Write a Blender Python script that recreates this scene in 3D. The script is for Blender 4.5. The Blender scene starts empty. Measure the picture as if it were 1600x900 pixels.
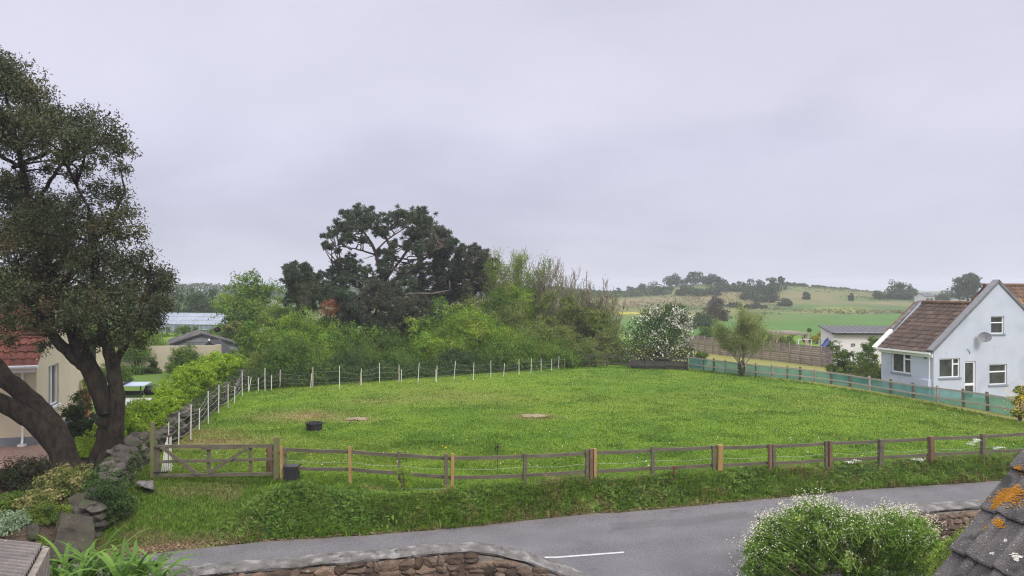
import bpy, math, random
import numpy as np
from mathutils import Vector

random.seed(7)
RNG = np.random.default_rng(11)
F, H = 1150.0, 6.2            # focal length in photo pixels (1600 wide), eye height in metres
scene = bpy.context.scene
COL = scene.collection

# ------------------------------------------------------------------ numbers
def ss(a, b, x):
    t = np.clip((np.asarray(x, float) - a) / (b - a), 0, 1)
    return t * t * (3 - 2 * t)

def _hash(ix, iy, seed):
    h = (ix.astype(np.int64) * 374761393 + iy.astype(np.int64) * 668265263 + seed * 974711) & 0x7fffffff
    h = ((h ^ (h >> 13)) * 1274126177) & 0x7fffffff
    h = (h ^ (h >> 16)) & 0x7fffffff
    return h / float(0x7fffffff)

def vnoise(x, y, seed=0):
    x = np.asarray(x, float); y = np.asarray(y, float)
    ix = np.floor(x); iy = np.floor(y); fx = x - ix; fy = y - iy
    fx = fx * fx * (3 - 2 * fx); fy = fy * fy * (3 - 2 * fy)
    a = _hash(ix, iy, seed); b = _hash(ix + 1, iy, seed); c = _hash(ix, iy + 1, seed); d = _hash(ix + 1, iy + 1, seed)
    return (a * (1 - fx) + b * fx) * (1 - fy) + (c * (1 - fx) + d * fx) * fy

def fbm(x, y, seed=0, octv=4):
    s = 0; a = 0.5; t = 0
    for k in range(octv):
        s = s + a * vnoise(np.asarray(x) * 2 ** k, np.asarray(y) * 2 ** k, seed + k * 17); t += a; a *= 0.55
    return s / t

def px(u, v, d):
    return np.array([(u - 800) / F * d, d, H - (v - 450) / F * d])

# ------------------------------------------------------------------ ground shape
_EX = np.array([-400, -60, -20, -8.4, -6.3, -3.2, -1.0, 1.76, 3.5, 6.7, 11.05, 15.4, 60, 400])
_EY = np.array([-150, -5, 12.9, 17.18, 17.95, 18.55, 19.14, 20.1, 20.45, 21.4, 22.7, 23.6, 32.5, 100])
def road_edge(x): return np.interp(x, _EX, _EY)
_WY = np.array([8, 17.3, 20.9, 23, 40.5, 48, 70]); _WX = np.array([-9.0, -10.1, -11.15, -11.85, -15.2, -16.5, -20])
def wall_x(y): return np.interp(y, _WY, _WX)          # line of the dry stone wall
_CX = np.array([-900, -60, 0, 29, 46, 58, 69, 76, 82, 95, 105, 115, 132, 152, 172, 187, 230, 900])
_CZ = np.array([2.0, 2.5, 2.6, 3.2, 3.7, 4.6, 5.7, 7.0, 7.9, 7.9, 7.3, 7.2, 6.6, 4.9, 2.6, 1.7, 1.5, 1.5])
_FX = np.array([10.0, 12.9, 15.6, 19.4, 22.1, 23.4, 24.5]); _FY = np.array([56, 53, 49.4, 44.3, 39.6, 33.5, 26.0])

def terrain(x, y):
    x = np.asarray(x, float); y = np.asarray(y, float)
    base = 0.5 - 0.2 * ss(0, 14, x) - 0.35 * ss(17, 25, x)
    base = base + 0.04 * (fbm(x * .35, y * .35, 3, 3) - .5) * 2
    garden = ss(0.2, 0.9, wall_x(y) - x)
    base = base + 0.14 * garden
    right = ss(-6, 12, x)
    base = base * (1 - ss(54, 72, y) * right) + (-0.3) * ss(54, 72, y) * right
    base = base * (1 - ss(95, 130, y)) + (-0.5) * ss(95, 130, y)
    s = y - road_edge(x)
    w = 1.1 + 3.6 * (1 - ss(-7.8, -6.4, x)) * ss(-11, -10.2, x)
    t = ss(0, 1, s / w)
    z = -0.06 + (base + 0.06) * t
    z = z + 0.42 * np.exp(-((x + 5.5) / 0.95) ** 2 - ((y - 19.25) / 0.62) ** 2)
    z = z + 0.08 * (fbm(x * 1.7, y * 1.7, 9, 3) - .5) * ss(0.1, .6, s) * (1 - ss(1.4, 2.4, s))
    hz = np.interp(x, _CX, _CZ) + 0.5 * (fbm(x / 30, y / 30, 21, 3) - .5)
    up = ss(212, 332, y)
    hill = z * (1 - up) + hz * up
    dn = ss(345, 520, y)
    return hill * (1 - dn) + 0.5 * dn

def ground_hit(u, v):
    """where the sight line through photo point (u, v) meets the ground"""
    d = np.concatenate([np.arange(9, 80, .05), np.arange(80, 420, .5)])
    X = (u - 800) / F * d; Z = H - (v - 450) / F * d
    below = Z <= terrain(X, d)
    i = int(np.argmax(below)) if below.any() else len(d) - 1
    return np.array([X[i], d[i], float(terrain(X[i], d[i]))])

def tz(x, y): return float(terrain(x, y))

# ------------------------------------------------------------------ meshes
class MB:
    def __init__(s): s.V = []; s.F = []; s.n = 0; s.C = []; s.smooth = False
    def add(s, V, *Fs, col=None):
        V = np.asarray(V, float).reshape(-1, 3)
        for f in Fs:
            f = np.asarray(f, np.int64)
            if f.size: s.F.append(f + s.n)
        s.V.append(V); s.n += len(V)
        if col is not None: s.C.append(np.broadcast_to(np.asarray(col, float), (len(V), 3)))
        return s
    def data(s, name):
        me = bpy.data.meshes.new(name)
        V = np.concatenate(s.V) if s.V else np.zeros((0, 3))
        me.vertices.add(len(V)); 
        tot = [f.shape[1] for f in s.F for _ in range(1)]
        L = np.concatenate([f.ravel() for f in s.F]); sizes = np.concatenate([np.full(len(f), f.shape[1]) for f in s.F])
        me.loops.add(len(L)); me.polygons.add(len(sizes))
        me.vertices.foreach_set('co', V.ravel().astype(np.float32))
        me.loops.foreach_set('vertex_index', L.astype(np.int32))
        st = np.concatenate([[0], np.cumsum(sizes)[:-1]])
        me.polygons.foreach_set('loop_start', st.astype(np.int32))
        me.polygons.foreach_set('use_smooth', np.full(len(sizes), s.smooth))
        if s.C and sum(len(c) for c in s.C) == len(V):
            a = me.color_attributes.new('cover', 'FLOAT_COLOR', 'POINT')
            c = np.concatenate(s.C); c = np.concatenate([c, np.ones((len(c), 1))], 1)
            a.data.foreach_set('color', c.ravel().astype(np.float32))
        me.update(calc_edges=True); me.validate()
        return me
    # shapes
    def box(s, c, size, ex=(1, 0, 0), ez=(0, 0, 1), taper=1.0):
        ex = np.array(ex, float); ex /= np.linalg.norm(ex); ez = np.array(ez, float); ez /= np.linalg.norm(ez)
        ey = np.cross(ez, ex); ey /= np.linalg.norm(ey); ex = np.cross(ey, ez)
        c = np.array(c, float); a, b, h = [q / 2 for q in size]
        V = []
        for k, t in ((-1, 1), (1, taper)):
            for i, j in ((-1, -1), (1, -1), (1, 1), (-1, 1)): V.append(c + ex * i * a * t + ey * j * b * t + ez * k * h)
        return s.add(V, [[3, 2, 1, 0], [4, 5, 6, 7], [0, 1, 5, 4], [1, 2, 6, 5], [2, 3, 7, 6], [3, 0, 4, 7]])
    def bar(s, a, b, w, h, up=(0, 0, 1)):
        a = np.array(a, float); b = np.array(b, float); d = b - a; L = np.linalg.norm(d); d = d / L
        side = np.cross(d, up); side /= np.linalg.norm(side); u = np.cross(side, d)
        V = []
        for p in (a, b):
            for i, j in ((-1, -1), (1, -1), (1, 1), (-1, 1)): V.append(p + side * i * w / 2 + u * j * h / 2)
        return s.add(V, [[3, 2, 1, 0], [4, 5, 6, 7], [0, 1, 5, 4], [1, 2, 6, 5], [2, 3, 7, 6], [3, 0, 4, 7]])
    def tube(s, P, R, n=6, caps=True):
        P = np.asarray(P, float); m = len(P); R = np.broadcast_to(np.asarray(R, float), (m,))
        T = np.gradient(P, axis=0); T /= np.linalg.norm(T, axis=1)[:, None] + 1e-9
        ref = np.array([0, 0, 1.0]) if abs(T[0][2]) < .9 else np.array([1.0, 0, 0])
        A = np.cross(T, ref); A /= np.linalg.norm(A, axis=1)[:, None] + 1e-9; B = np.cross(T, A)
        an = np.arange(n) * 2 * math.pi / n
        V = P[:, None, :] + R[:, None, None] * (np.cos(an)[None, :, None] * A[:, None, :] + np.sin(an)[None, :, None] * B[:, None, :])
        i = np.arange(m - 1)[:, None] * n; j = np.arange(n)[None, :]; k = (j + 1) % n
        q = np.stack([i + j, i + k, i + n + k, i + n + j], -1).reshape(-1, 4)
        fs = [q]
        if caps: fs += [np.arange(n)[::-1].reshape(1, n), (np.arange(n) + (m - 1) * n).reshape(1, n)]
        return s.add(V.reshape(-1, 3), *fs)
    def poly(s, pts): 
        return s.add(pts, [list(range(len(pts)))])
    def slab(s, pts, th):
        """closed slab: polygon pts pushed by -normal*th"""
        P = np.array(pts, float); n = np.cross(P[1] - P[0], P[2] - P[0]); n /= np.linalg.norm(n); k = len(P)
        Q = P - n * th
        side = [[i, k + i, k + (i + 1) % k, (i + 1) % k] for i in range(k)]
        return s.add(np.concatenate([P, Q]), [list(range(k))], [list(range(2 * k - 1, k - 1, -1))], side)
    def sheet(s, X, Y, Z, col=None):
        ny, nx = X.shape
        V = np.stack([X, Y, Z], -1).reshape(-1, 3)
        i = np.arange(ny - 1)[:, None] * nx; j = np.arange(nx - 1)[None, :]
        q = np.stack([i + j, i + j + 1, i + nx + j + 1, i + nx + j], -1).reshape(-1, 4)
        return s.add(V, q, col=None if col is None else col.reshape(-1, 3))
    def leaves(s, C, N, size, aspect=.5, rng=RNG, bend=.25, tang=None, cols=None):
        C = np.asarray(C, float); n = len(C)
        if n == 0: return s
        N = N / (np.linalg.norm(N, axis=1)[:, None] + 1e-9)
        T = rng.normal(size=(n, 3)) if tang is None else tang + .25 * rng.normal(size=(n, 3))
        T -= (T * N).sum(1)[:, None] * N; T /= np.linalg.norm(T, axis=1)[:, None] + 1e-9
        B = np.cross(N, T)
        sz = (np.broadcast_to(size, (n,)) * rng.uniform(.6, 1.35, n))[:, None]
        k = N * sz * bend
        V = np.stack([C - T * sz * .5 - k * .5, C + B * sz * aspect * .5 + k * .3, C + T * sz * .5 - k * .5, C - B * sz * aspect * .5 + k * .3], 1).reshape(-1, 3)
        q = (np.arange(n)[:, None] * 4 + np.arange(4)[None, :])
        return s.add(V, q, col=None if cols is None else np.repeat(cols, 4, 0))
    def blades(s, P, h, w, lean, rng=RNG, cols=None):
        """triangular grass blades with a bend, two faces each"""
        n = len(P); a = rng.uniform(0, 2 * math.pi, n); D = np.stack([np.cos(a), np.sin(a), np.zeros(n)], 1)
        S = np.stack([-np.sin(a), np.cos(a), np.zeros(n)], 1)
        h = np.broadcast_to(h, (n,)) * rng.uniform(.55, 1.3, n); w = np.broadcast_to(w, (n,)) * rng.uniform(.7, 1.3, n)
        ln = lean * rng.uniform(.3, 1.4, n) * h
        up = np.array([0, 0, 1.0])
        m = P + D * (ln * .3)[:, None] + up * (h * .6)[:, None]
        t = P + D * ln[:, None] + up * (h * (1 - .35 * np.minimum(lean, 1)))[:, None]
        sw = S * (w * .5)[:, None]
        V = np.stack([P - sw, P + sw, m + sw * .7, m - sw * .7, t], 1).reshape(-1, 3)
        i = np.arange(n)[:, None] * 5
        return s.add(V, i + np.array([0, 1, 2, 3]), i + np.array([3, 2, 4]), col=None if cols is None else np.repeat(cols, 5, 0))

OFF = {}
def thing(name, label, cat, base, group=None):
    o = bpy.data.objects.new(name, None); COL.objects.link(o); o.empty_display_size = .2
    o.location = Vector([float(q) for q in base]); OFF[o.name] = np.array([float(q) for q in base])
    o['label'] = label; o['category'] = cat
    if group: o['group'] = group
    return o

def obj(name, mb, m, parent=None, base=None, label=None, cat=None, group=None, kind=None):
    if not mb.F: return None
    me = mb.data(name); off = OFF[parent.name] if parent else (np.array(base, float) if base is not None else np.zeros(3))
    if np.any(off): me.transform(__import__('mathutils').Matrix.Translation(-Vector(off)))
    o = bpy.data.objects.new(name, me); COL.objects.link(o)
    me.materials.append(m)
    if parent: o.parent = parent
    else: o.location = Vector(off)
    OFF[o.name] = off
    if label: o['label'] = label
    if cat: o['category'] = cat
    if group: o['group'] = group
    if kind: o['kind'] = kind
    return o

# ------------------------------------------------------------------ materials
def _nt(name):
    m = bpy.data.materials.new(name); m.use_nodes = True; t = m.node_tree; t.nodes.clear()
    out = t.nodes.new('ShaderNodeOutputMaterial'); return m, t, out
def rgb(c): return (c[0], c[1], c[2], 1)
def N(t, typ, **kw):
    n = t.nodes.new(typ)
    for k, v in kw.items(): setattr(n, k, v)
    return n
def ramp(t, stops):
    r = N(t, 'ShaderNodeValToRGB'); e = r.color_ramp.elements
    while len(e) < len(stops): e.new(.5)
    for q, (p, c) in zip(e, stops): q.position = p; q.color = rgb(c)
    return r

def mat(name, c1, c2=None, scale=3., rough=.8, spec=.3, bump=0., bscale=25., island=0., spots=None, stretch=None, detail=6., metal=0.):
    """noise between two colours, optional spots (colour, scale, threshold), per-piece variation, bump"""
    m, t, out = _nt(name); L = t.links.new
    b = N(t, 'ShaderNodeBsdfPrincipled'); L(b.outputs[0], out.inputs[0])
    b.inputs['Roughness'].default_value = rough; b.inputs['Specular IOR Level'].default_value = spec; b.inputs['Metallic'].default_value = metal
    tc = N(t, 'ShaderNodeTexCoord'); vec = tc.outputs['Object']
    if stretch:
        mp = N(t, 'ShaderNodeMapping'); mp.inputs['Scale'].default_value = stretch; L(vec, mp.inputs[0]); vec = mp.outputs[0]
    c2 = c2 or c1
    nz = N(t, 'ShaderNodeTexNoise'); nz.inputs['Scale'].default_value = scale; nz.inputs['Detail'].default_value = detail; nz.inputs['Roughness'].default_value = .65; L(vec, nz.inputs[0])
    r = ramp(t, [(.32, c1), (.68, c2)]); L(nz.outputs[0], r.inputs[0]); col = r.outputs[0]
    for sp in (spots or []):
        n2 = N(t, 'ShaderNodeTexNoise'); n2.inputs['Scale'].default_value = sp[1]; n2.inputs['Detail'].default_value = 5; L(tc.outputs['Object'], n2.inputs[0])
        r2 = ramp(t, [(sp[2], (0, 0, 0)), (sp[2] + (sp[3] if len(sp) > 3 else .06), (1, 1, 1))]); L(n2.outputs[0], r2.inputs[0])
        mx = N(t, 'ShaderNodeMix', data_type='RGBA'); L(r2.outputs[0], mx.inputs[0]); L(col, mx.inputs[6]); mx.inputs[7].default_value = rgb(sp[0]); col = mx.outputs[2]
    if island:
        g = N(t, 'ShaderNodeNewGeometry'); mr = N(t, 'ShaderNodeMapRange'); mr.inputs[3].default_value = 1 - island; mr.inputs[4].default_value = 1 + island
        L(g.outputs['Random Per Island'], mr.inputs[0]); h = N(t, 'ShaderNodeHueSaturation'); L(mr.outputs[0], h.inputs['Value']); L(col, h.inputs['Color']); col = h.outputs[0]
    L(col, b.inputs['Base Color'])
    if bump:
        n3 = N(t, 'ShaderNodeTexNoise'); n3.inputs['Scale'].default_value = bscale; n3.inputs['Detail'].default_value = 6; L(vec, n3.inputs[0])
        bp = N(t, 'ShaderNodeBump'); bp.inputs['Strength'].default_value = bump; bp.inputs['Distance'].default_value = .03; L(n3.outputs[0], bp.inputs['Height']); L(bp.outputs[0], b.inputs['Normal'])
    return m

def leaf_mat(name, dark, light, tint=None, tscale=.7, trans=.28, rough=.55, tlo=.45):
    """leaves: random colour per leaf, patches of another hue, some light let through"""
    m, t, out = _nt(name); L = t.links.new
    g = N(t, 'ShaderNodeNewGeometry'); r = ramp(t, [(0., dark), (.55, tuple((np.array(dark) + np.array(light)) / 2)), (1., light)]); L(g.outputs['Random Per Island'], r.inputs[0]); col = r.outputs[0]
    if tint:
        nz = N(t, 'ShaderNodeTexNoise'); nz.inputs['Scale'].default_value = tscale; nz.inputs['Detail'].default_value = 4; L(g.outputs['Position'], nz.inputs[0])
        r2 = ramp(t, [(tlo, (0, 0, 0)), (tlo + .2, (1, 1, 1))]); L(nz.outputs[0], r2.inputs[0])
        mx = N(t, 'ShaderNodeMix', data_type='RGBA'); L(r2.outputs[0], mx.inputs[0]); L(col, mx.inputs[6])
        r3 = ramp(t, [(0., tuple(np.array(tint) * .6)), (1., tint)]); L(g.outputs['Random Per Island'], r3.inputs[0]); L(r3.outputs[0], mx.inputs[7]); col = mx.outputs[2]
    b = N(t, 'ShaderNodeBsdfPrincipled'); b.inputs['Roughness'].default_value = rough; b.inputs['Specular IOR Level'].default_value = .16; L(col, b.inputs['Base Color'])
    tr = N(t, 'ShaderNodeBsdfTranslucent'); L(col, tr.inputs[0])
    ms = N(t, 'ShaderNodeMixShader'); ms.inputs[0].default_value = trans; L(b.outputs[0], ms.inputs[1]); L(tr.outputs[0], ms.inputs[2]); L(ms.outputs[0], out.inputs[0])
    return m

def cover_mat(name, rough=.9, bump=.4, bscale=18., var=.25, vscale=9., trans=0.):
    """colour of the cover stored on the mesh, varied by noise"""
    m, t, out = _nt(name); L = t.links.new
    a = N(t, 'ShaderNodeVertexColor', layer_name='cover'); g = N(t, 'ShaderNodeNewGeometry')
    nz = N(t, 'ShaderNodeTexNoise'); nz.inputs['Scale'].default_value = vscale; nz.inputs['Detail'].default_value = 7; L(g.outputs['Position'], nz.inputs[0])
    mr = N(t, 'ShaderNodeMapRange'); mr.inputs[1].default_value = .3; mr.inputs[2].default_value = .7; mr.inputs[3].default_value = 1 - var; mr.inputs[4].default_value = 1 + var; L(nz.outputs[0], mr.inputs[0])
    h = N(t, 'ShaderNodeHueSaturation'); L(mr.outputs[0], h.inputs['Value']); L(a.outputs[0], h.inputs['Color'])
    b = N(t, 'ShaderNodeBsdfPrincipled'); b.inputs['Roughness'].default_value = rough; b.inputs['Specular IOR Level'].default_value = .15; L(h.outputs[0], b.inputs['Base Color'])
    if bump:
        n3 = N(t, 'ShaderNodeTexNoise'); n3.inputs['Scale'].default_value = bscale; n3.inputs['Detail'].default_value = 8; L(g.outputs['Position'], n3.inputs[0])
        bp = N(t, 'ShaderNodeBump'); bp.inputs['Strength'].default_value = bump; bp.inputs['Distance'].default_value = .05; L(n3.outputs[0], bp.inputs['Height']); L(bp.outputs[0], b.inputs['Normal'])
    if trans:
        tr = N(t, 'ShaderNodeBsdfTranslucent'); L(h.outputs[0], tr.inputs[0]); ms = N(t, 'ShaderNodeMixShader'); ms.inputs[0].default_value = trans
        L(b.outputs[0], ms.inputs[1]); L(tr.outputs[0], ms.inputs[2]); L(ms.outputs[0], out.inputs[0])
    else: L(b.outputs[0], out.inputs[0])
    return m

M = {}
M['wood_old'] = mat('weathered_wood', (.085, .075, .052), (.15, .13, .092), 2.5, .85, island=.12, bump=.4, bscale=40, stretch=(1, 1, 4))
M['wood_green'] = mat('green_stained_post', (.10, .10, .042), (.15, .145, .065), 2.5, .85, bump=.3, bscale=40)
M['wood_new'] = mat('new_orange_timber', (.26, .155, .06), (.36, .23, .095), 2.5, .8, bump=.3, bscale=40)
M['wood_red'] = mat('reddish_timber', (.12, .075, .045), (.18, .11, .065), 3, .8, bump=.3, bscale=40)
M['post_white'] = mat('pale_stake_paint', (.50, .48, .44), (.66, .64, .60), 5, .7)
M['post_grey'] = mat('grey_stake_wood', (.27, .25, .21), (.36, .33, .28), 5, .8)
M['wire'] = mat('pale_wire', (.36, .37, .37), (.46, .47, .47), 3, .5)
M['bark_dark'] = mat('dark_bark', (.012, .0095, .007), (.050, .040, .030), 7, .95, .1, bump=1.6, bscale=16, stretch=(1, 1, .35), spots=[((.040, .040, .026), 5, .54, .2)])
M['bark_grey'] = mat('grey_bark', (.12, .105, .085), (.22, .195, .16), 3, .9, .2, bump=.5, bscale=15)
M['bark_brown'] = mat('brown_bark', (.055, .042, .03), (.10, .08, .06), 3, .9, .2, bump=.5, bscale=15)
M['twig'] = mat('bare_twig_bark', (.15, .125, .10), (.26, .22, .18), 2, .9, .2)
M['stone_dry'] = mat('dry_stone', (.042, .036, .03), (.098, .087, .073), 4, .9, .2, bump=.8, bscale=14, island=.35, spots=[((.16, .16, .13), 6, .60, .15), ((.045, .06, .022), 3, .50, .2)])
M['boulder'] = mat('boulder_stone', (.034, .03, .023), (.08, .07, .055), 2.5, .95, .15, bump=.9, bscale=10, spots=[((.05, .06, .028), 2.2, .48, .22), ((.17, .165, .145), 11, .66, .1)])
M['stone_wall'] = mat('rubble_stone', (.07, .052, .042), (.19, .135, .095), 3, .9, .2, bump=.9, bscale=26, island=.55, spots=[((.28, .25, .20), 9, .66)])
M['mortar'] = mat('lime_mortar', (.15, .13, .11), (.30, .27, .23), 8, .95, .1, bump=.6, bscale=40)
M['coping'] = mat('cement_coping', (.10, .095, .09), (.19, .18, .17), 4, .95, .1, bump=.8, bscale=28, spots=[((.27, .26, .25), 4, .50, .22), ((.075, .075, .06), 2.3, .52, .2), ((.06, .057, .05), 9, .60, .1)])
M['cream'] = mat('cream_render', (.56, .49, .34), (.61, .54, .39), 1.2, .9, .2, bump=.15, bscale=80)
M['cream2'] = mat('garden_wall_render', (.40, .35, .25), (.48, .42, .31), 1.5, .9, .2, spots=[((.36, .32, .23), 2.0, .66)])
M['blue_wall'] = mat('pale_blue_render', (.435, .47, .55), (.485, .52, .60), .9, .9, .2, bump=.2, bscale=60, spots=[((.37, .41, .485), .55, .54, .2), ((.34, .375, .43), 3.0, .66, .15)])
M['white'] = mat('white_upvc', (.80, .80, .80), (.84, .84, .84), 2, .4)
M['offwhite'] = mat('white_paint_wall', (.62, .61, .60), (.72, .71, .70), 1.5, .85)
M['grey_paint'] = mat('grey_paint', (.16, .17, .19), (.21, .22, .24), 2, .7)
M['sill'] = mat('slate_sill', (.20, .24, .30), (.25, .29, .35), 2, .7)
M['redtile'] = mat('red_clay_tile', (.19, .06, .042), (.27, .095, .062), 2.5, .75, island=.22, bump=.3, bscale=30, spots=[((.16, .07, .05), 2.0, .62)])
M['browntile'] = mat('brown_roof_tile', (.062, .042, .034), (.105, .072, .056), 2.0, .85, island=.3, spots=[((.19, .11, .065), 1.1, .68)])
M['browntile2'] = mat('lichened_roof_tile', (.085, .05, .035), (.15, .09, .055), 2.0, .85, island=.3, spots=[((.30, .16, .05), 1.4, .58)])
M['neartile'] = mat('concrete_roof_tile', (.085, .08, .077), (.165, .155, .148), 5, .95, .15, bump=.7, bscale=90, island=.1, spots=[((.40, .39, .37), 70, .655, .03), ((.36, .35, .33), 34, .70, .03), ((.06, .06, .055), 9, .55, .15)])
M['lichen'] = mat('orange_lichen', (.52, .23, .03), (.66, .33, .06), 30, .95, .1, bump=1., bscale=120)
M['lichen_w'] = mat('pale_lichen', (.50, .50, .45), (.66, .65, .6), 30, .95, .1)
M['corrugated'] = mat('fibre_cement_sheet', (.125, .11, .105), (.21, .19, .18), 4, .95, .1, bump=.5, bscale=60, spots=[((.48, .47, .45), 26, .72)])
M['felt'] = mat('dark_roof_felt', (.035, .035, .04), (.07, .068, .07), 3, .85, spots=[((.17, .14, .07), 1.3, .56)])
M['felt2'] = mat('black_roof_felt', (.03, .03, .035), (.05, .05, .055), 3, .8)
M['boards'] = mat('grey_shed_boards', (.14, .145, .155), (.24, .245, .255), 2, .9, island=.2, stretch=(1, 1, 6))
M['glass'] = mat('window_glass', (.018, .022, .024), (.085, .092, .09), 1.6, .06, .5)
M['curtain'] = mat('net_curtain', (.35, .36, .36), (.45, .46, .46), 9, .9)
M['panel'] = mat('panel_fence_wood', (.20, .155, .14), (.30, .24, .22), 2, .9, island=.15)
M['black'] = mat('black_plastic', (.016, .016, .018), (.03, .03, .032), 4, .55, .4)
M['rubber'] = mat('black_rubber', (.012, .012, .012), (.025, .025, .025), 6, .8)
M['terracotta'] = mat('terracotta', (.40, .13, .06), (.48, .18, .09), 6, .85)
M['tt_blue'] = mat('blue_grey_table_top', (.30, .37, .47), (.35, .42, .52), 2, .35, .5)
M['metal'] = mat('galvanised_metal', (.42, .44, .46), (.52, .54, .56), 4, .45, metal=.4)
M['dish'] = mat('grey_dish', (.13, .135, .145), (.18, .185, .195), 4, .55)
M['blue'] = mat('blue_plastic', (.035, .07, .22), (.05, .10, .28), 2, .4)
M['slate'] = mat('grey_sheet_roof', (.075, .075, .082), (.12, .12, .13), 2, .8)
M['patio'] = mat('patio_concrete', (.30, .29, .28), (.40, .39, .38), 3, .9)
M['brick_path'] = mat('brick_paving', (.20, .13, .10), (.28, .18, .14), 7, .9)
M['paint'] = mat('white_road_paint', (.36, .36, .36), (.50, .50, .50), 14, .8, spots=[((.20, .2, .2), 30, .66)])
M['blossom'] = leaf_mat('white_blossom', (.48, .475, .40), (.66, .65, .56), trans=.15)
M['radish_flower'] = leaf_mat('cream_flower', (.52, .52, .34), (.72, .72, .58), trans=.2)
M['yellow_flower'] = leaf_mat('yellow_flower', (.60, .40, .02), (.75, .55, .05), trans=.2)
M['umbel'] = leaf_mat('white_umbel', (.55, .56, .5), (.72, .73, .68), trans=.2)
# leaves
M['oak'] = leaf_mat('holm_oak_leaves', (.022, .034, .014), (.118, .138, .062), (.15, .128, .052), .6, .22, .36, tlo=.53)
M['l_mid'] = leaf_mat('mid_green_leaves', (.045, .10, .014), (.165, .285, .036), (.22, .32, .04), .5)
M['l_bright'] = leaf_mat('bright_green_leaves', (.08, .17, .016), (.24, .385, .035), (.31, .40, .045), .6)
M['l_deep'] = leaf_mat('deep_green_leaves', (.032, .075, .014), (.12, .215, .03), (.15, .23, .035), .6)
M['l_olive'] = leaf_mat('olive_green_leaves', (.08, .12, .022), (.23, .30, .06), (.25, .27, .08), .5)
M['l_ivy'] = leaf_mat('ivy_leaves', (.022, .048, .013), (.075, .13, .032), (.10, .155, .04), .8)
M['l_yellow'] = leaf_mat('yellow_green_leaves', (.15, .26, .018), (.35, .48, .042), (.10, .22, .02), .9, .35, tlo=.55)
M['l_varieg'] = leaf_mat('variegated_leaves', (.05, .09, .018), (.26, .27, .07), (.44, .39, .17), 2.2, .25, tlo=.47)
M['l_dark'] = leaf_mat('dark_leaves', (.012, .02, .010), (.035, .05, .02), None)
M['l_red'] = leaf_mat('dark_reddish_leaves', (.03, .022, .016), (.07, .05, .03), (.04, .065, .02), 1.1)
M['l_purple'] = leaf_mat('purple_leaves', (.03, .012, .02), (.06, .03, .04), None)
M['l_sedum'] = leaf_mat('mossy_leaves', (.11, .17, .02), (.24, .32, .04), (.06, .12, .02), 1.5)
M['l_silver'] = leaf_mat('silvery_leaves', (.16, .24, .13), (.32, .42, .26), None)
M['l_strap'] = leaf_mat('strap_leaves', (.06, .13, .02), (.17, .30, .05), None, trans=.35, rough=.35)
M['l_conifer'] = leaf_mat('golden_conifer_leaves', (.10, .19, .02), (.27, .38, .045), (.50, .48, .05), 1.1, tlo=.56)
M['l_radish'] = leaf_mat('radish_leaves', (.07, .145, .022), (.20, .33, .05), (.25, .36, .08), 1.2)
M['pine'] = leaf_mat('pine_needles', (.022, .044, .022), (.085, .122, .060), (.11, .10, .052), .4, .1, tlo=.52)
M['pine2'] = leaf_mat('grey_green_needles', (.025, .04, .024), (.078, .10, .058), (.10, .092, .05), .5, .1)
M['dead'] = leaf_mat('dead_needles', (.16, .06, .025), (.26, .11, .05), None)
M['far_dark'] = leaf_mat('far_dark_leaves', (.030, .050, .026), (.07, .10, .045), None)
M['far_mid'] = leaf_mat('far_green_leaves', (.035, .06, .02), (.08, .125, .04), None)
M['far_brown'] = leaf_mat('far_brown_leaves', (.055, .045, .03), (.11, .09, .055), None)
M['far_gorse'] = leaf_mat('far_yellow_leaves', (.28, .26, .02), (.4, .36, .04), None)
M['l_weed'] = leaf_mat('weed_leaves', (.045, .10, .018), (.15, .25, .04), (.19, .27, .05), .9)
M['l_sparse'] = leaf_mat('young_olive_leaves', (.13, .17, .045), (.35, .42, .14), (.32, .34, .13), .8, .35)
M['far_tuss'] = leaf_mat('tussock_grass', (.05, .075, .022), (.16, .165, .06), (.20, .15, .07), .06)
M['wood_dark'] = mat('dark_damp_wood', (.045, .04, .032), (.085, .078, .062), 2.5, .9)
M['bark_pine'] = mat('grey_brown_pine_bark', (.075, .062, .05), (.14, .12, .098), 3, .9, .2, bump=.5, bscale=15)
HAZE = .0006
SKYK = 1.0; SUNK = 1.5; EXPO = 0.7
CLOUD = [(.80, .795, .825), (.935, .93, .945), (1.01, 1.005, 1.01)]
SKYGRAD = [(0., (.385, .39, .475)), (.10, (.425, .425, .51)), (.22, (.475, .468, .55)), (.38, (.465, .458, .54)), (.6, (1.15, 1.13, 1.22)), (1., (1.8, 1.78, 1.85))]
# ------------------------------------------------------------------ more shape helpers
import bmesh
def _ico(sub):
    bm = bmesh.new(); bmesh.ops.create_icosphere(bm, subdivisions=sub, radius=1)
    V = np.array([v.co[:] for v in bm.verts]); Fc = np.array([[v.index for v in f.verts] for f in bm.faces]); bm.free(); return V, Fc
ICO1, ICO2, ICO3 = _ico(1), _ico(2), _ico(3)
def rock(mb, c, size, rotz=0., rng=RNG, ico=ICO2, cuts=7, keep=(.55, .9)):
    V = ico[0].copy()
    for _ in range(cuts):
        n = rng.normal(size=3); n /= np.linalg.norm(n); d = rng.uniform(*keep)
        q = V @ n; V -= np.maximum(q - d, 0)[:, None] * n
    V *= 1 + .05 * rng.normal(size=(len(V), 1))
    V *= np.array(size) * .62
    a = rotz; R = np.array([[math.cos(a), -math.sin(a), 0], [math.sin(a), math.cos(a), 0], [0, 0, 1]])
    t = rng.normal(size=3) * .12; Rx = np.array([[1, 0, 0], [0, math.cos(t[0]), -math.sin(t[0])], [0, math.sin(t[0]), math.cos(t[0])]])
    mb.add((V @ Rx.T) @ R.T + np.array(c), ico[1])

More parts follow.
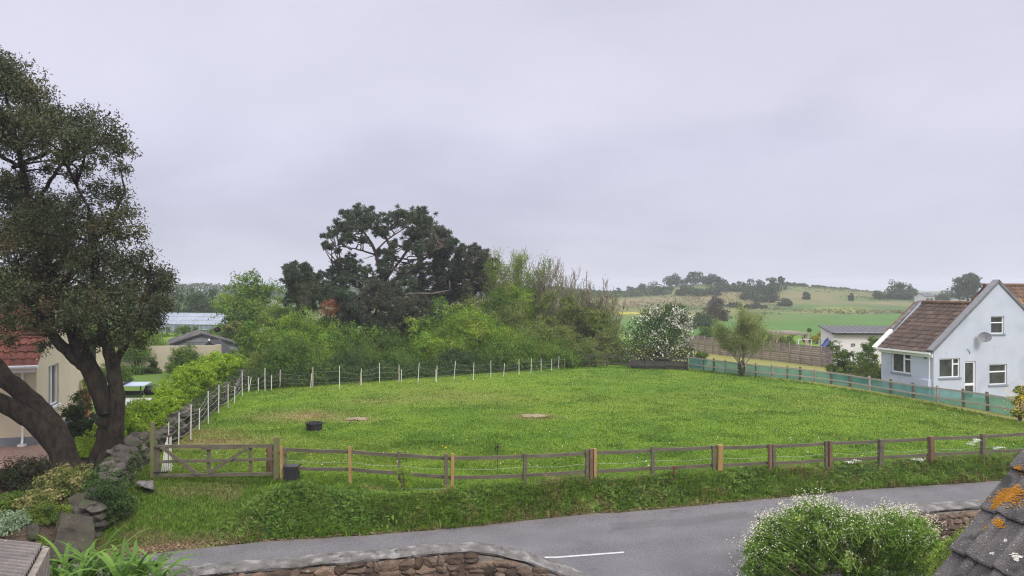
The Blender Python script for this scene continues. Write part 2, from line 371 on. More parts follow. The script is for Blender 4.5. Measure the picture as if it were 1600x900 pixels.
def blob_points(rng, c, r, n, lo=.55, hi=1.05, floor=None):
    """points in the outer shell of a bumpy ellipsoid, with outward normals"""
    D = rng.normal(size=(n, 3)); D /= np.linalg.norm(D, axis=1)[:, None]
    q = rng.uniform(0, 1, n) ** .6 * (hi - lo) + lo
    P = np.array(c) + D * q[:, None] * np.array(r)
    return P, D

def crown(mb, centres, radii, count, leaf, rng=RNG, aspect=.5, up=.3, lo=.62, hi=1.05, squash=.85, jitter=.36, zmin=None):
    w = np.array(radii) ** 2; w = w / w.sum()
    for c, r, f in zip(centres, radii, w):
        n = int(count * f)
        if r < 2.2 * leaf or n < 40:
            P, D = blob_points(rng, c, (r, r, r * squash), n, lo, hi)
        else:
            # sprays: little bunches of leaves over the clump's surface, gaps between them
            sr = max(leaf * 1.15, r * .36); ns = max(4, min(n // 10, int(1.7 * (r / sr) ** 2) + 3))
            S, SD = blob_points(rng, c, (r, r, r * squash), ns, .55, hi)
            k = rng.integers(ns, size=n); q = rng.normal(size=(n, 3)) * np.array([.62, .62, .45]) * sr * rng.uniform(.6, 1.2, ns)[k][:, None]
            P = S[k] + q; D = SD[k] * .8 + q / sr * .6
        if zmin is not None: k = P[:, 2] > zmin; P, D = P[k], D[k]
        Nn = D * .8 + rng.normal(size=P.shape) * jitter + np.array([0, 0, up])
        mb.leaves(P, Nn, leaf, aspect, rng)
    return mb

def dome_clumps(rng, c, w, d, h, n, rr=(.16, .30)):
    """clump centres spread over and inside a dome w x d wide, h tall standing on c"""
    C = []; R = []
    m = min(w, d, h * 1.5)
    for _ in range(n):
        v = rng.normal(size=3); v[2] = abs(v[2]) * rng.choice([1, 1, 1, .25]); v /= np.linalg.norm(v); q = rng.uniform(.45, .86)
        r = rng.uniform(*rr) * m
        C.append([c[0] + v[0] * q * w / 2, c[1] + v[1] * q * d / 2, c[2] + max(h * .12, v[2] * q * h * .98 )]); R.append(r)
    top = max(z_[2] + .8 * r_ - c[2] for z_, r_ in zip(C, R)); f = min(1.6, max(.6, h / top))
    for q in C: q[2] = c[2] + (q[2] - c[2]) * f
    return C, R

def shrub(name, label, cat, x, y, w, d, h, m, leaf, count, group=None, clumps=34, rr=(.14, .27), rng=None, stems=5, lift=0., aspect=.55, twigs=0, bark='bark_brown', up=.3, extra=None, jitter=.36, hi=1.06):
    rng = rng or np.random.default_rng(abs(hash((round(x, 2), round(y, 2)))) % 99991)
    z = tz(x, y); root = thing(name, label, cat, (x, y, z), group)
    C, R = dome_clumps(rng, (x, y, z + lift), w, d, h - lift, clumps, rr)
    mb = crown(MB(), C, R, int(count * 1.7), leaf * .9, rng, aspect, up, zmin=z + .02, jitter=jitter, hi=hi)
    obj('foliage', mb, M[m], root)
    st = MB()
    for k in range(stems):
        e = C[rng.integers(len(C))]; b = np.array([x + rng.normal() * w * .06, y + rng.normal() * d * .06, z - .05])
        mid = (b + np.array(e)) / 2 + np.array([0, 0, h * .1]); st.tube([b, mid, e], [h * .02 + .01, h * .013 + .006, .006], 5)
    for k in range(twigs):
        e = np.array(C[rng.integers(len(C))]); dr = rng.normal(size=3) * .25 + np.array([0, 0, 1.]); st.tube([e, e + dr * h * .12, e + dr * h * rng.uniform(.2, .32) + rng.normal(size=3) * .05], [.014, .010, .004], 3, False)
    obj('stem', st, M[bark], root)
    return root, C, R

def limb_path(rng, a, b, sag=.1, n=5, wob=.06):
    a = np.array(a, float); b = np.array(b, float); t = np.linspace(0, 1, n)[:, None]
    L = np.linalg.norm(b - a); P = a + (b - a) * t
    P[:, 2] += (np.sin(t[:, 0] * math.pi) * sag * L)
    P[1:-1] += rng.normal(size=(n - 2, 3)) * wob * L * .5
    return P

def grow(mb, p, d, L, r, depth, rng, spread=.5, up=.3, kids=(3, 5), tips=None, sides=5, shrink=.62):
    d = np.array(d, float); d /= np.linalg.norm(d); P = [np.array(p, float)]; n = 4
    for k in range(n):
        d = d + rng.normal(size=3) * .10 + np.array([0, 0, up * .12]); d /= np.linalg.norm(d); P.append(P[-1] + d * L / n)
    mb.tube(P, np.linspace(r, r * .55, n + 1), max(3, sides), False)
    if depth == 0:
        if tips is not None: tips.append((P[-1], d)); tips.append((P[2], d))
        return
    for k in range(rng.integers(kids[0], kids[1] + 1)):
        i = rng.integers(1, n + 1); nd = d + rng.normal(size=3) * spread + np.array([0, 0, up])
        grow(mb, P[i], nd, L * shrink * rng.uniform(.75, 1.25), r * .55, depth - 1, rng, spread, up, kids, tips, sides - 1, shrink)
    grow(mb, P[-1], d + np.array([0, 0, up * .3]), L * shrink, r * .55, depth - 1, rng, spread, up, kids, tips, sides - 1, shrink)

# ------------------------------------------------------------------ the ground, one sheet to the horizon
def axis(lo, hi, step, a, b, g=1.13):
    mid = list(np.arange(lo, hi + 1e-6, step)); s = step; v = hi
    while v < b: s = min(s * g, 4 if v < 400 else 60); v += s; mid.append(v)
    s = step; v = lo; pre = []
    while v > a: s = min(s * g, 5 if v > -300 else 60); v -= s; pre.append(v)
    return np.array(pre[::-1] + mid)
def far_fence_y(x): return np.interp(x, [-14.6, 5.6, 12.9], [40.5, 53.7, 53.0])
def right_fence_x(y): return np.interp(y, _FY[::-1], _FX[::-1])
def mixc(a, b, t): return np.asarray(a) * (1 - t[..., None]) + np.asarray(b) * t[..., None]
def cover(x, y):
    n1 = fbm(x * .22, y * .22, 1, 4); n2 = fbm(x * 1.1, y * 1.1, 5, 4); n3 = fbm(x * .09, y * .16, 33, 3)
    c = mixc((.068, .134, .010), (.118, .200, .014), ss(.28, .72, n1 * .6 + n2 * .4))
    c = mixc(c, (.145, .182, .022), ss(.48, .68, n3 * .65 + n2 * .35) * .42)
    c = mixc(c, (.042, .10, .009), ss(.62, .78, fbm(x * .55, y * .9, 41, 3)) * .28)
    # worn spots
    for (u, v, r, a) in ((470, 650, 1.3, .8), (835, 651, .75, .7), (557, 656, .6, .6), (590, 628, 1.1, .35), (330, 690, 1.2, .8), (300, 676, 1.0, .6), (700, 620, 2.5, .25)):
        p = WORN.setdefault((u, v), ground_hit(u, v)); q = np.exp(-((x - p[0]) / (r * 1.6)) ** 2 - ((y - p[1]) / r) ** 2) * a
        c = mixc(c, (.23, .175, .075), np.clip(q * (.5 + n2), 0, 1))
    s = y - road_edge(x)
    c = mixc(c, (.075, .115, .022), (1 - ss(1.0, 1.7, s)) * ss(-6.9, -6.2, x) * .8)
    ramp_ = (1 - ss(3.5, 5, s)) * (1 - ss(-7.4, -6.4, x)) * ss(-11.5, -10.5, x)
    c = mixc(c, (.08, .145, .016), ramp_ * .8)
    c = mixc(c, (.19, .15, .07), ramp_ * ss(.47, .6, n2) * .55)
    c = mixc(c, (.16, .115, .07), (1 - ss(.1, .75, s + (n2 - .5) * .9)))
    c = mixc(c, (.07, .065, .06), 1 - ss(-.15, 0, s))
    g = ss(.1, .6, wall_x(y) - x) * (1 - ss(70, 80, y))
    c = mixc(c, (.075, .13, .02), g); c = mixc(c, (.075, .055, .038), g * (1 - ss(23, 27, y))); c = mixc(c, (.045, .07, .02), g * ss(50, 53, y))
    r = ss(.1, .6, x - right_fence_x(np.clip(y, 26, 56))) * (1 - ss(78, 84, y)) * ss(20, 24, s + 14)
    c = mixc(c, (.20, .19, .06), r * .9)
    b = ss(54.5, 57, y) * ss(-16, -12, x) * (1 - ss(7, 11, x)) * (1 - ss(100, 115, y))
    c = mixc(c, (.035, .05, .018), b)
    f = ss(98, 112, y)
    far = mixc((.055, .125, .024), (.075, .15, .03), n1)
    far = mixc(far, (.11, .13, .035), ss(-12, 12, 66 - x) * ss(140, 165, y) * .7)
    rough = mixc((.06, .11, .028), (.125, .125, .045), ss(.40, .62, fbm(x * .045, y * .03, 51, 4)))
    far = mixc(far, rough, ss(184, 190, y + 5 * (n2 - .5)))
    yel = ss(.52, .62, fbm(x * .12, y * .06, 61, 3)); band = ss(192, 200, y) * (1 - ss(228, 240, y))
    far = mixc(far, (.22, .22, .03), yel * band * .4)
    yb = np.exp(-((x - 29) / 9) ** 2 - ((y - 196) / 7) ** 2); far = mixc(far, (.42, .36, .03), np.clip(yb * 1.2, 0, 1) * ss(.3, .5, n2))
    slope = ss(238, 246, y + 6 * (n1 - .5))
    tan = mixc((.07, .115, .034), (.122, .125, .048), ss(.40, .58, fbm(x * .03, y * .05, 71, 4)))
    far = mixc(far, tan, slope)
    far = mixc(far, (.20, .14, .08), ss(.44, .57, fbm(x * .02, y * .03, 77, 3)) * slope * (1 - ss(268, 285, y)) * .5)
    far = mixc(far, (.095, .125, .04), slope * ss(285, 300, y) * .8)
    far = mixc(far, (.05, .08, .03), ss(330, 350, y))
    far = far * (.78 + .44 * fbm(x * .35, y * .16, 93, 4))[..., None]
    return mixc(c, far, f)
WORN = {}
gx = axis(-24, 27, .3, -1240, 1240); gy = axis(9, 60, .3, -200, 1250)
GX, GY = np.meshgrid(gx, gy)
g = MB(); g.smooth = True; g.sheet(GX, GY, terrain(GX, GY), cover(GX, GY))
M['ground'] = cover_mat('ground_cover', bump=.6, bscale=14, var=.22, vscale=11)
obj('ground', g, M['ground'], kind='structure')

# road: surface sheet lying 4 mm over its bed
rx = np.concatenate([np.arange(-60, -20, 2), np.arange(-20, 30, .15), np.arange(30, 61, 2)])
tt = np.concatenate([np.linspace(0, .9, 50), np.linspace(.91, 1, 16)]); RX, TT = np.meshgrid(rx, tt)
wob = .16 * (fbm(RX * 1.7, TT * 0 + 2, 7, 5) - .5) * ss(.97, 1, TT)
W_ROAD = 5.5
RYY = road_edge(RX) - W_ROAD * (1 - TT) + wob
road = MB(); road.smooth = True
wear = np.ones(RX.shape)                                            # worn, slightly polished wheel tracks, a darker repair strip, gritty margins
for c0 in (.14, .36, .62, .84): wear *= 1 + .05 * np.exp(-((TT - c0 - .02 * np.sin(RX * .2)) / .05) ** 2)
wear *= 1 - .06 * np.exp(-((TT - .5) / .05) ** 2)
wear *= .90 + .2 * fbm(RX * .5, TT * 4, 29, 5)
wear *= 1 - .16 * ((np.abs(TT - .78 - .012 * np.sin(RX)) < .055) & (RX > 2.6) & (RX < 6.4)) - .10 * ((np.abs(TT - .60) < .10) & (RX > -3.6) & (RX < -1.4))
crk = np.abs(fbm(RX * .55, TT * 3.2, 37, 5) - .5); wear *= 1 - .22 * (1 - ss(0, .006, crk)) * (fbm(RX * .2, TT, 39, 2) > .5)
dirt = np.clip((1 - ss(0, .055, 1 - TT)) * (.35 + 1.1 * (fbm(RX * 2.3, TT * 30, 35, 4) - .3)), 0, 1)
tint = mixc(np.ones(RX.shape + (3,)) * wear[..., None], np.array([1.35, 1.05, .72]), dirt * .7)
road.sheet(RX, RYY, .004 + .03 * np.sin(TT * math.pi), tint)
m, t, out = _nt('road_asphalt'); L = t.links.new
b = N(t, 'ShaderNodeBsdfPrincipled'); L(b.outputs[0], out.inputs[0]); b.inputs['Roughness'].default_value = .85; b.inputs['Specular IOR Level'].default_value = .3
gp = N(t, 'ShaderNodeNewGeometry'); n1 = N(t, 'ShaderNodeTexNoise'); n1.inputs['Scale'].default_value = .9; n1.inputs['Detail'].default_value = 6; L(gp.outputs['Position'], n1.inputs[0])
r1 = ramp(t, [(.3, (.098, .094, .098)), (.7, (.126, .121, .125))]); L(n1.outputs[0], r1.inputs[0])
n2 = N(t, 'ShaderNodeTexNoise'); n2.inputs['Scale'].default_value = 38; n2.inputs['Detail'].default_value = 3; L(gp.outputs['Position'], n2.inputs[0])
mr = N(t, 'ShaderNodeMapRange'); mr.inputs[1].default_value = .3; mr.inputs[2].default_value = .7; mr.inputs[3].default_value = .6; mr.inputs[4].default_value = 1.4; L(n2.outputs[0], mr.inputs[0])
hs = N(t, 'ShaderNodeHueSaturation'); L(mr.outputs[0], hs.inputs['Value']); L(r1.outputs[0], hs.inputs['Color'])
vc = N(t, 'ShaderNodeVertexColor', layer_name='cover'); ml = N(t, 'ShaderNodeMix', data_type='RGBA', blend_type='MULTIPLY'); ml.inputs[0].default_value = 1; L(hs.outputs[0], ml.inputs[6]); L(vc.outputs[0], ml.inputs[7]); L(ml.outputs[2], b.inputs['Base Color']); bp = N(t, 'ShaderNodeBump'); bp.inputs['Strength'].default_value = .5; bp.inputs['Distance'].default_value = .01; L(n2.outputs[0], bp.inputs['Height']); L(bp.outputs[0], b.inputs['Normal'])
obj('road', road, m, kind='structure')
fc = MB(); FX, FY = np.meshgrid(np.linspace(-30, 30, 40), np.linspace(-6, 16, 30)); fc.sheet(FX, np.minimum(FY, road_edge(FX) - W_ROAD + .02), FX * 0 - .004, np.ones(FX.shape + (3,)))
obj('forecourt', fc, m, kind='structure')
def centre(x, off=0.): return road_edge(x) - W_ROAD * .5 + off
dm = MB()
a = px(868, 873.5, 7130 / 423.5); bb = px(975, 865.5, 7130 / 415.5)
ax, bx = a[0], bb[0]
xs = np.linspace(ax - .25, bx, 8); ys = np.interp(xs, [ax, bx], [a[1], bb[1]])
DX = np.stack([xs, xs]); DY = np.stack([ys - .045, ys + .045]); dm.sheet(DX, DY, DX * 0 + .040)
obj('road_marking', dm, M['paint'], kind='structure')

# ------------------------------------------------------------------ grass and weeds (uncountable)
def scatter(n, y0, y1, power=1.6, margin=1.12, rng=RNG):
    u = rng.uniform(0, 1, n); k = 1 - power
    y = (y0 ** k + u * (y1 ** k - y0 ** k)) ** (1 / k)
    x = rng.uniform(-1, 1, n) * y * (800 / F) * margin
    return x, y
M['grass'] = cover_mat('grass_blades', rough=.6, bump=0, var=.22, vscale=5, trans=.35)
x, y = scatter(520000, 19.0, 54, 1.9)
s = y - road_edge(x)
frontY = np.interp(x, [-11, -8.2, -4.7, -1.75, .4, 2.3, 4.2, 6.3, 8.1, 14.9, 20, 30], [21.8, 21.4, 20.9, 20.1, 20.5, 21.1, 21.6, 22.2, 22.7, 24.4, 25.3, 27.5])
ok = (y > frontY) & (y < far_fence_y(x) + .6) & (x < right_fence_x(np.clip(y, 26, 56)) + .3) & (x > wall_x(y) + .25)
x, y, frontY = x[ok], y[ok], frontY[ok]; z = terrain(x, y) - .01
cc = cover(x, y) * RNG.uniform(.86, 1.14, (len(x), 1)) * np.where(RNG.uniform(size=(len(x), 1)) < .05, np.array([[1.4, 1.12, 1.2]]), 1.)
edge = np.minimum(np.minimum(far_fence_y(x) + .6 - y, y - frontY), right_fence_x(np.clip(y, 26, 56)) - x)
tall = .8 + 1.3 * (1 - ss(0, 1.6, edge)) + .45 * ss(.62, .78, fbm(x * .55, y * .9, 41, 3)) + .4 * ss(.5, .7, fbm(x * 1.3, y * 1.3, 43, 3))
gr = MB(); gr.blades(np.stack([x, y, z], 1), .075 * tall, .0011 * y * .62, .8, cols=cc)
obj('paddock_grass', gr, M['grass'], label='short bright green grass covering the fenced paddock', cat='grass', kind='stuff')

x, y = scatter(150000, 16.2, 22.5, 1.5, 1.1); s = y - road_edge(x)
ok = (x > -11.2 + .0) & (x < -6.4 + RNG.normal(size=len(x)) * .25) & (s > .25 + .5 * fbm(x * 2, y * 2, 4, 3)) & (y < 22.0) & (x > wall_x(y) + .2)
x, y = x[ok], y[ok]; z = terrain(x, y) - .01
cc = cover(x, y) * RNG.uniform(.65, 1.3, (len(x), 1))
gr = MB(); gr.blades(np.stack([x, y, z], 1), .13, .016, .9, cols=cc)
obj('gateway_grass', gr, M['grass'], label='rough grass on the ramp in front of the gate', cat='grass', kind='stuff')

# verge: tufts of long blades leaning outwards
def tufts(n, xr, srange, blades_, h, w, seed, lean=1.1, tone_=((.085, .165, .02), (.20, .315, .04)), dry=.10):
    r = np.random.default_rng(seed); tx = r.uniform(*xr, n); ts = r.uniform(0, 1, n) ** .85 * (srange[1] - srange[0]) + srange[0]
    wide = 1 + .75 * (1 - ss(-6, -2, tx)); ts = ts * wide
    th_ = h * r.uniform(.5, 1.35, n) * (.55 + .9 * ss(.35, .65, fbm(tx * .9, ts * 1.2, seed, 3))) * (1 - .3 * ss(1.1, 1.7, ts))
    tone = r.uniform(0, 1, n) * .6 + .4 * fbm(tx * .7, ts, seed + 1, 3); isdry = r.uniform(size=n) < dry * (.4 + 2.4 * (fbm(tx * .4, ts, 17, 3) > .55) + 1.2 * ss(7, 12, tx))
    k = np.repeat(np.arange(n), blades_); m_ = len(k); x = tx[k] + r.normal(size=m_) * .06 * (th_[k] / .25 + .4); s_ = np.maximum(ts[k] + r.normal(size=m_) * .06 * (th_[k] / .25 + .4), .01)
    y = road_edge(x) + s_; z = terrain(x, y) - .02
    cc = mixc(tone_[0], tone_[1], tone[k]) * r.uniform(.6, 1.4, (m_, 1)); cc = np.where(isdry[k][:, None], np.array([[.30, .24, .10]]) * r.uniform(.5, 1.2, (m_, 1)), cc)
    mb = MB(); mb.blades(np.stack([x, y, z], 1), th_[k], w, lean, rng=r, cols=cc); return mb
vg = tufts(3000, (-6.8, 24), (.04, 1.6), 34, .23, .024, 5, .85)
v2 = tufts(5200, (-6.8, 24), (.03, 1.7), 14, .13, .022, 9, .8); vg.V += v2.V; vg.F += [f + vg.n for f in v2.F]; vg.C += v2.C; vg.n += v2.n
obj('verge_grass', vg, M['grass'], label='long tufted grass on the roadside bank', cat='grass', kind='stuff')
n = 30000; x = np.concatenate([RNG.uniform(-6.6, 24, n), RNG.normal(-5.3, .75, 14000)]); n = len(x); s = RNG.uniform(.05, 1.3, n); s[-14000:] = RNG.uniform(.1, 1.7, 14000)
y = road_edge(x) + s; k = fbm(x * .9, s * 1.2, 23, 3); ok = RNG.uniform(size=n) < ss(.38, .6, k) + .08 + .6 * (x < -3.6); x, y, s = x[ok], y[ok], s[ok]
P = np.stack([x, y, terrain(x, y) + RNG.uniform(0, .18, len(x)) * ss(.0, .4, s)], 1)
wd = MB(); Nn = RNG.normal(size=P.shape) * .6 + np.array([0, -.5, .6]); wd.leaves(P, Nn, RNG.choice([.07, .09, .15], len(P)), .58)
obj('verge_weeds', wd, M['l_weed'], label='low broadleaf weeds and ivy growing over the roadside bank', cat='weeds', kind='stuff')
# dead leaves along the road edge
n = 5200; x = np.concatenate([RNG.uniform(-10.3, 22, 2600), RNG.normal(-9.2, .9, 2600)]); s = np.abs(RNG.normal(size=n)) * .22 + .02; s[2600:] += np.abs(RNG.normal(size=2600)) * .35
y = road_edge(x) + s - .05; P = np.stack([x, y, terrain(x, y) + .035], 1); P[:, 2] = np.maximum(P[:, 2], .03)
dl = MB(); dl.leaves(P, RNG.normal(size=P.shape) * .3 + np.array([0, 0, 1.]), .07, .6)
M['litter'] = leaf_mat('dead_leaf_litter', (.13, .075, .04), (.36, .27, .17), None)
obj('leaf_litter', dl, M['litter'], label='dry fallen leaves scattered along the road edge', cat='leaf litter', kind='stuff')
# small field flowers
x, y = scatter(1000, 23, 53, 1.6); k = fbm(x * .3, y * .3, 81, 3) + .35 * ss(8, 16, x)
ok = (y < far_fence_y(x) - .3) & (y > 24) & (x < right_fence_x(np.clip(y, 26, 56)) - .4) & (x > wall_x(y) + .9) & (k > .62); x, y = x[ok], y[ok]
P = np.stack([x, y, terrain(x, y) + .13], 1); fl = MB(); fl.leaves(P, RNG.normal(size=P.shape) * .4 + np.array([0, -.4, 1.]), .045, .9)
obj('buttercups', fl, M['yellow_flower'], label='tiny yellow flowers sprinkled over the paddock grass', cat='wildflowers', kind='stuff')
x, y = scatter(800, 21, 53, 1.7); ok = (y < far_fence_y(x) - .2) & (y > 22.6) & (x < right_fence_x(np.clip(y, 26, 56)) - .2) & (x > wall_x(y) + .6) & (fbm(x * .4, y * .4, 85, 3) > .45); x, y = x[ok], y[ok]
P = np.stack([x, y, terrain(x, y) + .12], 1); fl = MB(); fl.leaves(P, RNG.normal(size=P.shape) * .4 + np.array([0, -.4, 1.]), .04, .9)
obj('daisies', fl, M['umbel'], label='tiny white daisies dotted through the paddock grass', cat='wildflowers', kind='stuff')
# two bare patches of pale earth
for (u, v, w) in ((835, 651, .62), (557, 656, .42)):
    p = ground_hit(u, v); mb = MB()
    for k in range(70): q = np.clip(RNG.normal(size=2), -1.3, 1.3) * w * .45; rock(mb, (p[0] + q[0] * 1.2, p[1] + q[1] * .7, tz(p[0], p[1]) + .02 + .05 * math.exp(-(q @ q) / (.1 * w))), (.30, .24, .07), RNG.uniform(0, 3), ico=ICO1)
    M.setdefault('earth', mat('pale_dry_earth', (.17, .135, .08), (.27, .22, .14), 8, .95, island=.2))
    obj('molehill', mb, M['earth'], base=p, label=('larger' if u > 800 else 'smaller') + ' scraped patch of pale dry earth in the grass, ' + ('mid paddock' if u > 800 else 'near the black tub'), cat='earth mound')
# ------------------------------------------------------------------ roadside post-and-rail fence
def front_y(u): return float(np.interp(u, [250, 433, 547, 624, 702, 820, 922, 1020, 1120, 1206, 1294, 1376, 1455, 1536, 1610, 1700], [21.9, 21.7, 21.2, 20.8, 20.5, 20.9, 21.5, 22.0, 22.6, 23.0, 23.5, 24.0, 24.4, 24.8, 25.2, 25.9]))
fence = thing('post_and_rail_fence', 'weathered grey two-rail timber fence running along the roadside verge', 'fence', px(702, 770, 20.5))
posts = [(440, 697, 'new', .07), (446, 700, 'old', .085), (547, 698, 'new', .085), (624, 706, 'old', .075), (697, 709, 'old', .10), (706.5, 709, 'new', .085), (820, 708, 'old', .095), (917, 702, 'old', .095), (923.5, 701, 'red', .09), (929.5, 701, 'new', .085),
         (1020, 698, 'old', .10), (1115.5, 696, 'old', .10), (1124, 695, 'new', .15), (1203, 694, 'red', .10), (1209.5, 694, 'old', .10), (1291, 689, 'old', .08), (1297, 689, 'red', .11), (1376, 686, 'old', .15), (1455, 682, 'red', .15), (1536, 678, 'old', .12), (1612, 674, 'old', .13), (1690, 669, 'old', .12)]
for u, v, kind, w in posts:
    Y = front_y(u) - (.05 if kind != 'old' else 0); p = px(u, v, Y); zb = tz(p[0], p[1]) - .3
    mb = MB(); tl = RNG.normal() * .012
    mb.box((p[0] + tl * .3, p[1], (p[2] + zb) / 2), (w, w * .95, p[2] - zb), (1, .25 + RNG.normal() * .08, 0), (tl, RNG.normal() * .01, 1))
    o = obj('post', mb, M[{'old': 'wood_old', 'new': 'wood_new', 'red': 'wood_red'}[kind]], fence)
    if kind == 'new': o['label'] = 'newer orange post'
bays = [(440, 702), (547, 706), (624, 711), (700, 716.5), (820, 713.5), (922, 708), (1020, 703.5), (1120, 699.5), (1206, 697), (1294, 692.5), (1376, 689.5), (1455, 685.5), (1536, 682), (1612, 677.5), (1690, 673)]
mids = [731, 733, 739, 746, 742.5, 736.5, 731.5, 727, 723.5, 718.5, 714.5, 710, 706, 702, 698]
for (u0, v0), (u1, v1), m0, m1 in zip(bays[:-1], bays[1:], mids[:-1], mids[1:]):
    for (a, bq, h) in ((v0, v1, .10), (m0, m1, .10)):
        A = px(u0, a, front_y(u0) + .06); B = px(u1, bq, front_y(u1) + .06)
        j = RNG.normal(size=2) * .008; A[2] += j[0]; B[2] += j[1]
        mb = MB(); mid = (A + B) / 2 - np.array([0, 0, .015]); mb.bar(A, mid, .04, h); mb.bar(mid, B, .04, h); obj('rail', mb, M['wood_old'], fence)
for off, rad in ((-.005, .0045),):
    P = []
    for (u, v) in ((443, 757), (547, 760), (624, 763), (700, 763.5), (820, 759.5), (922, 755), (1020, 751), (1115, 745), (1203, 741.5), (1294, 735), (1376, 730)): 
        p = px(u, v, front_y(u) - .12); P.append(p)
    Q = []
    for a, b2 in zip(P[:-1], P[1:]): Q += [a, a * .5 + b2 * .5 - np.array([0, 0, .02])]
    mb = MB(); mb.tube(Q + [P[-1]], rad, 4); obj('wire', mb, M['wire'], fence)
P = []
for (u0, v0), (u1, v1) in zip(bays[:-2], bays[1:-1]):
    for q in (0, .5): P.append(px(u0 + (u1 - u0) * q, v0 + (v1 - v0) * q + 16 + (3 if q else 0), front_y(u0 + (u1 - u0) * q) - .02))
mb = MB(); mb.tube(P, .0028, 4); obj('wire', mb, M['wire'], fence)

# gate posts and gate
def single_post(name, label, cat, u, v, Y, w, m, rnd=False):
    p = px(u, v, Y); zb = tz(p[0], p[1]) - .3; mb = MB()
    if rnd: mb.tube([(p[0], p[1], zb), (p[0], p[1], p[2])], w / 2, 10)
    else: mb.box((p[0], p[1], (p[2] + zb) / 2), (w, w, p[2] - zb), (1, .2, 0), (RNG.normal() * .01, 0, 1)); mb.box((p[0], p[1], p[2] + .012), (w * .8, w * .8, .024), (1, .2, 0), taper=.5)
    return obj(name, mb, M[m], base=(p[0], p[1], tz(p[0], p[1])), label=label, cat=cat)
single_post('gate_post', 'tall green-stained square gate post beside the end of the dry stone wall', 'gate post', 238.5, 660, 21.9, .115, 'wood_green')
single_post('gate_post', 'tall dark gate post between the field gate and the roadside fence', 'gate post', 432, 683, 21.7, .15, 'wood_green')
single_post('gate_stop_post', 'short round reddish post standing just behind the latch end of the gate', 'post', 420.5, 698, 22.5, .17, 'wood_red', True)
gate = thing('field_gate', 'weathered wooden three-bar field gate with diagonal braces, closed', 'gate', px(340, 745, 21.8))
def gy(u): return 21.85 - .10 * (u - 245) / 185
def gbar(name, u0, v0, u1, v1, h, dy=0., t=.045):
    mb = MB(); mb.bar(px(u0, v0, gy(u0) + dy), px(u1, v1, gy(u1) + dy), t, h); return obj(name, mb, M['wood_old'], gate)
gbar('rail', 249, 698, 428, 696.5, .10); gbar('rail', 249, 721.5, 428, 717.5, .085); gbar('rail', 249, 743.5, 428, 740, .095)
gbar('rail', 314, 700, 388, 697.5, .12, -.03, .02); 
def gvert(u, v0, v1, w): 
    a = px(u, v0, gy(u) + .045); c = px(u, v1, gy(u) + .045); mb = MB(); mb.box((a + c) / 2, (w, .04, a[2] - c[2])); obj('stile', mb, M['wood_old'], gate)
gvert(246.5, 695, 747, .10); gvert(326, 699, 741, .10); gvert(391.5, 698, 740, .09); gvert(427.5, 693, 744, .08)
gbar('brace', 252, 698, 310, 742, .10, -.05); gbar('brace', 329, 738, 387, 700, .085, -.05)
for v in (700, 738): mb = MB(); mb.bar(px(240, v, 21.83), px(262, v, 21.79), .012, .04); obj('hinge', mb, M['black'], gate)
mb = MB(); mb.bar(px(424, 708, 21.7), px(448, 708, 21.6), .05, .07); obj('latch_board', mb, M['wood_red'], gate)

# black bin beside the gate post, black tub in the paddock
p = px(450.5, 760, 21.3); z0 = tz(p[0], p[1]); topz = px(450, 731, 21.3)[2]
binr = thing('water_bin', 'black plastic bin with a flat lid beside the tall gate post', 'bin', (p[0], p[1] + .35, z0))
mb = MB(); hgt = topz - z0; mb.box((p[0], p[1] + .35, z0 + hgt * .46), (.34, .34, hgt * .92), taper=1.14); obj('body', mb, M['black'], binr)
mb = MB(); mb.box((p[0], p[1] + .35, topz - .03), (.41, .42, .05)); mb.box((p[0], p[1] + .16, topz - .075), (.40, .03, .05)); obj('lid', mb, M['black'], binr)
p = ground_hit(491, 672); tub = thing('rubber_tub', 'round black rubber tub standing alone on the paddock grass', 'tub', p)
an = np.linspace(0, 2 * math.pi, 29)[:-1]; prof = [(.285, 0), (.315, .05), (.30, .12), (.325, .24), (.345, .27), (.335, .295), (.30, .295), (.28, .26), (.27, .06), (0.0, .055)]
V = np.array([[r * math.cos(t_) + p[0], r * math.sin(t_) + p[1], z_ + p[2]] for r, z_ in prof for t_ in an]); nn = len(an)
Q = [[k * nn + j, k * nn + (j + 1) % nn, (k + 1) * nn + (j + 1) % nn, (k + 1) * nn + j] for k in range(len(prof) - 1) for j in range(nn)]
mb = MB(); mb.smooth = True; mb.add(V, Q); obj('tub_body', mb, M['rubber'], tub)
for sg in (-1, 1):
    mb = MB(); A = [(p[0] + sg * .34, p[1] + y_, p[2] + .24 + h_) for y_, h_ in ((-.07, 0), (-.05, .05), (.05, .05), (.07, 0))]; mb.tube(A, .013, 5); obj('handle', mb, M['rubber'], tub)

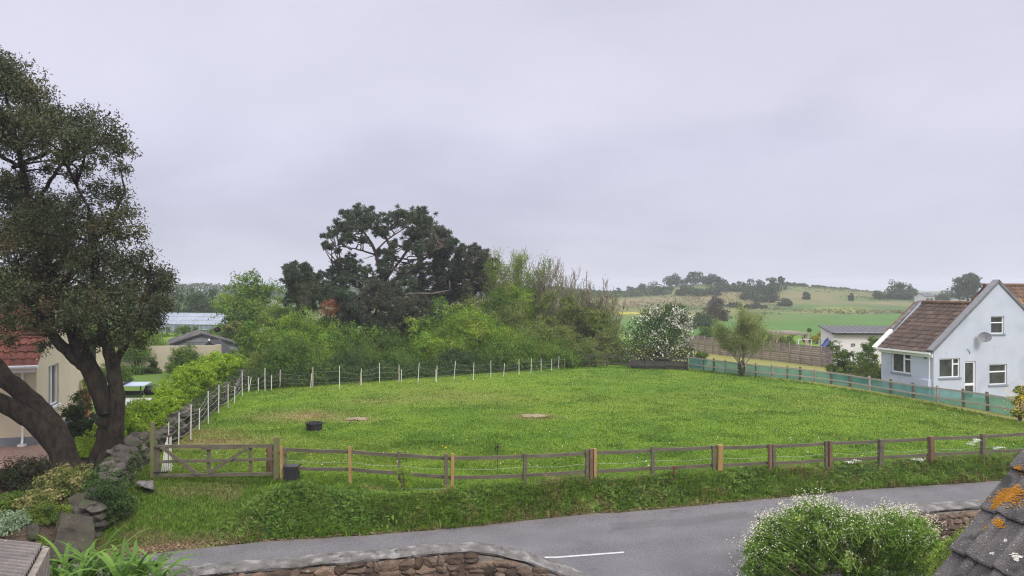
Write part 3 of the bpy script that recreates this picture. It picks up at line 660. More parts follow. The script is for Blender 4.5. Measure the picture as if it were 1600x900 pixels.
# ------------------------------------------------------------------ wire stake fences
def stake_fence(name, label, stakes, wires, sag=.04, mat_w='wire', wr=.0045):
    b0 = ground_hit(*stakes[0][:2]); root = thing(name, label, 'fence', b0); tops = []
    for st in stakes:
        u, v, vt = st[:3]; kind = st[3] if len(st) > 3 else 'w'; b = ground_hit(u, v); hgt = (v - vt) / F * b[1]; ut = st[4] if len(st) > 4 else 0
        lean = np.array([ut / F * b[1], RNG.normal() * .03, 0]); mb = MB(); r = .023 if kind == 'w' else .042
        mb.tube([b - np.array([0, 0, .1]), b + lean + np.array([0, 0, hgt])], [r, r * .9], 6); obj('post', mb, M['post_white' if kind == 'w' else 'post_grey'], root)
        tops.append((b, lean, hgt))
    for fr in wires:
        P = []
        for (b, l, h) in tops: P.append(b + l * fr + np.array([0, -.035, min(h, 1.25) * fr]))
        Q = []
        for a, c in zip(P[:-1], P[1:]): Q += [a, (a + c) / 2 - np.array([0, 0, sag * RNG.uniform(.3, 1.3)])]
        mb = MB(); mb.tube(Q + [P[-1]], wr, 4); obj('wire', mb, M[mat_w], root)
    return root
stake_fence('wire_fence', 'sagging white wire fence on white stakes along the dry stone wall', 
    [(263, 700, 660), (279, 700, 645), (298, 688, 633), (311, 672, 638), (325.5, 662, 611), (341.5, 646, 601), (356, 638, 600, 'g'), (366.5, 630, 604), (378.5, 619, 580), (388, 613, 588)], (.3, .55, .78, .97), .07)
S = [(388, 613, 590, 'w', 4), (403.5, 612, 590), (414, 611, 575), (424, 610, 586), (437, 607, 578, 'g', 1), (485, 607, 583, 'w', 2), (488.5, 607, 574, 'g', 0), (530.5, 608, 572), (563, 602, 582, 'g', 1), (564.5, 602, 576), (593, 599, 567), (623.5, 597, 570, 'g'), (627, 597, 577), (653, 597, 567, 'w', 2), (681, 596, 577), (682, 596, 571, 'w', 1), (709, 593.5, 564, 'w', 3), (739.5, 594, 567, 'w', 1), (767, 592, 563), (786.5, 589, 568, 'w', 2), (811, 586, 561), (829.5, 583.5, 560, 'w', 1), (845.5, 580.5, 560, 'g'), (862, 579.5, 561, 'w'), (872.5, 576.5, 556, 'w', 1), (882, 575.5, 559, 'g'), (894.5, 574, 555), (904, 573, 558, 'g', -1), (912.5, 571, 555, 'w', -1)]
stake_fence('wire_fence', 'thin wire fence on pale stakes along the thicket at the far side', S, (.3, .55, .8), .025, wr=.0024)
# loose bundle of white stakes leaning by the gate
st = thing('spare_stakes', 'bundle of spare white stakes leaning by the hinge end of the gate', 'stakes', ground_hit(258, 716))
for k in range(6):
    b = px(252 + k * 3, 735 - k * 1.5, 22.6 + .05 * k); b[2] = tz(b[0], b[1]); t2 = px(259 + k * 1.6 + RNG.normal(), 683 + RNG.normal() * 4, 22.8); mb = MB(); mb.tube([b, t2], .017, 5); obj('stake', mb, M['post_white'], st)

# ------------------------------------------------------------------ dark rail fence under the hawthorn, green mesh fence
rf = thing('rail_fence', 'dark weathered rail fence with boards beneath the blossoming hawthorn', 'fence', ground_hit(1000, 573))
FP = [(918, 572), (948, 572), (985, 571), (1010, 571), (1040, 571), (1074, 572)]
fp = [px(u, 572, 54.2 - .3 * k) for k, (u, v) in enumerate(FP)]
for p in fp:
    zb = tz(p[0], p[1]); mb = MB(); mb.box((p[0], p[1], zb + .42), (.09, .09, .95)); obj('post', mb, M['wood_dark'], rf)
for a, c in zip(fp[:-1], fp[1:]):
    for h in (.32, .84):
        mb = MB(); A = np.array([a[0], a[1] - .07, tz(a[0], a[1]) + h + RNG.normal() * .03]); B = np.array([c[0], c[1] - .07, tz(c[0], c[1]) + h + RNG.normal() * .03]); mb.bar(A, B, .03, .09); obj('rail', mb, M['wood_dark'], rf)
mb = MB()
for a, c in zip(fp[2:-1], fp[3:]): mb.slab([(a[0], a[1] + .06, tz(a[0], a[1]) + .02), (c[0], c[1] + .06, tz(c[0], c[1]) + .02), (c[0], c[1] + .06, tz(c[0], c[1]) + .62), (a[0], a[1] + .06, tz(a[0], a[1]) + .62)], .01)
M['backing'] = mat('dark_backing_board', (.045, .042, .037), (.085, .078, .068), 2, .9); obj('backing_board', mb, M['backing'], rf)

mf = thing('mesh_fence', 'low post and rail fence backed with teal green windbreak netting', 'fence', ground_hit(1160, 585))
GP = [(1075, 556, 575), (1101, 560, 579), (1117, 562, 580), (1131, 562, 583), (1148, 565, 585), (1182, 571, 588), (1212, 574, 590), (1234, 576, 592), (1246, 577, 594), (1272, 577, 597), (1297, 583, 600), (1329, 586, 604), (1358, 590, 610), (1392, 595, 616), (1426, 600, 622), (1465, 604, 628), (1506, 608, 637), (1550, 615, 642), (1588, 622, 652)]
M['net'], t, out = _nt('teal_netting'); L = t.links.new
d1 = N(t, 'ShaderNodeBsdfDiffuse'); tn = N(t, 'ShaderNodeTexNoise'); tn.inputs['Scale'].default_value = 1.5; gp = N(t, 'ShaderNodeNewGeometry'); L(gp.outputs['Position'], tn.inputs[0])
rr_ = ramp(t, [(.3, (.10, .31, .27)), (.7, (.17, .42, .37))]); L(tn.outputs[0], rr_.inputs[0]); L(rr_.outputs[0], d1.inputs[0])
tl_ = N(t, 'ShaderNodeBsdfTranslucent'); L(rr_.outputs[0], tl_.inputs[0]); tp = N(t, 'ShaderNodeBsdfTransparent'); tp.inputs[0].default_value = (.75, .95, .92, 1)
m1 = N(t, 'ShaderNodeMixShader'); m1.inputs[0].default_value = .35; L(d1.outputs[0], m1.inputs[1]); L(tl_.outputs[0], m1.inputs[2])
m2 = N(t, 'ShaderNodeMixShader'); m2.inputs[0].default_value = .28; L(m1.outputs[0], m2.inputs[1]); L(tp.outputs[0], m2.inputs[2]); L(m2.outputs[0], out.inputs[0])
gp3 = []
for k, (u, vt, vb) in enumerate(GP):
    b = ground_hit(u, vb); hgt = (vb - vt) / F * b[1]; gp3.append((b, min(hgt, 1.15)))
bx_ = np.array([b[0] for b, h in gp3]); by_ = np.array([b[1] for b, h in gp3]); kk = np.arange(len(GP))
sm = lambda q: np.convolve(np.pad(q, 2, 'edge'), [.1, .2, .4, .2, .1], 'valid')
bx_ = np.where((kk > 0) & (kk < len(GP) - 1), sm(bx_), bx_); by_ = np.where((kk > 0) & (kk < len(GP) - 1), sm(by_), by_)
HH = np.clip(sm(np.array([h for b, h in gp3])), .8, 1.1)
net = MB(); Vn = []
for k in range(len(GP)):
    b = np.array([bx_[k], by_[k], tz(bx_[k], by_[k])]); Vn += [b + np.array([.05, .06, .0]), b + np.array([.05, .06, HH[k] - .06 + RNG.normal() * .015])]
    mb = MB(); q = .11 if k % 2 == 0 or k > 10 else .07; mb.box(b + np.array([0, 0, HH[k] / 2 + .02]), (q, q, HH[k] + .08), (1, RNG.normal() * .2, 0), (RNG.normal() * .02, RNG.normal() * .02, 1)); obj('post', mb, M['wood_old' if k % 3 else 'post_grey'], mf)
    if k:
        a = pb
        for h0, h1 in ((HH[k - 1] - .08, HH[k] - .08), (HH[k - 1] * .36, HH[k] * .36)):
            mb = MB(); mb.bar(a + np.array([-.06, -.06, h0]), b + np.array([-.06, -.06, h1]), .04, .085); obj('rail', mb, M['post_grey'], mf)
    pb = b
net.add(Vn, [[2 * k, 2 * k + 2, 2 * k + 3, 2 * k + 1] for k in range(len(GP) - 1)]); obj('netting', net, M['net'], mf)
p = np.array([bx_[-1], by_[-1], tz(bx_[-1], by_[-1])])
mb = MB(); mb.box((p[0] + .1, p[1] - .25, p[2] + .75), (.2, .2, 1.6)); obj('fence_end_post', mb, M['wood_old'], base=p, label='thick dark end post by the yellow-flowered shrub at the blue house', cat='post')

# ------------------------------------------------------------------ brown panel fence beyond the mesh fence
pf = thing('panel_fence', 'long brown horizontal-slat panel fence behind the strip of dry lawn', 'fence', px(1190, 562, 66))
A, B = px(1070, 545, 77), px(1302, 577, 57.5); nP = 17
for k in range(nP):
    a = A + (B - A) * k / nP; c = A + (B - A) * (k + 1) / nP; za, zc = tz(a[0], a[1]), tz(c[0], c[1]); mb = MB(); dirv = (c - a); dirv[2] = 0; dirv /= np.linalg.norm(dirv); nrm = np.array([dirv[1], -dirv[0], 0])
    for j in range(9):
        h = .12 + j * .178; q = nrm * (.02 if j % 2 else -.02)
        mb.bar((a[0] + q[0], a[1] + q[1], za + h), (c[0] + q[0], c[1] + q[1], zc + h), .02, .150)
    obj('panel', mb, M['panel'], pf)
    mb = MB(); mb.box((a[0] + nrm[0] * .06, a[1] + nrm[1] * .06, za + .82), (.10, .10, 1.72)); obj('post', mb, M['panel'], pf)

# ------------------------------------------------------------------ dry stone wall with its boulder
dw = MB(); yy = 18.3
for y0 in np.arange(18.2, 47, .36):
    x0 = float(wall_x(y0)) - .12; zz = tz(x0 + .5, y0) - .1; top = .66 + .1 * math.sin(y0 * .9) + (.12 if y0 < 24 else 0)
    for side in (-.19, .0, .19):
        h = 0.
        while h < top:
            sx, sy, sz = RNG.uniform(.24, .42), RNG.uniform(.3, .55), RNG.uniform(.14, .30)
            rock(dw, (x0 + side * (1 - .25 * h) + RNG.normal() * .05, y0 + RNG.normal() * .06, zz + h + sz / 2), (sx, sy, sz), RNG.uniform(-.3, .3), ico=ICO2 if y0 < 30 else ICO1); h += sz * .82
    if RNG.uniform() < .4: rock(dw, (x0 + RNG.normal() * .15, y0, zz + top + .12), (.4, .5, .3), RNG.uniform(0, 3))
obj('dry_stone_wall', dw, M['stone_dry'], base=(-11.5, 22, tz(-11, 22)), label='tumbledown grey dry stone wall between the garden and the paddock', cat='wall')
V = []
bld = MB()
def hull(pts, name, m, base, label, cat):
    bm = bmesh.new(); [bm.verts.new(q) for q in pts]; bmesh.ops.convex_hull(bm, input=bm.verts[:]); 
    bmesh.ops.delete(bm, geom=[v for v in bm.verts if not v.link_faces], context='VERTS')
    bmesh.ops.bevel(bm, geom=bm.edges[:], offset=.05, segments=2, affect='EDGES', profile=.6)
    bmesh.ops.triangulate(bm, faces=bm.faces[:]); bmesh.ops.subdivide_edges(bm, edges=bm.edges[:], cuts=2, use_grid_fill=True)
    bm.verts.ensure_lookup_table(); V = np.array([v.co[:] for v in bm.verts]); bm.verts.index_update(); Fc = [[v.index for v in f.verts] for f in bm.faces]; bm.free()
    nz = np.stack([fbm(V[:, 0] * 5 + V[:, 2] * 3 + k * 9, V[:, 1] * 5 + V[:, 2] * 4, 31 + k, 3) - .5 for k in range(3)], 1); V = V + nz * .10
    mb = MB(); mb.smooth = True
    for k in (3, 4):
        q = [f for f in Fc if len(f) == k]
        if q: mb.F.append(np.array(q))
    mb.V.append(V); mb.n = len(V); return obj(name, mb, M[m], base=base, label=label, cat=cat)
def bp(u, v, d): return tuple(px(u, v, d))
hull([bp(95, 800, 17.6), bp(146, 810, 17.5), bp(150, 836, 17.2), bp(140, 866, 16.9), bp(76, 872, 16.7), bp(82, 850, 16.9), bp(88, 822, 17.2), bp(100, 800, 18.3), bp(140, 806, 18.3), bp(148, 850, 18.2), bp(85, 850, 18.2)], 'boulder', 'boulder', (-10.3, 17.4, tz(-10.3, 17.4)), 'large flat-faced grey boulder at the road end of the dry stone wall', 'boulder')
hull([bp(76, 850, 16.6), bp(100, 842, 16.7), bp(128, 855, 16.6), bp(124, 873, 16.4), bp(72, 874, 16.4), bp(80, 856, 17.0), bp(120, 858, 17.0), bp(122, 872, 17.0)], 'stone', 'boulder', (-10.2, 16.6, 0), 'brownish stone at the foot of the large grey boulder', 'stone')
hull([bp(213, 752, 20.6), bp(240, 750, 20.6), bp(241, 768, 20.4), bp(226, 764, 20.3), bp(212, 758, 20.5), bp(216, 752, 21), bp(239, 752, 21), bp(240, 764, 21)], 'stone', 'coping', (-10.5, 20.6, tz(-10.5, 20.6)), 'pale stone block at the foot of the green-stained gate post', 'stone')
hull([bp(106, 780, 18.4), bp(128, 770, 18.4), bp(138, 790, 18.2), bp(110, 800, 18.1), bp(108, 776, 19), bp(132, 774, 19), bp(136, 795, 18.8), bp(112, 798, 18.8)], 'stone', 'boulder', (-10.9, 18.4, tz(-10.9, 18.4)), 'wedge-shaped stone just above the large grey boulder', 'stone')
hull([bp(43, 822, 17.0), bp(60, 815, 17.0), bp(62, 842, 16.8), bp(40, 845, 16.8), bp(44, 820, 17.5), bp(60, 818, 17.5), bp(58, 842, 17.5), bp(42, 842, 17.5)], 'stone', 'boulder', (-11, 17, tz(-11, 17)), 'small brown stone among the mossy plants above the corrugated roof', 'stone')

# ------------------------------------------------------------------ near rubble walls
def rubble_wall(name, label, P, zt, th, base):
    """mortared wall along the points P (front line), real stones set in mortar, cement coping"""
    root = thing(name, label, 'wall', base); P = [np.array(p, float) for p in P]
    core = MB(); st = MB(); cop = MB()
    Ls = [np.linalg.norm(b - a) for a, b in zip(P[:-1], P[1:])]; T = sum(Ls)
    def at(s):
        for (a, b, l) in zip(P[:-1], P[1:], Ls):
            if s <= l or b is P[-1]: d = (b - a) / l; return a + d * s, d
            s -= l
    nseg = max(2, int(T / .25)); 
    V = []; 
    for k in range(nseg + 1):
        p, d = at(T * k / nseg); n = np.array([-d[1], d[0]]); h = zt(T * k / nseg)
        for q, z_ in ((0, -.3), (0, h - .1), (th, h - .1), (th, -.3)): V.append([p[0] + n[0] * q, p[1] + n[1] * q, z_])
    Q = [[4 * k + j, 4 * k + 4 + j, 4 * k + 4 + (j + 1) % 4, 4 * k + (j + 1) % 4] for k in range(nseg) for j in range(4)]
    core.add(V, np.array(Q)[:, ::-1], [[0, 1, 2, 3]], [[4 * nseg + 3, 4 * nseg + 2, 4 * nseg + 1, 4 * nseg]])
    for face in (0, 1):
        z_ = -.05; row = 0
        while z_ < 1.5:
            rh = RNG.uniform(.10, .20); s = RNG.uniform(-.2, 0)
            while s < T:
                w = RNG.uniform(.12, .42); c = min(max(s + w / 2, 0.02), T - .02)
                hh_ = zt(c)
                if z_ + rh < hh_ - .05:
                    p, d = at(c); n = np.array([-d[1], d[0]]); q = .006 if face == 0 else th - .006
                    split = RNG.uniform() < .25 and rh > .14
                    for (zz, r2) in (((z_ + rh * .25, rh * .5), (z_ + rh * .75, rh * .5)) if split else ((z_ + rh / 2, rh),)):
                        rock(st, (p[0] + n[0] * q, p[1] + n[1] * q, zz), (w * 1.14, .15, r2 * 1.22), math.atan2(d[1], d[0]), cuts=11, keep=(.58, .9))
                s += w
            z_ += rh * .97
    # coping: rounded cement cap
    V = []; prof = [(-.02, -.075), (-.04, -.035), (-.01, .0), (th * .5, .03), (th + .02, .0), (th + .05, -.04), (th + .04, -.1)]
    ns2 = nseg * 3
    for k in range(ns2 + 1):
        s = T * k / ns2; p, d = at(s); n = np.array([-d[1], d[0]]); h = zt(s)
        for j, (q, dz) in enumerate(prof): 
            w1 = .03 * (fbm(s * 2.2 + j * 3.1, j * 1.7, 3, 4) - .5) * 2; V.append([p[0] + n[0] * (q + w1), p[1] + n[1] * (q + w1), h + dz + w1 * .7])
    m_ = len(prof); Q = [[m_ * k + j, m_ * k + j + 1, m_ * (k + 1) + j + 1, m_ * (k + 1) + j] for k in range(ns2) for j in range(m_ - 1)]
    Q += [[m_ * k + m_ - 1, m_ * k, m_ * (k + 1), m_ * (k + 1) + m_ - 1] for k in range(ns2)]
    cop.add(V, np.array(Q)[:, ::-1], [list(range(m_))], [list(range(m_ * ns2 + m_ - 1, m_ * ns2 - 1, -1))])
    obj('wall_body', core, M['mortar'], root); obj('stone_facing', st, M['stone_wall'], root); obj('coping', cop, M['coping'], root)
    return root
th = .38
NW = [(-9.6, 11.65), (-5.75, 12.66), (-3.0, 13.38), (-1.3, 13.84), (-.75, 13.97), (-.25, 14.05), (.25, 14.08), (.8, 14.02), (1.35, 13.85), (1.9, 13.55)]
cum = np.concatenate([[0], np.cumsum([math.dist(a, b) for a, b in zip(NW[:-1], NW[1:])])])
rubble_wall('rubble_wall', 'brown mortared rubble wall with grey cement coping curving down at the driveway', NW, lambda s: float(np.interp(s, [0, cum[3], cum[4], cum[5], cum[6], cum[7], cum[8], cum[9]], [1.27, 1.27, 1.25, 1.15, 1.02, .85, .66, .48])), th, (-3, 13.4, 0))
RW = [(5.45, 15.65), (8, 16.32), (11.2, 17.05), (14.5, 17.85), (20, 19.1)]
rubble_wall('rubble_wall', 'short stretch of rubble wall behind the white-flowered plants near the tiled roof', RW, lambda s: 1.2, th, (8, 16.3, 0))
# ------------------------------------------------------------------ buildings
def clip(poly, a, b, c):
    """keep the side a*x+b*y<=c of a convex polygon"""
    o = []
    for i in range(len(poly)):
        p, q = poly[i], poly[(i + 1) % len(poly)]; dp, dq = a * p[0] + b * p[1] - c, a * q[0] + b * q[1] - c
        if dp <= 1e-9: o.append(p)
        if (dp < -1e-9 and dq > 1e-9) or (dp > 1e-9 and dq < -1e-9):
            t_ = dp / (dp - dq); o.append((p[0] + (q[0] - p[0]) * t_, p[1] + (q[1] - p[1]) * t_))
    return o
class Wall:
    """upright wall plane: origin O, unit direction e, outward normal n; coordinates (s, z)"""
    def __init__(w, O, e, n): w.O = np.array([O[0], O[1], 0.]); w.e = np.array([e[0], e[1], 0.]); w.n = np.array([n[0], n[1], 0.])
    def p(w, s, z, out=0.): return w.O + w.e * s + w.n * out + np.array([0, 0, z])
    def uv(w, u, v):
        r = (u - 800) / F; s = (r * w.O[1] - w.O[0]) / (w.e[0] - r * w.e[1]); Y = w.O[1] + w.e[1] * s; return s, H - (v - 450) / F * Y
    def face(w, mb, poly, holes=(), rev=.14):
        ss_ = sorted({round(q, 4) for q in [min(p[0] for p in poly), max(p[0] for p in poly)] + [h[k] for h in holes for k in (0, 1)]})
        zz_ = sorted({round(q, 4) for q in [min(p[1] for p in poly), max(p[1] for p in poly)] + [h[k] for h in holes for k in (2, 3)]})
        for s0, s1 in zip(ss_[:-1], ss_[1:]):
            for z0, z1 in zip(zz_[:-1], zz_[1:]):
                if any(h[0] - .001 <= s0 and s1 <= h[1] + .001 and h[2] - .001 <= z0 and z1 <= h[3] + .001 for h in holes): continue
                pl = poly
                for (a, b, c) in ((-1, 0, -s0), (1, 0, s1), (0, -1, -z0), (0, 1, z1)):
                    pl = clip(pl, a, b, c)
                    if len(pl) < 3: break
                if len(pl) >= 3: mb.poly([w.p(*q) for q in pl])
        for (s0, s1, z0, z1) in holes:
            for (a, b) in (((s0, z0), (s1, z0)), ((s1, z0), (s1, z1)), ((s1, z1), (s0, z1)), ((s0, z1), (s0, z0))):
                mb.poly([w.p(*a), w.p(*b), w.p(*b, -rev), w.p(*a, -rev)])
    def rect(w, mb, s0, s1, z0, z1, o0, o1):
        c = (w.p(s0, z0, o0) + w.p(s1, z1, o1)) / 2; mb.box(c, (abs(s1 - s0), abs(o1 - o0), abs(z1 - z0)), w.e)
    def window(w, root, s0, s1, z0, z1, bars=(), rev=.14, name='window', sill='sill', curtain=True, fr=.06):
        f = MB(); a, b = -rev + .02, -rev + .08
        w.rect(f, s0, s0 + fr, z0, z1, a, b); w.rect(f, s1 - fr, s1, z0, z1, a, b); w.rect(f, s0 + fr, s1 - fr, z1 - fr, z1, a, b); w.rect(f, s0 + fr, s1 - fr, z0, z0 + fr, a, b)
        for (q0, q1, r0, r1) in bars:
            w.rect(f, s0 + (s1 - s0) * q0, s0 + (s1 - s0) * q1, z0 + (z1 - z0) * r0, z0 + (z1 - z0) * r1, a + .002, b - .002)
        o = obj(name, f, M['white'], root); OFF[o.name] = OFF[root.name]
        g_ = MB(); w.rect(g_, s0 + fr, s1 - fr, z0 + fr, z1 - fr, a - .012, a + .008); obj('pane', g_, M['glass'], o)
        if sill:
            q = MB(); w.rect(q, s0 - .07, s1 + .07, z0 - .09, z0, -rev, .06); obj('sill', q, M[sill], o)
        return o

def panprof(t, amp): return amp * np.sin(np.pi * np.clip((t - .60) / .40, 0, 1)) ** .75 + amp * .12 * np.clip(1 - t / .12, 0, 1)
def tiles(mb, O, E, U, nE, nU, tw, tl, roll=2, amp=.02, lip=.03, rng=RNG, res=10, over=.06, wave='double', skip=None):
    """roof tiles: O eave corner, E along the eave, U up the slope (unit vectors); every tile a piece of its own"""
    E = np.array(E, float); U = np.array(U, float); Nn = np.cross(E, U); Nn /= np.linalg.norm(Nn)
    if Nn[2] < 0: Nn = -Nn
    t_ = np.linspace(0, 1, res)
    if wave == 'double': prof = amp * np.maximum(0, np.cos((t_ * roll) * 2 * math.pi)) ** .8
    elif wave == 'pan': prof = panprof(t_, amp)
    else: prof = amp * np.sin(t_ * 2 * math.pi * roll)
    for j in range(nU):
        for i in range(nE):
            if skip and skip(i, j): continue
            o = np.array(O, float) + E * i * tw + U * j * tl; jit = rng.normal() * .003
            base = o[None, :] + E[None, :] * (t_ * tw)[:, None]
            bot = base - U * 0.0 + Nn * (-.012); lipv = base + Nn * (lip + prof + jit)[:, None]; nose = base + U * .012 + Nn * (lip + prof + .006 + jit)[:, None]
            top = base + U * (tl + over) + Nn * (prof + jit * .5)[:, None]
            V = np.concatenate([bot, lipv, nose, top]); k = np.arange(res - 1)
            mb.add(V, np.concatenate([np.stack([k + r * res, k + 1 + r * res, k + 1 + (r + 1) * res, k + (r + 1) * res], 1) for r in range(3)]))

def unit(v): v = np.array(v, float); return v / np.linalg.norm(v)
UP = np.array([0, 0, 1.])

# --- cream house on the left
hA = np.array([-16.8, 26.0]); f_ = unit([-.957, -.29]); g_ = unit([-.29, .957]); Wd, Ln = 6.5, 11.0; zg, ze, pitch = .62, 3.62, math.radians(42)
hz_ = ze + Wd / 2 * math.tan(pitch)
ch = thing('cream_house', 'cream rendered house with red clay tiled roof behind the big evergreen tree', 'house', (hA[0], hA[1], zg))
gw = Wall(hA, g_, (g_[1], -g_[0])); fw = Wall(hA, f_, (-f_[1] * -1 * -1, f_[0]) if False else (-g_[0], -g_[1]))
s0, z1 = gw.uv(76, 568); s1, z0 = gw.uv(92, 633); z1, z0 = 3.3, 1.75
mb = MB(); gw.face(mb, [(0, zg), (Wd, zg), (Wd, ze), (Wd / 2, hz_), (0, ze)], [(s0, s1, z0, z1)], .16)
fw.face(mb, [(0, zg), (Ln, zg), (Ln, ze), (0, ze)], [])
hB = hA + g_ * Wd; bw = Wall(hB, f_, g_); bw.face(mb, [(0, zg), (Ln, zg), (Ln, ze), (0, ze)])
hC = hA + f_ * Ln; lw = Wall(hC, g_, f_); lw.face(mb, [(0, zg), (Wd, zg), (Wd, ze), (Wd / 2, hz_), (0, ze)])
obj('wall', mb, M['cream'], ch)
gw.window(ch, s0, s1, z0, z1, [(.44, .52, .02, .98)], .16, sill='white' if 'white' in M else 'sill')
mb = MB(); gw.rect(mb, -.02, Wd, zg - .4, zg + .34, -.2, .035); fw.rect(mb, -.0, Ln, zg - .4, zg + .34, -.2, .034); obj('plinth', mb, M['grey_paint'], ch)
mb = MB(); U1 = unit(np.array([g_[0], g_[1], 0]) * math.cos(pitch) + UP * math.sin(pitch)); E1 = np.array([f_[0], f_[1], 0])
O1 = np.array([hA[0], hA[1], ze]) - E1 * .12 - np.array([g_[0], g_[1], 0]) * .28 - UP * .28 * math.tan(pitch) + UP * .1
sl = (Wd / 2 + .28) / math.cos(pitch)
tiles(mb, O1, E1, U1, int(Ln / .30) + 1, int(sl / .345) + 1, .30, .345, 1, .028, .03, wave='sin', res=9); rf = obj('roof', mb, M['redtile'], ch)
mb = MB(); ridge0 = np.array([hA[0], hA[1], 0]) + np.array([g_[0], g_[1], 0]) * Wd / 2 + UP * (hz_ + .06)
mb.slab([ridge0 - E1 * .12, np.array([hB[0], hB[1], ze - .15]) + np.array([g_[0], g_[1], 0]) * .28 - E1 * .12, np.array([hB[0], hB[1], ze - .15]) + np.array([g_[0], g_[1], 0]) * .28 + E1 * Ln, ridge0 + E1 * Ln], .06); obj('roof_slope', mb, M['redtile'], ch)
mb = MB(); mb.tube([ridge0 - E1 * .14 + UP * .02, ridge0 + E1 * Ln], .11, 8); obj('ridge_tiles', mb, M['redtile'], ch)
mb = MB(); q = O1 + E1 * .1 + UP * -.03; mb.tube([q - np.array([g_[0], g_[1], 0]) * .06 - E1 * .12, q + E1 * Ln - np.array([g_[0], g_[1], 0]) * .06], .065, 8); mb.bar(q + E1 * 0 - UP * .10 + np.array([g_[0], g_[1], 0]) * .06, q + E1 * Ln - UP * .10 + np.array([g_[0], g_[1], 0]) * .06, .03, .18); obj('gutter', mb, M['white'], ch)
sdp = fw.uv(36, 600)[0]; q = fw.p(sdp, 0, .07); mb = MB(); mb.tube([q + UP * (ze - .25) + fw.n * .2, q + UP * (ze - .42), q + UP * (zg + .25), q + UP * (zg + .12) + fw.n * .06], .04, 8); mb.box(q + UP * (zg + .05) + fw.n * .05, (.2, .2, .12)); obj('downpipe', mb, M['white'], ch)
mb = MB(); mb.slab([np.array([hA[0], hA[1], ze]) - np.array([g_[0], g_[1], 0]) * .2 + gw.n * .03 - UP * .02, ridge0 + gw.n * .03 - UP * .06, ridge0 + gw.n * .03 - UP * .2, np.array([hA[0], hA[1], ze]) - np.array([g_[0], g_[1], 0]) * .2 + gw.n * .03 - UP * .16], .02); obj('bargeboard', mb, M['white'], ch)
# paving in front of it
mb = MB(); PX, PY = np.meshgrid(np.linspace(-24, -14.6, 40), np.linspace(22.6, 26.6, 20)); mb.sheet(PX, PY, terrain(PX, PY) + .006 + 0 * PX); obj('garden_path', mb, M['brick_path'], kind='structure')
mb = MB(); PX, PY = np.meshgrid(np.linspace(-18.6, -15.4, 20), np.linspace(29.5, 37.2, 30)); PX = PX - (PY - 33) * .29; mb.sheet(PX, PY, terrain(PX, PY) + .012); obj('patio', mb, M['patio'], kind='structure')

# --- garden objects on the left
c = px(199, 600, 37.9); tt_ = thing('table_tennis_table', 'blue-grey table tennis table on the patio behind the big tree', 'table', (c[0], c[1], tz(c[0], c[1])))
e_ = np.array([1., .06, 0]); d_ = np.array([-.25, 1., 0]); zt_ = 1.27
def cor(a, b, z_): return np.array([c[0], c[1], z_]) + e_ * a + d_ * b
mb = MB(); mb.slab([cor(-1.05, -.75, zt_), cor(1.05, -.75, zt_), cor(1.05, .75, zt_), cor(-1.05, .75, zt_)], .04); obj('table_top', mb, M['tt_blue'], tt_)
for a in (-.8, .8):
    mb = MB()
    for b2 in (-.55, .55): mb.bar(cor(a, b2, tz(c[0], c[1])), cor(a, b2, zt_ - .04), .05, .05, up=(0, 1, 0))
    mb.bar(cor(a, -.55, .85), cor(a, .55, .85), .04, .04); obj('leg_frame', mb, M['black'], tt_)
mb = MB(); mb.bar(cor(-.8, 0, .8), cor(.8, 0, .8), .05, .2); obj('folding_frame', mb, M['black'], tt_)
mb = MB(); mb.slab([cor(0, -.85, zt_ + .16), cor(.006, -.85, zt_ + .01), cor(.006, .85, zt_ + .01), cor(0, .85, zt_ + .16)], .008); obj('net', mb, M['black'], tt_)
c2 = px(241, 604, 38.5); z_ = tz(c2[0], c2[1]); mb = MB(); mb.smooth = True
rock(mb, (c2[0], c2[1], z_ + .22), (.9, .6, .5), .2, ico=ICO3, cuts=9, keep=(.6, .9)); obj('covered_barbecue', mb, M['felt2'], base=(c2[0], c2[1], z_), label='low dark grey covered heap beside the table tennis table', cat='cover')
c3 = px(135.5, 620, 31.5); z_ = tz(c3[0], c3[1]); pot = thing('plant_pot', 'terracotta pot at the far corner of the cream house', 'plant pot', (c3[0], c3[1], z_))
zp = px(0, 608, 31.5)[2]; an = np.linspace(0, 2 * math.pi, 17)[:-1]; prof = [(.13, z_), (.21, zp - .08), (.235, zp - .08), (.235, zp), (.19, zp), (.18, zp - .06), (0, zp - .06)]
V = [[c3[0] + r * math.cos(a), c3[1] + r * math.sin(a), z] for r, z in prof for a in an]; mb = MB(); mb.smooth = True; mb.add(V, [[k * 16 + j, k * 16 + (j + 1) % 16, (k + 1) * 16 + (j + 1) % 16, (k + 1) * 16 + j] for k in range(len(prof) - 1) for j in range(16)]); obj('pot', mb, M['terracotta'], pot)
mb = crown(MB(), [(c3[0], c3[1], zp + .18)], [.26], 500, .10); obj('plant', mb, M['l_yellow'], pot)

gwl = MB(); a = px(150, 578, 50.5); c4 = px(341, 578, 48.0); za = px(0, 541.5, 50.5)[2]; zc = px(0, 540, 48)[2]
dn_ = unit(c4 - a); nn_ = np.array([dn_[1], -dn_[0], 0])
gwl.slab([np.array([a[0], a[1], 0]), np.array([c4[0], c4[1], 0]), np.array([c4[0], c4[1], zc]), np.array([a[0], a[1], za])], .22)
gwl.slab([np.array([c4[0], c4[1], 0]) + nn_ * .02 - dn_ * .25, np.array([c4[0], c4[1], 0]) + nn_ * .02 + dn_ * .05, np.array([c4[0], c4[1], zc + .06]) + nn_ * .02 + dn_ * .05, np.array([c4[0], c4[1], zc + .06]) + nn_ * .02 - dn_ * .25], .28)
obj('garden_wall', gwl, M['cream2'], base=(a[0], a[1], .5), label='low cream rendered garden wall in front of the grey shed', cat='wall')

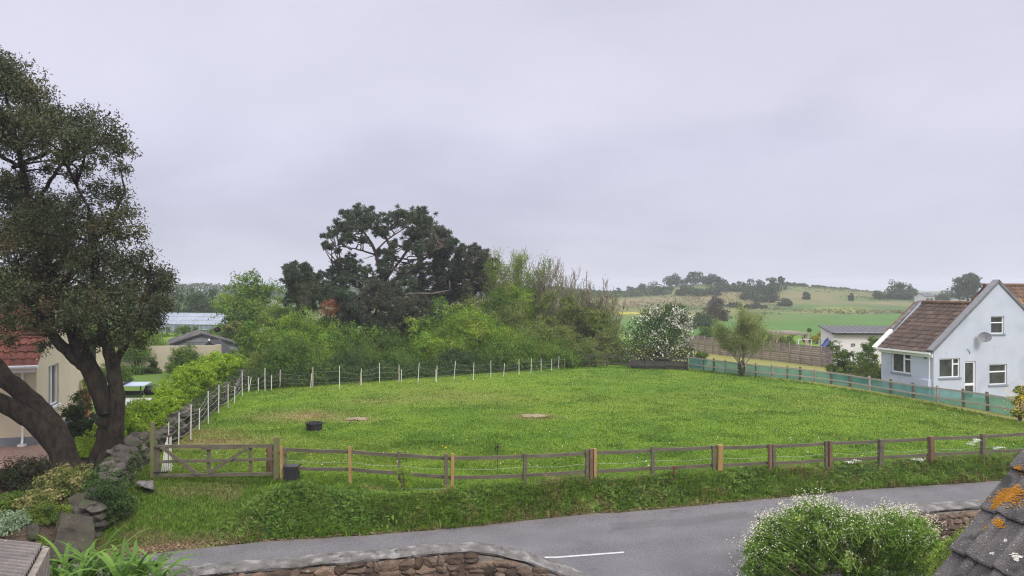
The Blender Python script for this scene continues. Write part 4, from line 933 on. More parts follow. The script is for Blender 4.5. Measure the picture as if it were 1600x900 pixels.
# grey boarded shed
A = px(272, 560, 57.5); shz = .55; sr = thing('garden_shed', 'grey horizontal-boarded shed with low dark mossy roof behind the cream garden wall', 'shed', (A[0], A[1], shz))
se = unit([.99, -.12]); sn = np.array([se[1], -se[0]]); sw_ = Wall((A[0], A[1]), se, sn); Wsh = 5.3
_, ztop = sw_.uv(316, 522); _, zl = sw_.uv(272, 537); _, zr = sw_.uv(370, 534); zl = 1.85; zr = 1.9; ztop = 2.62
mb = MB(); hb = .16; z = shz
while z < ztop:
    top_ = min(z + hb - .012, ztop); pl = [(0, z), (Wsh, z), (Wsh, zr), (Wsh * .45, ztop), (0, zl)]
    pl = clip(pl, 0, 1, top_)
    pl = clip(pl, 0, -1, -z)
    if len(pl) > 2:
        P = [sw_.p(*q, .02) for q in pl]; mb.slab(P[::1] if np.dot(np.cross(P[1] - P[0], P[2] - P[0]), sw_.n) > 0 else P[::-1], .035)
    z += hb
obj('gable_boards', mb, M['boards'], sr)
ddir = unit([-.5, 1., 0]) * 5.5
mb = MB()
for s_, zt in ((0, zl), (Wsh, zr)):
    a1 = sw_.p(s_, shz); a2 = sw_.p(s_, zt); P = [a1, a1 + ddir, a2 + ddir, a2]; mb.slab(P if s_ else P[::-1], .03)
bk = [sw_.p(0, shz) + ddir, sw_.p(Wsh, shz) + ddir, sw_.p(Wsh, zr) + ddir, sw_.p(Wsh * .45, ztop) + ddir, sw_.p(0, zl) + ddir]; mb.slab(bk[::-1], .03); obj('side_boards', mb, M['boards'], sr)
mb = MB(); o_ = sw_.n * .2; ap = sw_.p(Wsh * .45, ztop + .06) + o_; el = sw_.p(-.25, zl - .02) + o_; er = sw_.p(Wsh + .25, zr - .03) + o_
dd2 = ddir + np.array([0, 0, .0]); mb.slab([el, ap, ap + dd2, el + dd2], .05); mb.slab([ap, er, er + dd2, ap + dd2], .05); obj('roof', mb, M['felt'], sr)
mb = MB(); mb.bar(el - UP * .04, ap - UP * .04, .03, .12); mb.bar(ap - UP * .04, er - UP * .04, .03, .12); obj('bargeboard', mb, M['felt2'], sr)
_ws, _wz = sw_.uv(322, 530); mb = MB(); sw_.rect(mb, _ws - .25, _ws + .25, _wz - .17, _wz + .1, .015, .045); obj('vent', mb, M['grey_paint'], sr)
# little black-roofed hut
B_ = px(313, 556, 52.5); hr = thing('small_hut', 'little black-roofed hut with white finial in front of the grey shed', 'hut', (B_[0], B_[1], .55)); he = unit([1, -.05]); hw_ = Wall((B_[0], B_[1]), he, (he[1], -he[0]))
s_, zap = hw_.uv(328, 532); s2, zer = hw_.uv(355, 557); s1_, zel = hw_.uv(313, 549)
mb = MB(); hw_.face(mb, [(s1_ + .1, .4), (s2 - .1, .4), (s2 - .1, zer), (s_, zap - .05), (s1_ + .1, zel)]); 
for q in (s1_ + .1, s2 - .1): zq = zel if q < s_ else zer; mb.poly([hw_.p(q, .4), hw_.p(q, .4, -1.5), hw_.p(q, zq, -1.5), hw_.p(q, zq)])
obj('wall', mb, M['boards'], hr)
mb = MB(); mb.slab([hw_.p(s1_ - .05, zel - .05, .12), hw_.p(s_, zap, .12), hw_.p(s_, zap, -1.6), hw_.p(s1_ - .05, zel - .05, -1.6)], .10); mb.slab([hw_.p(s_, zap, .12), hw_.p(s2 + .05, zer - .04, .12), hw_.p(s2 + .05, zer - .04, -1.6), hw_.p(s_, zap, -1.6)], .10); obj('roof', mb, M['felt2'], hr)
mb = MB(); mb.tube([hw_.p(s_, zap, .12), hw_.p(s_, zap + .14, .12)], [.06, .03], 6); obj('finial', mb, M['white'], hr)

# greenhouse
G0, G1 = px(225, 517, 92), px(402, 517, 88); gh = thing('greenhouse', 'long white-framed glasshouse beyond the grey shed', 'greenhouse', (G0[0], G0[1], tz(G0[0], G0[1])))
ge = unit((G1 - G0)[:2]); gwall = Wall(G0[:2], ge, (ge[1], -ge[0])); Lg = float(np.linalg.norm((G1 - G0)[:2])); z0g = .3; zeg = 1.75; zrg = 3.0; dg = 3.2
M['ghglass'] = mat('greenhouse_glass', (.15, .18, .235), (.25, .285, .35), .8, .4, .3)
mb = MB(); P = [gwall.p(0, z0g), gwall.p(Lg, z0g), gwall.p(Lg, zeg), gwall.p(0, zeg)]; mb.slab(P, .02); P = [gwall.p(0, zeg), gwall.p(Lg, zeg), gwall.p(Lg, zrg, -dg), gwall.p(0, zrg, -dg)]; mb.slab(P, .02); P = [gwall.p(0, zrg, -dg), gwall.p(Lg, zrg, -dg), gwall.p(Lg, zeg, -2 * dg), gwall.p(0, zeg, -2 * dg)]; mb.slab(P, .02)
for q in (0, Lg): mb.poly([gwall.p(q, z0g), gwall.p(q, z0g, -2 * dg), gwall.p(q, zeg, -2 * dg), gwall.p(q, zrg, -dg), gwall.p(q, zeg)])
obj('glass', mb, M['ghglass'], gh)
mb = MB()
for s_ in np.arange(0, Lg + .01, .62):
    mb.bar(gwall.p(s_, z0g, .02), gwall.p(s_, zeg, .02), .045, .045, up=(0, 1, 0)); mb.bar(gwall.p(s_, zeg, .03), gwall.p(s_, zrg, -dg + .02), .045, .05)
for z_, o_ in ((zeg, .04), (1.1, .03), (zeg + (zrg - zeg) * .35, -dg * .35 + .05), (zeg + (zrg - zeg) * .7, -dg * .7 + .05), (zrg, -dg)): mb.bar(gwall.p(0, z_, o_), gwall.p(Lg, z_, o_), .08, .07)
obj('glazing_bars', mb, M['metal'], gh)

# --- pale blue house on the right
O = np.array([23.6, 41.2]); e = unit([.967, .255]); wdir = unit([-.255, .967]); zf = -.35
bh = thing('blue_house', 'pale blue rendered house with brown tiled roof and tall gable beside the paddock', 'house', (O[0], O[1], zf))
gab = Wall(O, e, (e[1], -e[0])); wing = Wall(O, wdir, (-e[0], -e[1]))
sA, zA = gab.uv(1560, 440); _, zE = gab.uv(1460, 547); Wg = 2 * sA; Lw = wing.uv(1377, 540)[0]; slope_ = (zA - zE) / sA
def R(wl, u0, u1, v0, v1):
    s0, z1 = wl.uv(u0, v0); s1, z0 = wl.uv(u1, v1); s0b, _ = wl.uv(u0, v1)
    _, z1 = wl.uv((u0 + u1) / 2, v0); _, z0 = wl.uv((u0 + u1) / 2, v1); return (min(s0, s1), max(s0, s1), z0, z1)
w1 = R(gab, 1468, 1500, 560, 590); w2 = R(gab, 1548.5, 1569, 494, 521.5); w3 = R(gab, 1546, 1573.5, 569, 601); dr = R(gab, 1507, 1524.5, 564.5, 626)
ww = R(wing, 1393, 1422.5, 550.5, 582.5)
mb = MB(); gab.face(mb, [(0, zf), (Wg, zf), (Wg, zE), (sA, zA), (0, zE)], [w1, w2, w3, dr]); wing.face(mb, [(0, zf), (Lw, zf), (Lw, zE), (0, zE)], [ww])
bk = Wall(O + wdir * Lw, e, wdir); bk.face(mb, [(0, zf), (6, zf), (6, zE), (3.0, 5.45), (0, zE)])
obj('wall', mb, M['blue_wall'], bh)
gab.window(bh, *w1, [(.66, .71, .02, .98), (.7, .98, .66, .72)]); gab.window(bh, *w2, [(.02, .98, .60, .66)]); gab.window(bh, *w3, [(.02, .98, .60, .66)]); wing.window(bh, *ww, [(.34, .40, .02, .98), (.02, .36, .66, .72)])
d = gab.window(bh, *dr, [(.02, .98, .38, .44)], name='door', sill=None, fr=.09); mb = MB(); gab.rect(mb, dr[0] + .03, dr[0] + .07, dr[2] + .95, dr[2] + 1.1, -.06, -.02); obj('handle', mb, M['metal'], d)
# coping on the gable, right-hand gable return
mb = MB(); k = .10
for (a, b2) in (((-.15, zE - .15 * slope_ + .02), (sA, zA + .02)), ((sA, zA + .02), (Wg, zE + .02))):
    p0, p1 = gab.p(*a), gab.p(*b2); P = [p0 + gab.n * .07, p1 + gab.n * .07, p1 - gab.n * .36, p0 - gab.n * .36]; P = [q + UP * .10 for q in P]
    mb.slab(P if np.cross(P[1] - P[0], P[2] - P[0])[2] > 0 else P[::-1], .15)
obj('coping', mb, M['dish'], bh)
mb = MB(); mb.poly([gab.p(0, zE, -.30), gab.p(sA, zA, -.30), gab.p(Wg, zE, -.30)]); mb.poly([gab.p(Wg, zf), gab.p(Wg, zf, -8), gab.p(Wg, zE, -8), gab.p(Wg, zE)]); obj('gable_back', mb, M['blue_wall'], bh)
# wing roof: slope towards the paddock
sR = 3.05; zR = zE + sR * slope_ * .98; E3 = np.array([wdir[0], wdir[1], 0]); U3 = unit(np.array([e[0], e[1], 0]) * sR + UP * (zR - zE))
O3 = gab.p(-.22, zE - .22 * slope_ + .03, -.32); ln = Lw - .32 + .05; slen = math.hypot(sR + .22, (zR - zE) + .22 * slope_); nU_ = 12
mb = MB(); tiles(mb, O3, E3, U3, 13, nU_, ln / 13, slen / nU_, 1, .035, .035, wave='sin', res=7); obj('roof', mb, M['browntile'], bh)
mb = MB(); rt = O3 + U3 * (slen + .02); bs = rt + (np.array([e[0], e[1], 0]) * 3.2 - UP * 2.6); mb.slab([rt, bs, bs + E3 * ln, rt + E3 * ln][::-1], .06); obj('roof_slope', mb, M['browntile'], bh)
mb = MB(); mb.tube([rt + UP * .03, rt + E3 * (ln + .1) + UP * .03], .12, 8); obj('ridge_tiles', mb, M['browntile2'], bh)
ve = O3 + E3 * (ln + .02); vt = rt + E3 * (ln + .02); mb = MB(); hN = unit(np.cross(U3, E3)); hN = hN if hN[2] > 0 else -hN
for (q0, q1, mm) in ((0, .36, 'white'), (.36, 1, 'coping')):
    mb = MB(); pa = ve + (vt - ve) * q0 - U3 * (.12 if q0 == 0 else 0); pb2 = ve + (vt - ve) * q1; P = [pa + hN * .14, pa + hN * .14 + E3 * .26, pb2 + hN * .14 + E3 * .26, pb2 + hN * .14]
    mb.slab(P if np.dot(np.cross(P[1] - P[0], P[2] - P[0]), hN) > 0 else P[::-1], .22); obj('verge_coping', mb, M[mm], bh)
mb = MB(); pa = ve + E3 * .27; pb2 = vt + E3 * .27; P = [pa + (pb2 - pa) * .3 + hN * .05, pa + (pb2 - pa) * .3 + hN * .05 + E3 * .3, pb2 + hN * .05 + E3 * .3, pb2 + hN * .05]; mb.slab(P if np.dot(np.cross(P[1] - P[0], P[2] - P[0]), hN) > 0 else P[::-1], .1); obj('verge_tiles', mb, M['browntile2'], bh)
mb = MB(); q = gab.p(-.24, zE - .20, -.02); mb.bar(q, q + E3 * (Lw + .1), .09, .10); mb.bar(q - UP * .13 + np.array([e[0], e[1], 0]) * .18, q - UP * .13 + np.array([e[0], e[1], 0]) * .18 + E3 * (Lw + .1), .05, .20); obj('gutter', mb, M['white'], bh)
q = wing.p(.22, 0, .06); mb = MB(); mb.tube([q + UP * (zE - .2), q + UP * (zf + .1)], .04, 8); q2 = wing.p(-.0, 0, .0) ; obj('downpipe', mb, M['white'], bh)
s_, z_ = wing.uv(1449, 598); mb = MB(); wing.rect(mb, s_ - .32, s_ + .32, z_ - .18, z_ + .2, .003, .26); mb2 = obj('meter_box', mb, M['blue_wall'], bh)
s_, z_ = wing.uv(1446, 557); mb = MB(); wing.rect(mb, s_ - .10, s_ + .10, z_ - .14, z_ + .14, .003, .03); obj('vent', mb, M['grey_paint'], bh)
s_, z_ = gab.uv(1513, 549); mb = MB(); mb.tube([gab.p(s_ - .1, z_ + .15, .02), gab.p(s_ + .02, z_ + .05, .05), gab.p(s_ + .1, z_ - .15, .02)], .018, 5); obj('cable_bracket', mb, M['sill'], bh)
# main range behind the gable
s0m, wl_, hr_ = 5.75, 3.6, 6.36
mb = MB(); Em = np.array([e[0], e[1], 0]); Wm = E3
om = gab.p(s0m, hr_ - 1.9, -.36); Um = unit(Wm * 1.7 + UP * 1.9); tiles(mb, om, Em, Um, 22, 8, .33, math.hypot(1.7, 1.9) / 8, 1, .03, .03, wave='sin', res=7); obj('roof', mb, M['browntile2'], bh)
mb = MB(); rt2 = om + Um * math.hypot(1.7, 1.9); mb.slab([rt2, rt2 + Em * 7.2, rt2 + Em * 7.2 + Wm * 3 - UP * 3, rt2 + Wm * 3 - UP * 3], .06); mb.poly([om, rt2, rt2 + Wm * 3 - UP * 3]); obj('roof_slope', mb, M['browntile2'], bh)
mb = MB(); mb.tube([rt2, rt2 + Em * 7.2], .12, 8); obj('ridge_tiles', mb, M['browntile2'], bh)
# dish
s_, z_ = gab.uv(1529, 526); ds = thing('satellite_dish', 'grey satellite dish mounted on the pale blue gable', 'satellite dish', gab.p(s_ + .35, z_ - .1, .1))
cD = gab.p(s_, z_, .42); axd = unit(gab.n * .75 - Em * .55 + UP * .35); a1 = unit(np.cross(axd, UP)); a2 = np.cross(a1, axd); V = []; nr, na = 6, 24
for i in range(nr):
    r = .33 * (i + .02) / (nr - 1)
    for j in range(na): an = 2 * math.pi * j / na; V.append(cD + a1 * r * math.cos(an) * 1.0 + a2 * r * math.sin(an) * .9 + axd * (r * r * .55 - .05))
mb = MB(); mb.smooth = True; mb.add(V, [[i * na + j, i * na + (j + 1) % na, (i + 1) * na + (j + 1) % na, (i + 1) * na + j] for i in range(nr - 1) for j in range(na)]); obj('reflector', mb, M['dish'], ds)
mb = MB(); mb.tube([cD - axd * .06, gab.p(s_ + .30, z_ - .12, .22), gab.p(s_ + .34, z_ - .12, .0)], .025, 6); mb.box(gab.p(s_ + .34, z_ - .12, .02), (.14, .04, .22), e); obj('bracket', mb, M['grey_paint'], ds)
mb = MB(); mb.tube([cD - a2 * .28, cD + axd * .38 - a2 * .1], .012, 5); mb.box(cD + axd * .4 - a2 * .08, (.07, .07, .10)); obj('receiver_arm', mb, M['grey_paint'], ds)

# --- white outbuilding with grey sheet roof
A = px(1303, 560, 60); se = unit([.98, -.2]); ob = thing('white_outbuilding', 'white outbuilding with low grey roof left of the blue house', 'outbuilding', (A[0], A[1], -.3)); ow = Wall(A[:2], se, (se[1], -se[0]))
Lo = ow.uv(1420, 520)[0]; zo = ow.uv(1304, 519)[1]
mb = MB(); ow.face(mb, [(0, -.5), (Lo, -.5), (Lo, zo), (0, zo)]); sd = Wall(A[:2], (-se[1], se[0]), (-se[0], -se[1])); sd.face(mb, [(0, -.5), (5, -.5), (5, zo + .27), (0, zo)]); obj('wall', mb, M['offwhite'], ob)
mb = MB(); rp = [ow.p(-.2, zo - .04, .25), ow.p(Lo + .2, zo - .04, .25), ow.p(Lo + .2, zo + .30, -5.2), ow.p(-.2, zo + .30, -5.2)]; mb.slab(rp, .08)
for k in np.arange(0, Lo + .2, .45): mb.bar(ow.p(k, zo - .03, .25), ow.p(k, zo + .31, -5.2), .04, .03)
obj('roof', mb, M['slate'], ob)
mb = MB(); mb.bar(ow.p(-.22, zo - .1, .28), ow.p(Lo + .2, zo - .1, .28), .03, .16); obj('fascia', mb, M['felt2'], ob)

# pergola, swings, slide, sheet
M['pale_wood'] = mat('pale_timber', (.34, .30, .24), (.44, .39, .33), 3, .8)
pg = thing('pergola', 'pale timber pergola behind the brown panel fence', 'pergola', px(1238, 545, 74)); mb = MB()
for (u, d) in ((1214, 74), (1259, 72.5), (1210, 78), (1262, 76.5)):
    p = px(u, 520, d); q = MB(); q.box((p[0], p[1], (p[2] + tz(p[0], p[1])) / 2), (.11, .11, p[2] - tz(p[0], p[1]))); obj('post', q, M['pale_wood'], pg)
    
for (u0, u1, d0, d1) in ((1209, 1263, 73.9, 72.3), (1206, 1265, 78, 76.4)):
    q = MB(); q.bar(px(u0, 521.5, d0), px(u1, 522, d1), .10, .22); obj('beam', q, M['pale_wood'], pg)
for k in range(12):
    u = 1210 + k * 4.7; q = MB(); a = px(u, 520, 73.9 - .14 * k) ; a[2] = px(0, 520, 73.5)[2]; bq = a + np.array([-.2, 4.4, 0]); q.bar(a - np.array([-.02, .4, 0]), bq, .06, .14); obj('rafter', q, M['pale_wood'], pg)
q = MB()
for u, d in ((1259, 72.5), (1214, 74)):
    p = px(u, 533, d); q.bar(p, p + np.array([-.4, 0, .62]), .08, .08); q.bar(p, p + np.array([.4, 0, .62]), .08, .08)
obj('brace', q, M['pale_wood'], pg)
def swing(label, u0, u1, vt, d, slide=False):
    c = px((u0 + u1) / 2, vt, d); root = thing('swing_set', label, 'swing set', (c[0], c[1], tz(c[0], c[1]))); a, b2 = px(u0, vt, d), px(u1, vt, d - .6); q = MB(); q.tube([a, b2], .045, 6); obj('top_bar', q, M['metal'], root)
    for p in (a, b2):
        q = MB()
        for dy in (-1.0, 1.0): q.tube([p, (p[0] + dy * .45, p[1] + dy, tz(p[0], p[1]))], .04, 6)
        q.tube([p + np.array([-.25, -.55, -1.1]), p + np.array([.25, .55, -1.1])], .03, 5); obj('leg', q, M['metal'], root)
    for t_ in (.3, .65):
        p = a + (b2 - a) * t_; q = MB(); q.tube([p + np.array([-.22, 0, 0]), p + np.array([-.22, .1, -1.55])], .012, 4); q.tube([p + np.array([.22, 0, 0]), p + np.array([.22, .1, -1.55])], .012, 4); q.box(p + np.array([0, .1, -1.58]), (.5, .2, .05)); obj('seat', q, M['blue' if t_ < .5 else 'terracotta'], root)
swing('white metal swing frame below the right end of the pergola', 1248, 1268, 530.5, 66)
swing('white metal swing frame nearest the white outbuilding', 1280, 1300, 532, 63)
p = px(1295, 540, 61.5); sl_ = MB(); sl_.smooth = True; X_ = []; 
for k in range(6):
    t_ = k / 5; c = np.array([p[0] + 1.1 * (1 - t_) * -.6 + .3, p[1] - .6 * t_, p[2] + .55 - 1.0 * (1 - t_) ** 1.0 + 0.2]); X_.append(c)
P0 = [px(1284, 545, 61.5), px(1289, 540, 61.5), px(1294, 533, 61.6), px(1299, 529, 61.7)]
V = [];
for q in P0: V += [q + np.array([0, -.5, .12]), q + np.array([0, -.45, 0]), q + np.array([0, .45, 0]), q + np.array([0, .5, .12])]
sd_ = thing('slide', 'blue plastic slide between the swing frame and the white outbuilding', 'slide', (P0[0][0], P0[0][1], tz(P0[0][0], P0[0][1])))
m4 = MB(); m4.add(V, [[4 * k + j, 4 * k + j + 1, 4 * k + 5 + j, 4 * k + 4 + j] for k in range(3) for j in range(3)]); m4.box((P0[2][0] + .2, P0[2][1], (P0[2][2] + tz(P0[2][0], P0[2][1])) / 2 - .1), (.5, .8, P0[2][2] - tz(P0[2][0], P0[2][1]) - .2)); obj('chute', m4, M['blue'], sd_)
m4 = MB()
for q in (P0[-1] + np.array([.1, -.45, 0]), P0[-1] + np.array([.1, .45, 0])): m4.tube([(q[0], q[1], tz(q[0], q[1])), q + np.array([0, 0, .5])], .03, 5)
obj('ladder', m4, M['metal'], sd_)

# far houses near the horizon
def far_house(label, u0, u1, vr, ve_, vb, d, wallm, roofm):
    a, b2 = px(u0, vb, d), px(u1, vb, d); zr_, ze_, zb_ = [px(0, v, d)[2] for v in (vr, ve_, vb)]; root = thing('far_house', label, 'house', (a[0], a[1], zb_)); zb_ -= 1.5
    W_ = b2[0] - a[0]; D_ = 7.; mb = MB(); mb.box(((a[0] + b2[0]) / 2, d + D_ / 2, (zb_ + ze_) / 2), (W_, D_, ze_ - zb_)); 
    for x_ in (a[0], b2[0]): mb.poly([(x_, d, ze_), (x_, d + D_, ze_), (x_, d + D_ / 2, zr_)])
    obj('wall', mb, M[wallm], root); mb = MB(); q = .3; mb.slab([(a[0] - q, d - q, ze_), (b2[0] + q, d - q, ze_), (b2[0] + q, d + D_ / 2, zr_ + .1), (a[0] - q, d + D_ / 2, zr_ + .1)], .15); mb.slab([(a[0] - q, d + D_ / 2, zr_ + .1), (b2[0] + q, d + D_ / 2, zr_ + .1), (b2[0] + q, d + D_ + q, ze_), (a[0] - q, d + D_ + q, ze_)], .15); obj('roof', mb, M[roofm], root)
    mb = MB()
    for t_ in (.25, .7): mb.box((a[0] + W_ * t_, d - .01, ze_ - 1.1), (1.2, .06, 1.0))
    obj('window', mb, M['glass'], root)
far_house('distant house with brownish roof on the horizon left of the blue house', 1430, 1448, 459, 465, 471, 262, 'offwhite', 'browntile')
far_house('distant pale-roofed house on the horizon above the blue house roof', 1446, 1460, 458, 463, 470, 250, 'offwhite', 'slate')
far_house('distant grey-blue roof glimpsed beneath the tall dark pine at right', 1506, 1530, 464, 467, 474, 225, 'offwhite', 'sill')
far_house('pale little building among scrub on the left flank of the hill', 990, 1006, 450, 453, 458, 318, 'offwhite', 'slate')

# --- roofs close to the viewer
P0 = np.array([3.20, 5.0, H - (798 - 450) / F * 5.0]); E5 = unit([.19, -.98, 0]); Dn = unit(np.array([-.98, -.19, 0]) * .252 + UP * -.286); U5 = -Dn
nr_ = thing('near_roof', 'grey concrete tiled roof with orange lichen in the near right corner', 'roof', (P0[0], P0[1], P0[2] - 1.2))
gauge = .355; rows = 9; O5 = P0 + Dn * gauge * 3
mb = MB(); mb.smooth = False; tiles(mb, O5, E5, U5, 16, rows, .215, gauge, 1, .048, .032, res=25, over=.07, wave='pan'); obj('tiles', mb, M['neartile'], nr_)
N5 = unit(np.cross(E5, U5)); N5 = N5 if N5[2] > 0 else -N5
mb = MB(); P = [O5 - N5 * .03 - E5 * -.02, O5 - N5 * .03 + E5 * 3.4, O5 - N5 * .03 + E5 * 3.4 + U5 * gauge * rows, O5 - N5 * .03 - E5 * -.02 + U5 * gauge * rows]; mb.slab(P if np.dot(np.cross(P[1] - P[0], P[2] - P[0]), N5) > 0 else P[::-1], .05); obj('roof_deck', mb, M['neartile'], nr_)
mb = MB(); a = O5 + E5 * .03 - N5 * .1; b2 = O5 + E5 * .03 - N5 * .1 + U5 * gauge * rows; mb.bar(a, b2, .03, .14, up=N5); obj('bargeboard', mb, M['grey_paint'], nr_)
mb = MB(); a0 = O5 + E5 * .12 - N5 * .12; P = [a0 + U5 * .15, a0 + U5 * gauge * rows, np.array([*(a0 + U5 * gauge * rows)[:2], 0.]), np.array([*(a0 + U5 * .15)[:2], 0.])]; mb.slab(P if np.cross(P[1] - P[0], P[2] - P[0])[1] > 0 else P[::-1], .2); a6 = a0 + E5 * 3.0
P = [a0 + U5 * .15, a6 + U5 * .15, np.array([*(a6 + U5 * .15)[:2], 0.]), np.array([*(a0 + U5 * .15)[:2], 0.])]; mb.slab(P, .1); obj('wall', mb, M['offwhite'], nr_)
def lichen(mb, s_, u_, r, n):
    """crust lying on the tiles at s_ along the eave, u_ up the slope"""
    for k in range(n * 3):
        q = RNG.normal(size=2) * r * .42; ss_ = s_ + q[0]; uu = u_ + q[1]; t_ = (ss_ / .215) % 1; h = .032 * (1 - ((uu / gauge) % 1)) + float(panprof(np.array(t_), .048))
        if 1 - abs(q[1]) / r < .05: continue
        rock(mb, O5 + E5 * ss_ + U5 * uu + N5 * (h + .001), (.02, .02, .006), RNG.uniform(0, 3), ico=ICO1, cuts=2)
mb = MB()
def tile_uv(u, v):
    r = np.array([(u - 800) / F, 1, -(v - 450) / F]); t_ = np.dot(O5 - np.array([0, 0, H]), N5) / np.dot(r, N5); q = np.array([0, 0, H]) + r * t_ - O5; return float(q @ E5), float(q @ U5)
for (u, v, r, n) in ((1578, 782, .095, 190), (1588, 777, .075, 120), (1569, 789, .05, 60), (1566, 822, .035, 30), (1548, 831, .03, 22), (1597, 735, .03, 22), (1560, 797, .04, 10)): lichen(mb, *tile_uv(u, v), r, n)
o = obj('lichen', mb, M['lichen'], nr_)
mb = MB()
for (u, v, r, n) in ((1592, 875, .022, 18), (1575, 846, .012, 5), (1555, 868, .012, 5)): lichen(mb, *tile_uv(u, v), r, n)
o = obj('lichen', mb, M['lichen_w'], nr_); o['label'] = 'pale grey lichen patch'
# corrugated shed roof, near left
cr = thing('corrugated_roof', 'weathered grey corrugated cement roof of a lean-to in the near left corner', 'roof', px(20, 880, 9))
A = px(-3, 843, 9.6); Bc = px(66, 853, 9.4); Cc = px(38, 905, 8.45)
ex = unit(np.array([Bc[0] - A[0], Bc[1] - A[1], 0])); dn5 = unit(Cc - Bc); tilt = unit(dn5 - ex * (dn5 @ ex) * .0)
mb = MB(); mb.smooth = True; nn5 = np.cross(ex, dn5); nn5 = unit(nn5 if nn5[2] > 0 else -nn5)
for k, (x0, x1, lift) in enumerate(((-2.4, -.28, .0), (-.36, .0, .016))):
    a_ = np.linspace(x0, x1, 8)[None, :]; b_ = np.linspace(-.02, 2.6, 230)[:, None]
    h_ = .027 * np.sin(b_ / .10 * 2 * math.pi) + lift + .006 * (a_ - x0)
    V = Bc[None, None, :] + ex * a_[..., None] + dn5 * (b_ + a_ * 0)[..., None] + nn5 * (h_ + a_ * 0)[..., None]
    mb.sheet(V[..., 0], V[..., 1], V[..., 2])
    mb.sheet(V[..., 0], V[..., 1], V[..., 2] - .012)
obj('roof_sheet', mb, M['corrugated'], cr)
mb = MB(); p0 = Bc + dn5 * .0 - nn5 * .03; p1 = Bc + dn5 * 2.55 - nn5 * .03; mb.slab([p0, p1, np.array([p1[0], p1[1], 0]), np.array([p0[0], p0[1], 0])][::-1], .08); p2 = p0 + ex * -2.3; mb.slab([p2, p0, np.array([p0[0], p0[1], 0]), np.array([p2[0], p2[1], 0])][::-1], .08); obj('wall', mb, M['mortar'], cr)
# ------------------------------------------------------------------ the big evergreen on the left
rng = np.random.default_rng(5)
bt = thing('evergreen_oak', 'large dark evergreen oak with forked trunk at the left edge of the picture', 'tree', (-12.9, 22.4, tz(-12.9, 22.4)))
def stem(pts, n=10):
    """pts: (u, v, radius in photo pixels, depth)"""
    P = np.array([px(u, v, d) for u, v, r, d in pts]); R = np.array([r / F * d for u, v, r, d in pts]); t = np.linspace(0, len(pts) - 1, 5 * len(pts)); k = np.arange(len(pts))
    def cr(A):
        o = np.stack([np.interp(t, k, A[:, j]) for j in range(A.shape[1])], 1); 
        for _ in range(3): o[1:-1] = (o[:-2] + 2 * o[1:-1] + o[2:]) / 4
        return o
    Q = cr(P); Rr = cr(R[:, None])[:, 0]; Q[1:-1] += rng.normal(size=Q[1:-1].shape) * .012
    return Q, Rr
trk = MB(); trk.smooth = True
stems = [[(110, 765, 28, 22.4), (107, 737, 20, 22.5), (92, 700, 14.5, 22.5), (52, 657, 14, 22.4), (0, 628, 13, 22.2), (-60, 598, 12, 22), (-130, 520, 13, 21.5), (-190, 430, 10, 21)],
    [(114, 758, 24, 22.5), (106, 715, 15.5, 22.6), (88, 666, 14, 22.8), (48, 625, 14, 23.0), (0, 585, 13.5, 23.2), (-50, 520, 12, 23.5), (-70, 420, 12, 23.8), (-60, 330, 8, 24)],
    [(146, 760, 28, 22.4), (155, 727, 19, 22.4), (166, 690, 15, 22.3), (167, 645, 13, 22.3), (150, 595, 14, 22.3), (128, 550, 12, 22.4), (112, 505, 11, 22.5), (92, 455, 9, 22.6), (70, 400, 7, 22.7), (50, 330, 5.5, 22.7), (35, 262, 4, 22.7), (20, 200, 3, 22.6)],
    [(160, 758, 27, 22.2), (174, 715, 18, 22.1), (181, 670, 12, 22.0), (184, 620, 11, 21.9), (176, 570, 10, 21.9), (163, 520, 8.5, 21.8), (150, 470, 7, 21.7), (148, 400, 6, 21.5), (140, 330, 4, 21.4)],
    [(136, 578, 9, 22.3), (112, 555, 8.5, 22.4), (92, 535, 8, 22.5), (72, 512, 7, 22.7), (48, 470, 5, 22.9), (20, 420, 4, 23.1)],
    [(176, 575, 6, 22), (200, 530, 5, 22.3), (222, 480, 4, 22.6), (235, 430, 3, 22.8)],
    [(92, 455, 6, 22.6), (130, 400, 4.5, 22.9), (170, 350, 3, 23.2), (195, 300, 2, 23.4)],
    [(50, 330, 3.5, 22.7), (85, 270, 2.6, 22.4), (120, 230, 2, 22.2), (150, 215, 1.5, 22)],
    [(35, 262, 3, 22.7), (0, 245, 3, 22.9), (-40, 200, 3, 23.2), (-60, 140, 2.5, 23.4)], [(20, 262, 3.5, 22.6), (50, 248, 3, 22.5), (75, 240, 2.5, 22.3)], [(140, 330, 2.2, 21.4), (112, 272, 1.8, 21.6), (100, 235, 1.2, 21.8)]]
nodes = []
for sdef in stems:
    Q, Rr = stem(sdef); trk.tube(Q, Rr, 20); Vt = trk.V[-1]; ax_ = np.repeat(Q, 20, 0); trk.V[-1] = ax_ + (Vt - ax_) * (1 + .22 * (fbm(Vt[:, 0] * 7 + Vt[:, 1] * 5, Vt[:, 2] * 1.6 + Vt[:, 1] * 2, 3, 4) - .5))[:, None]; nodes += list(Q[len(Q) // 3:])
nodes = np.array(nodes)
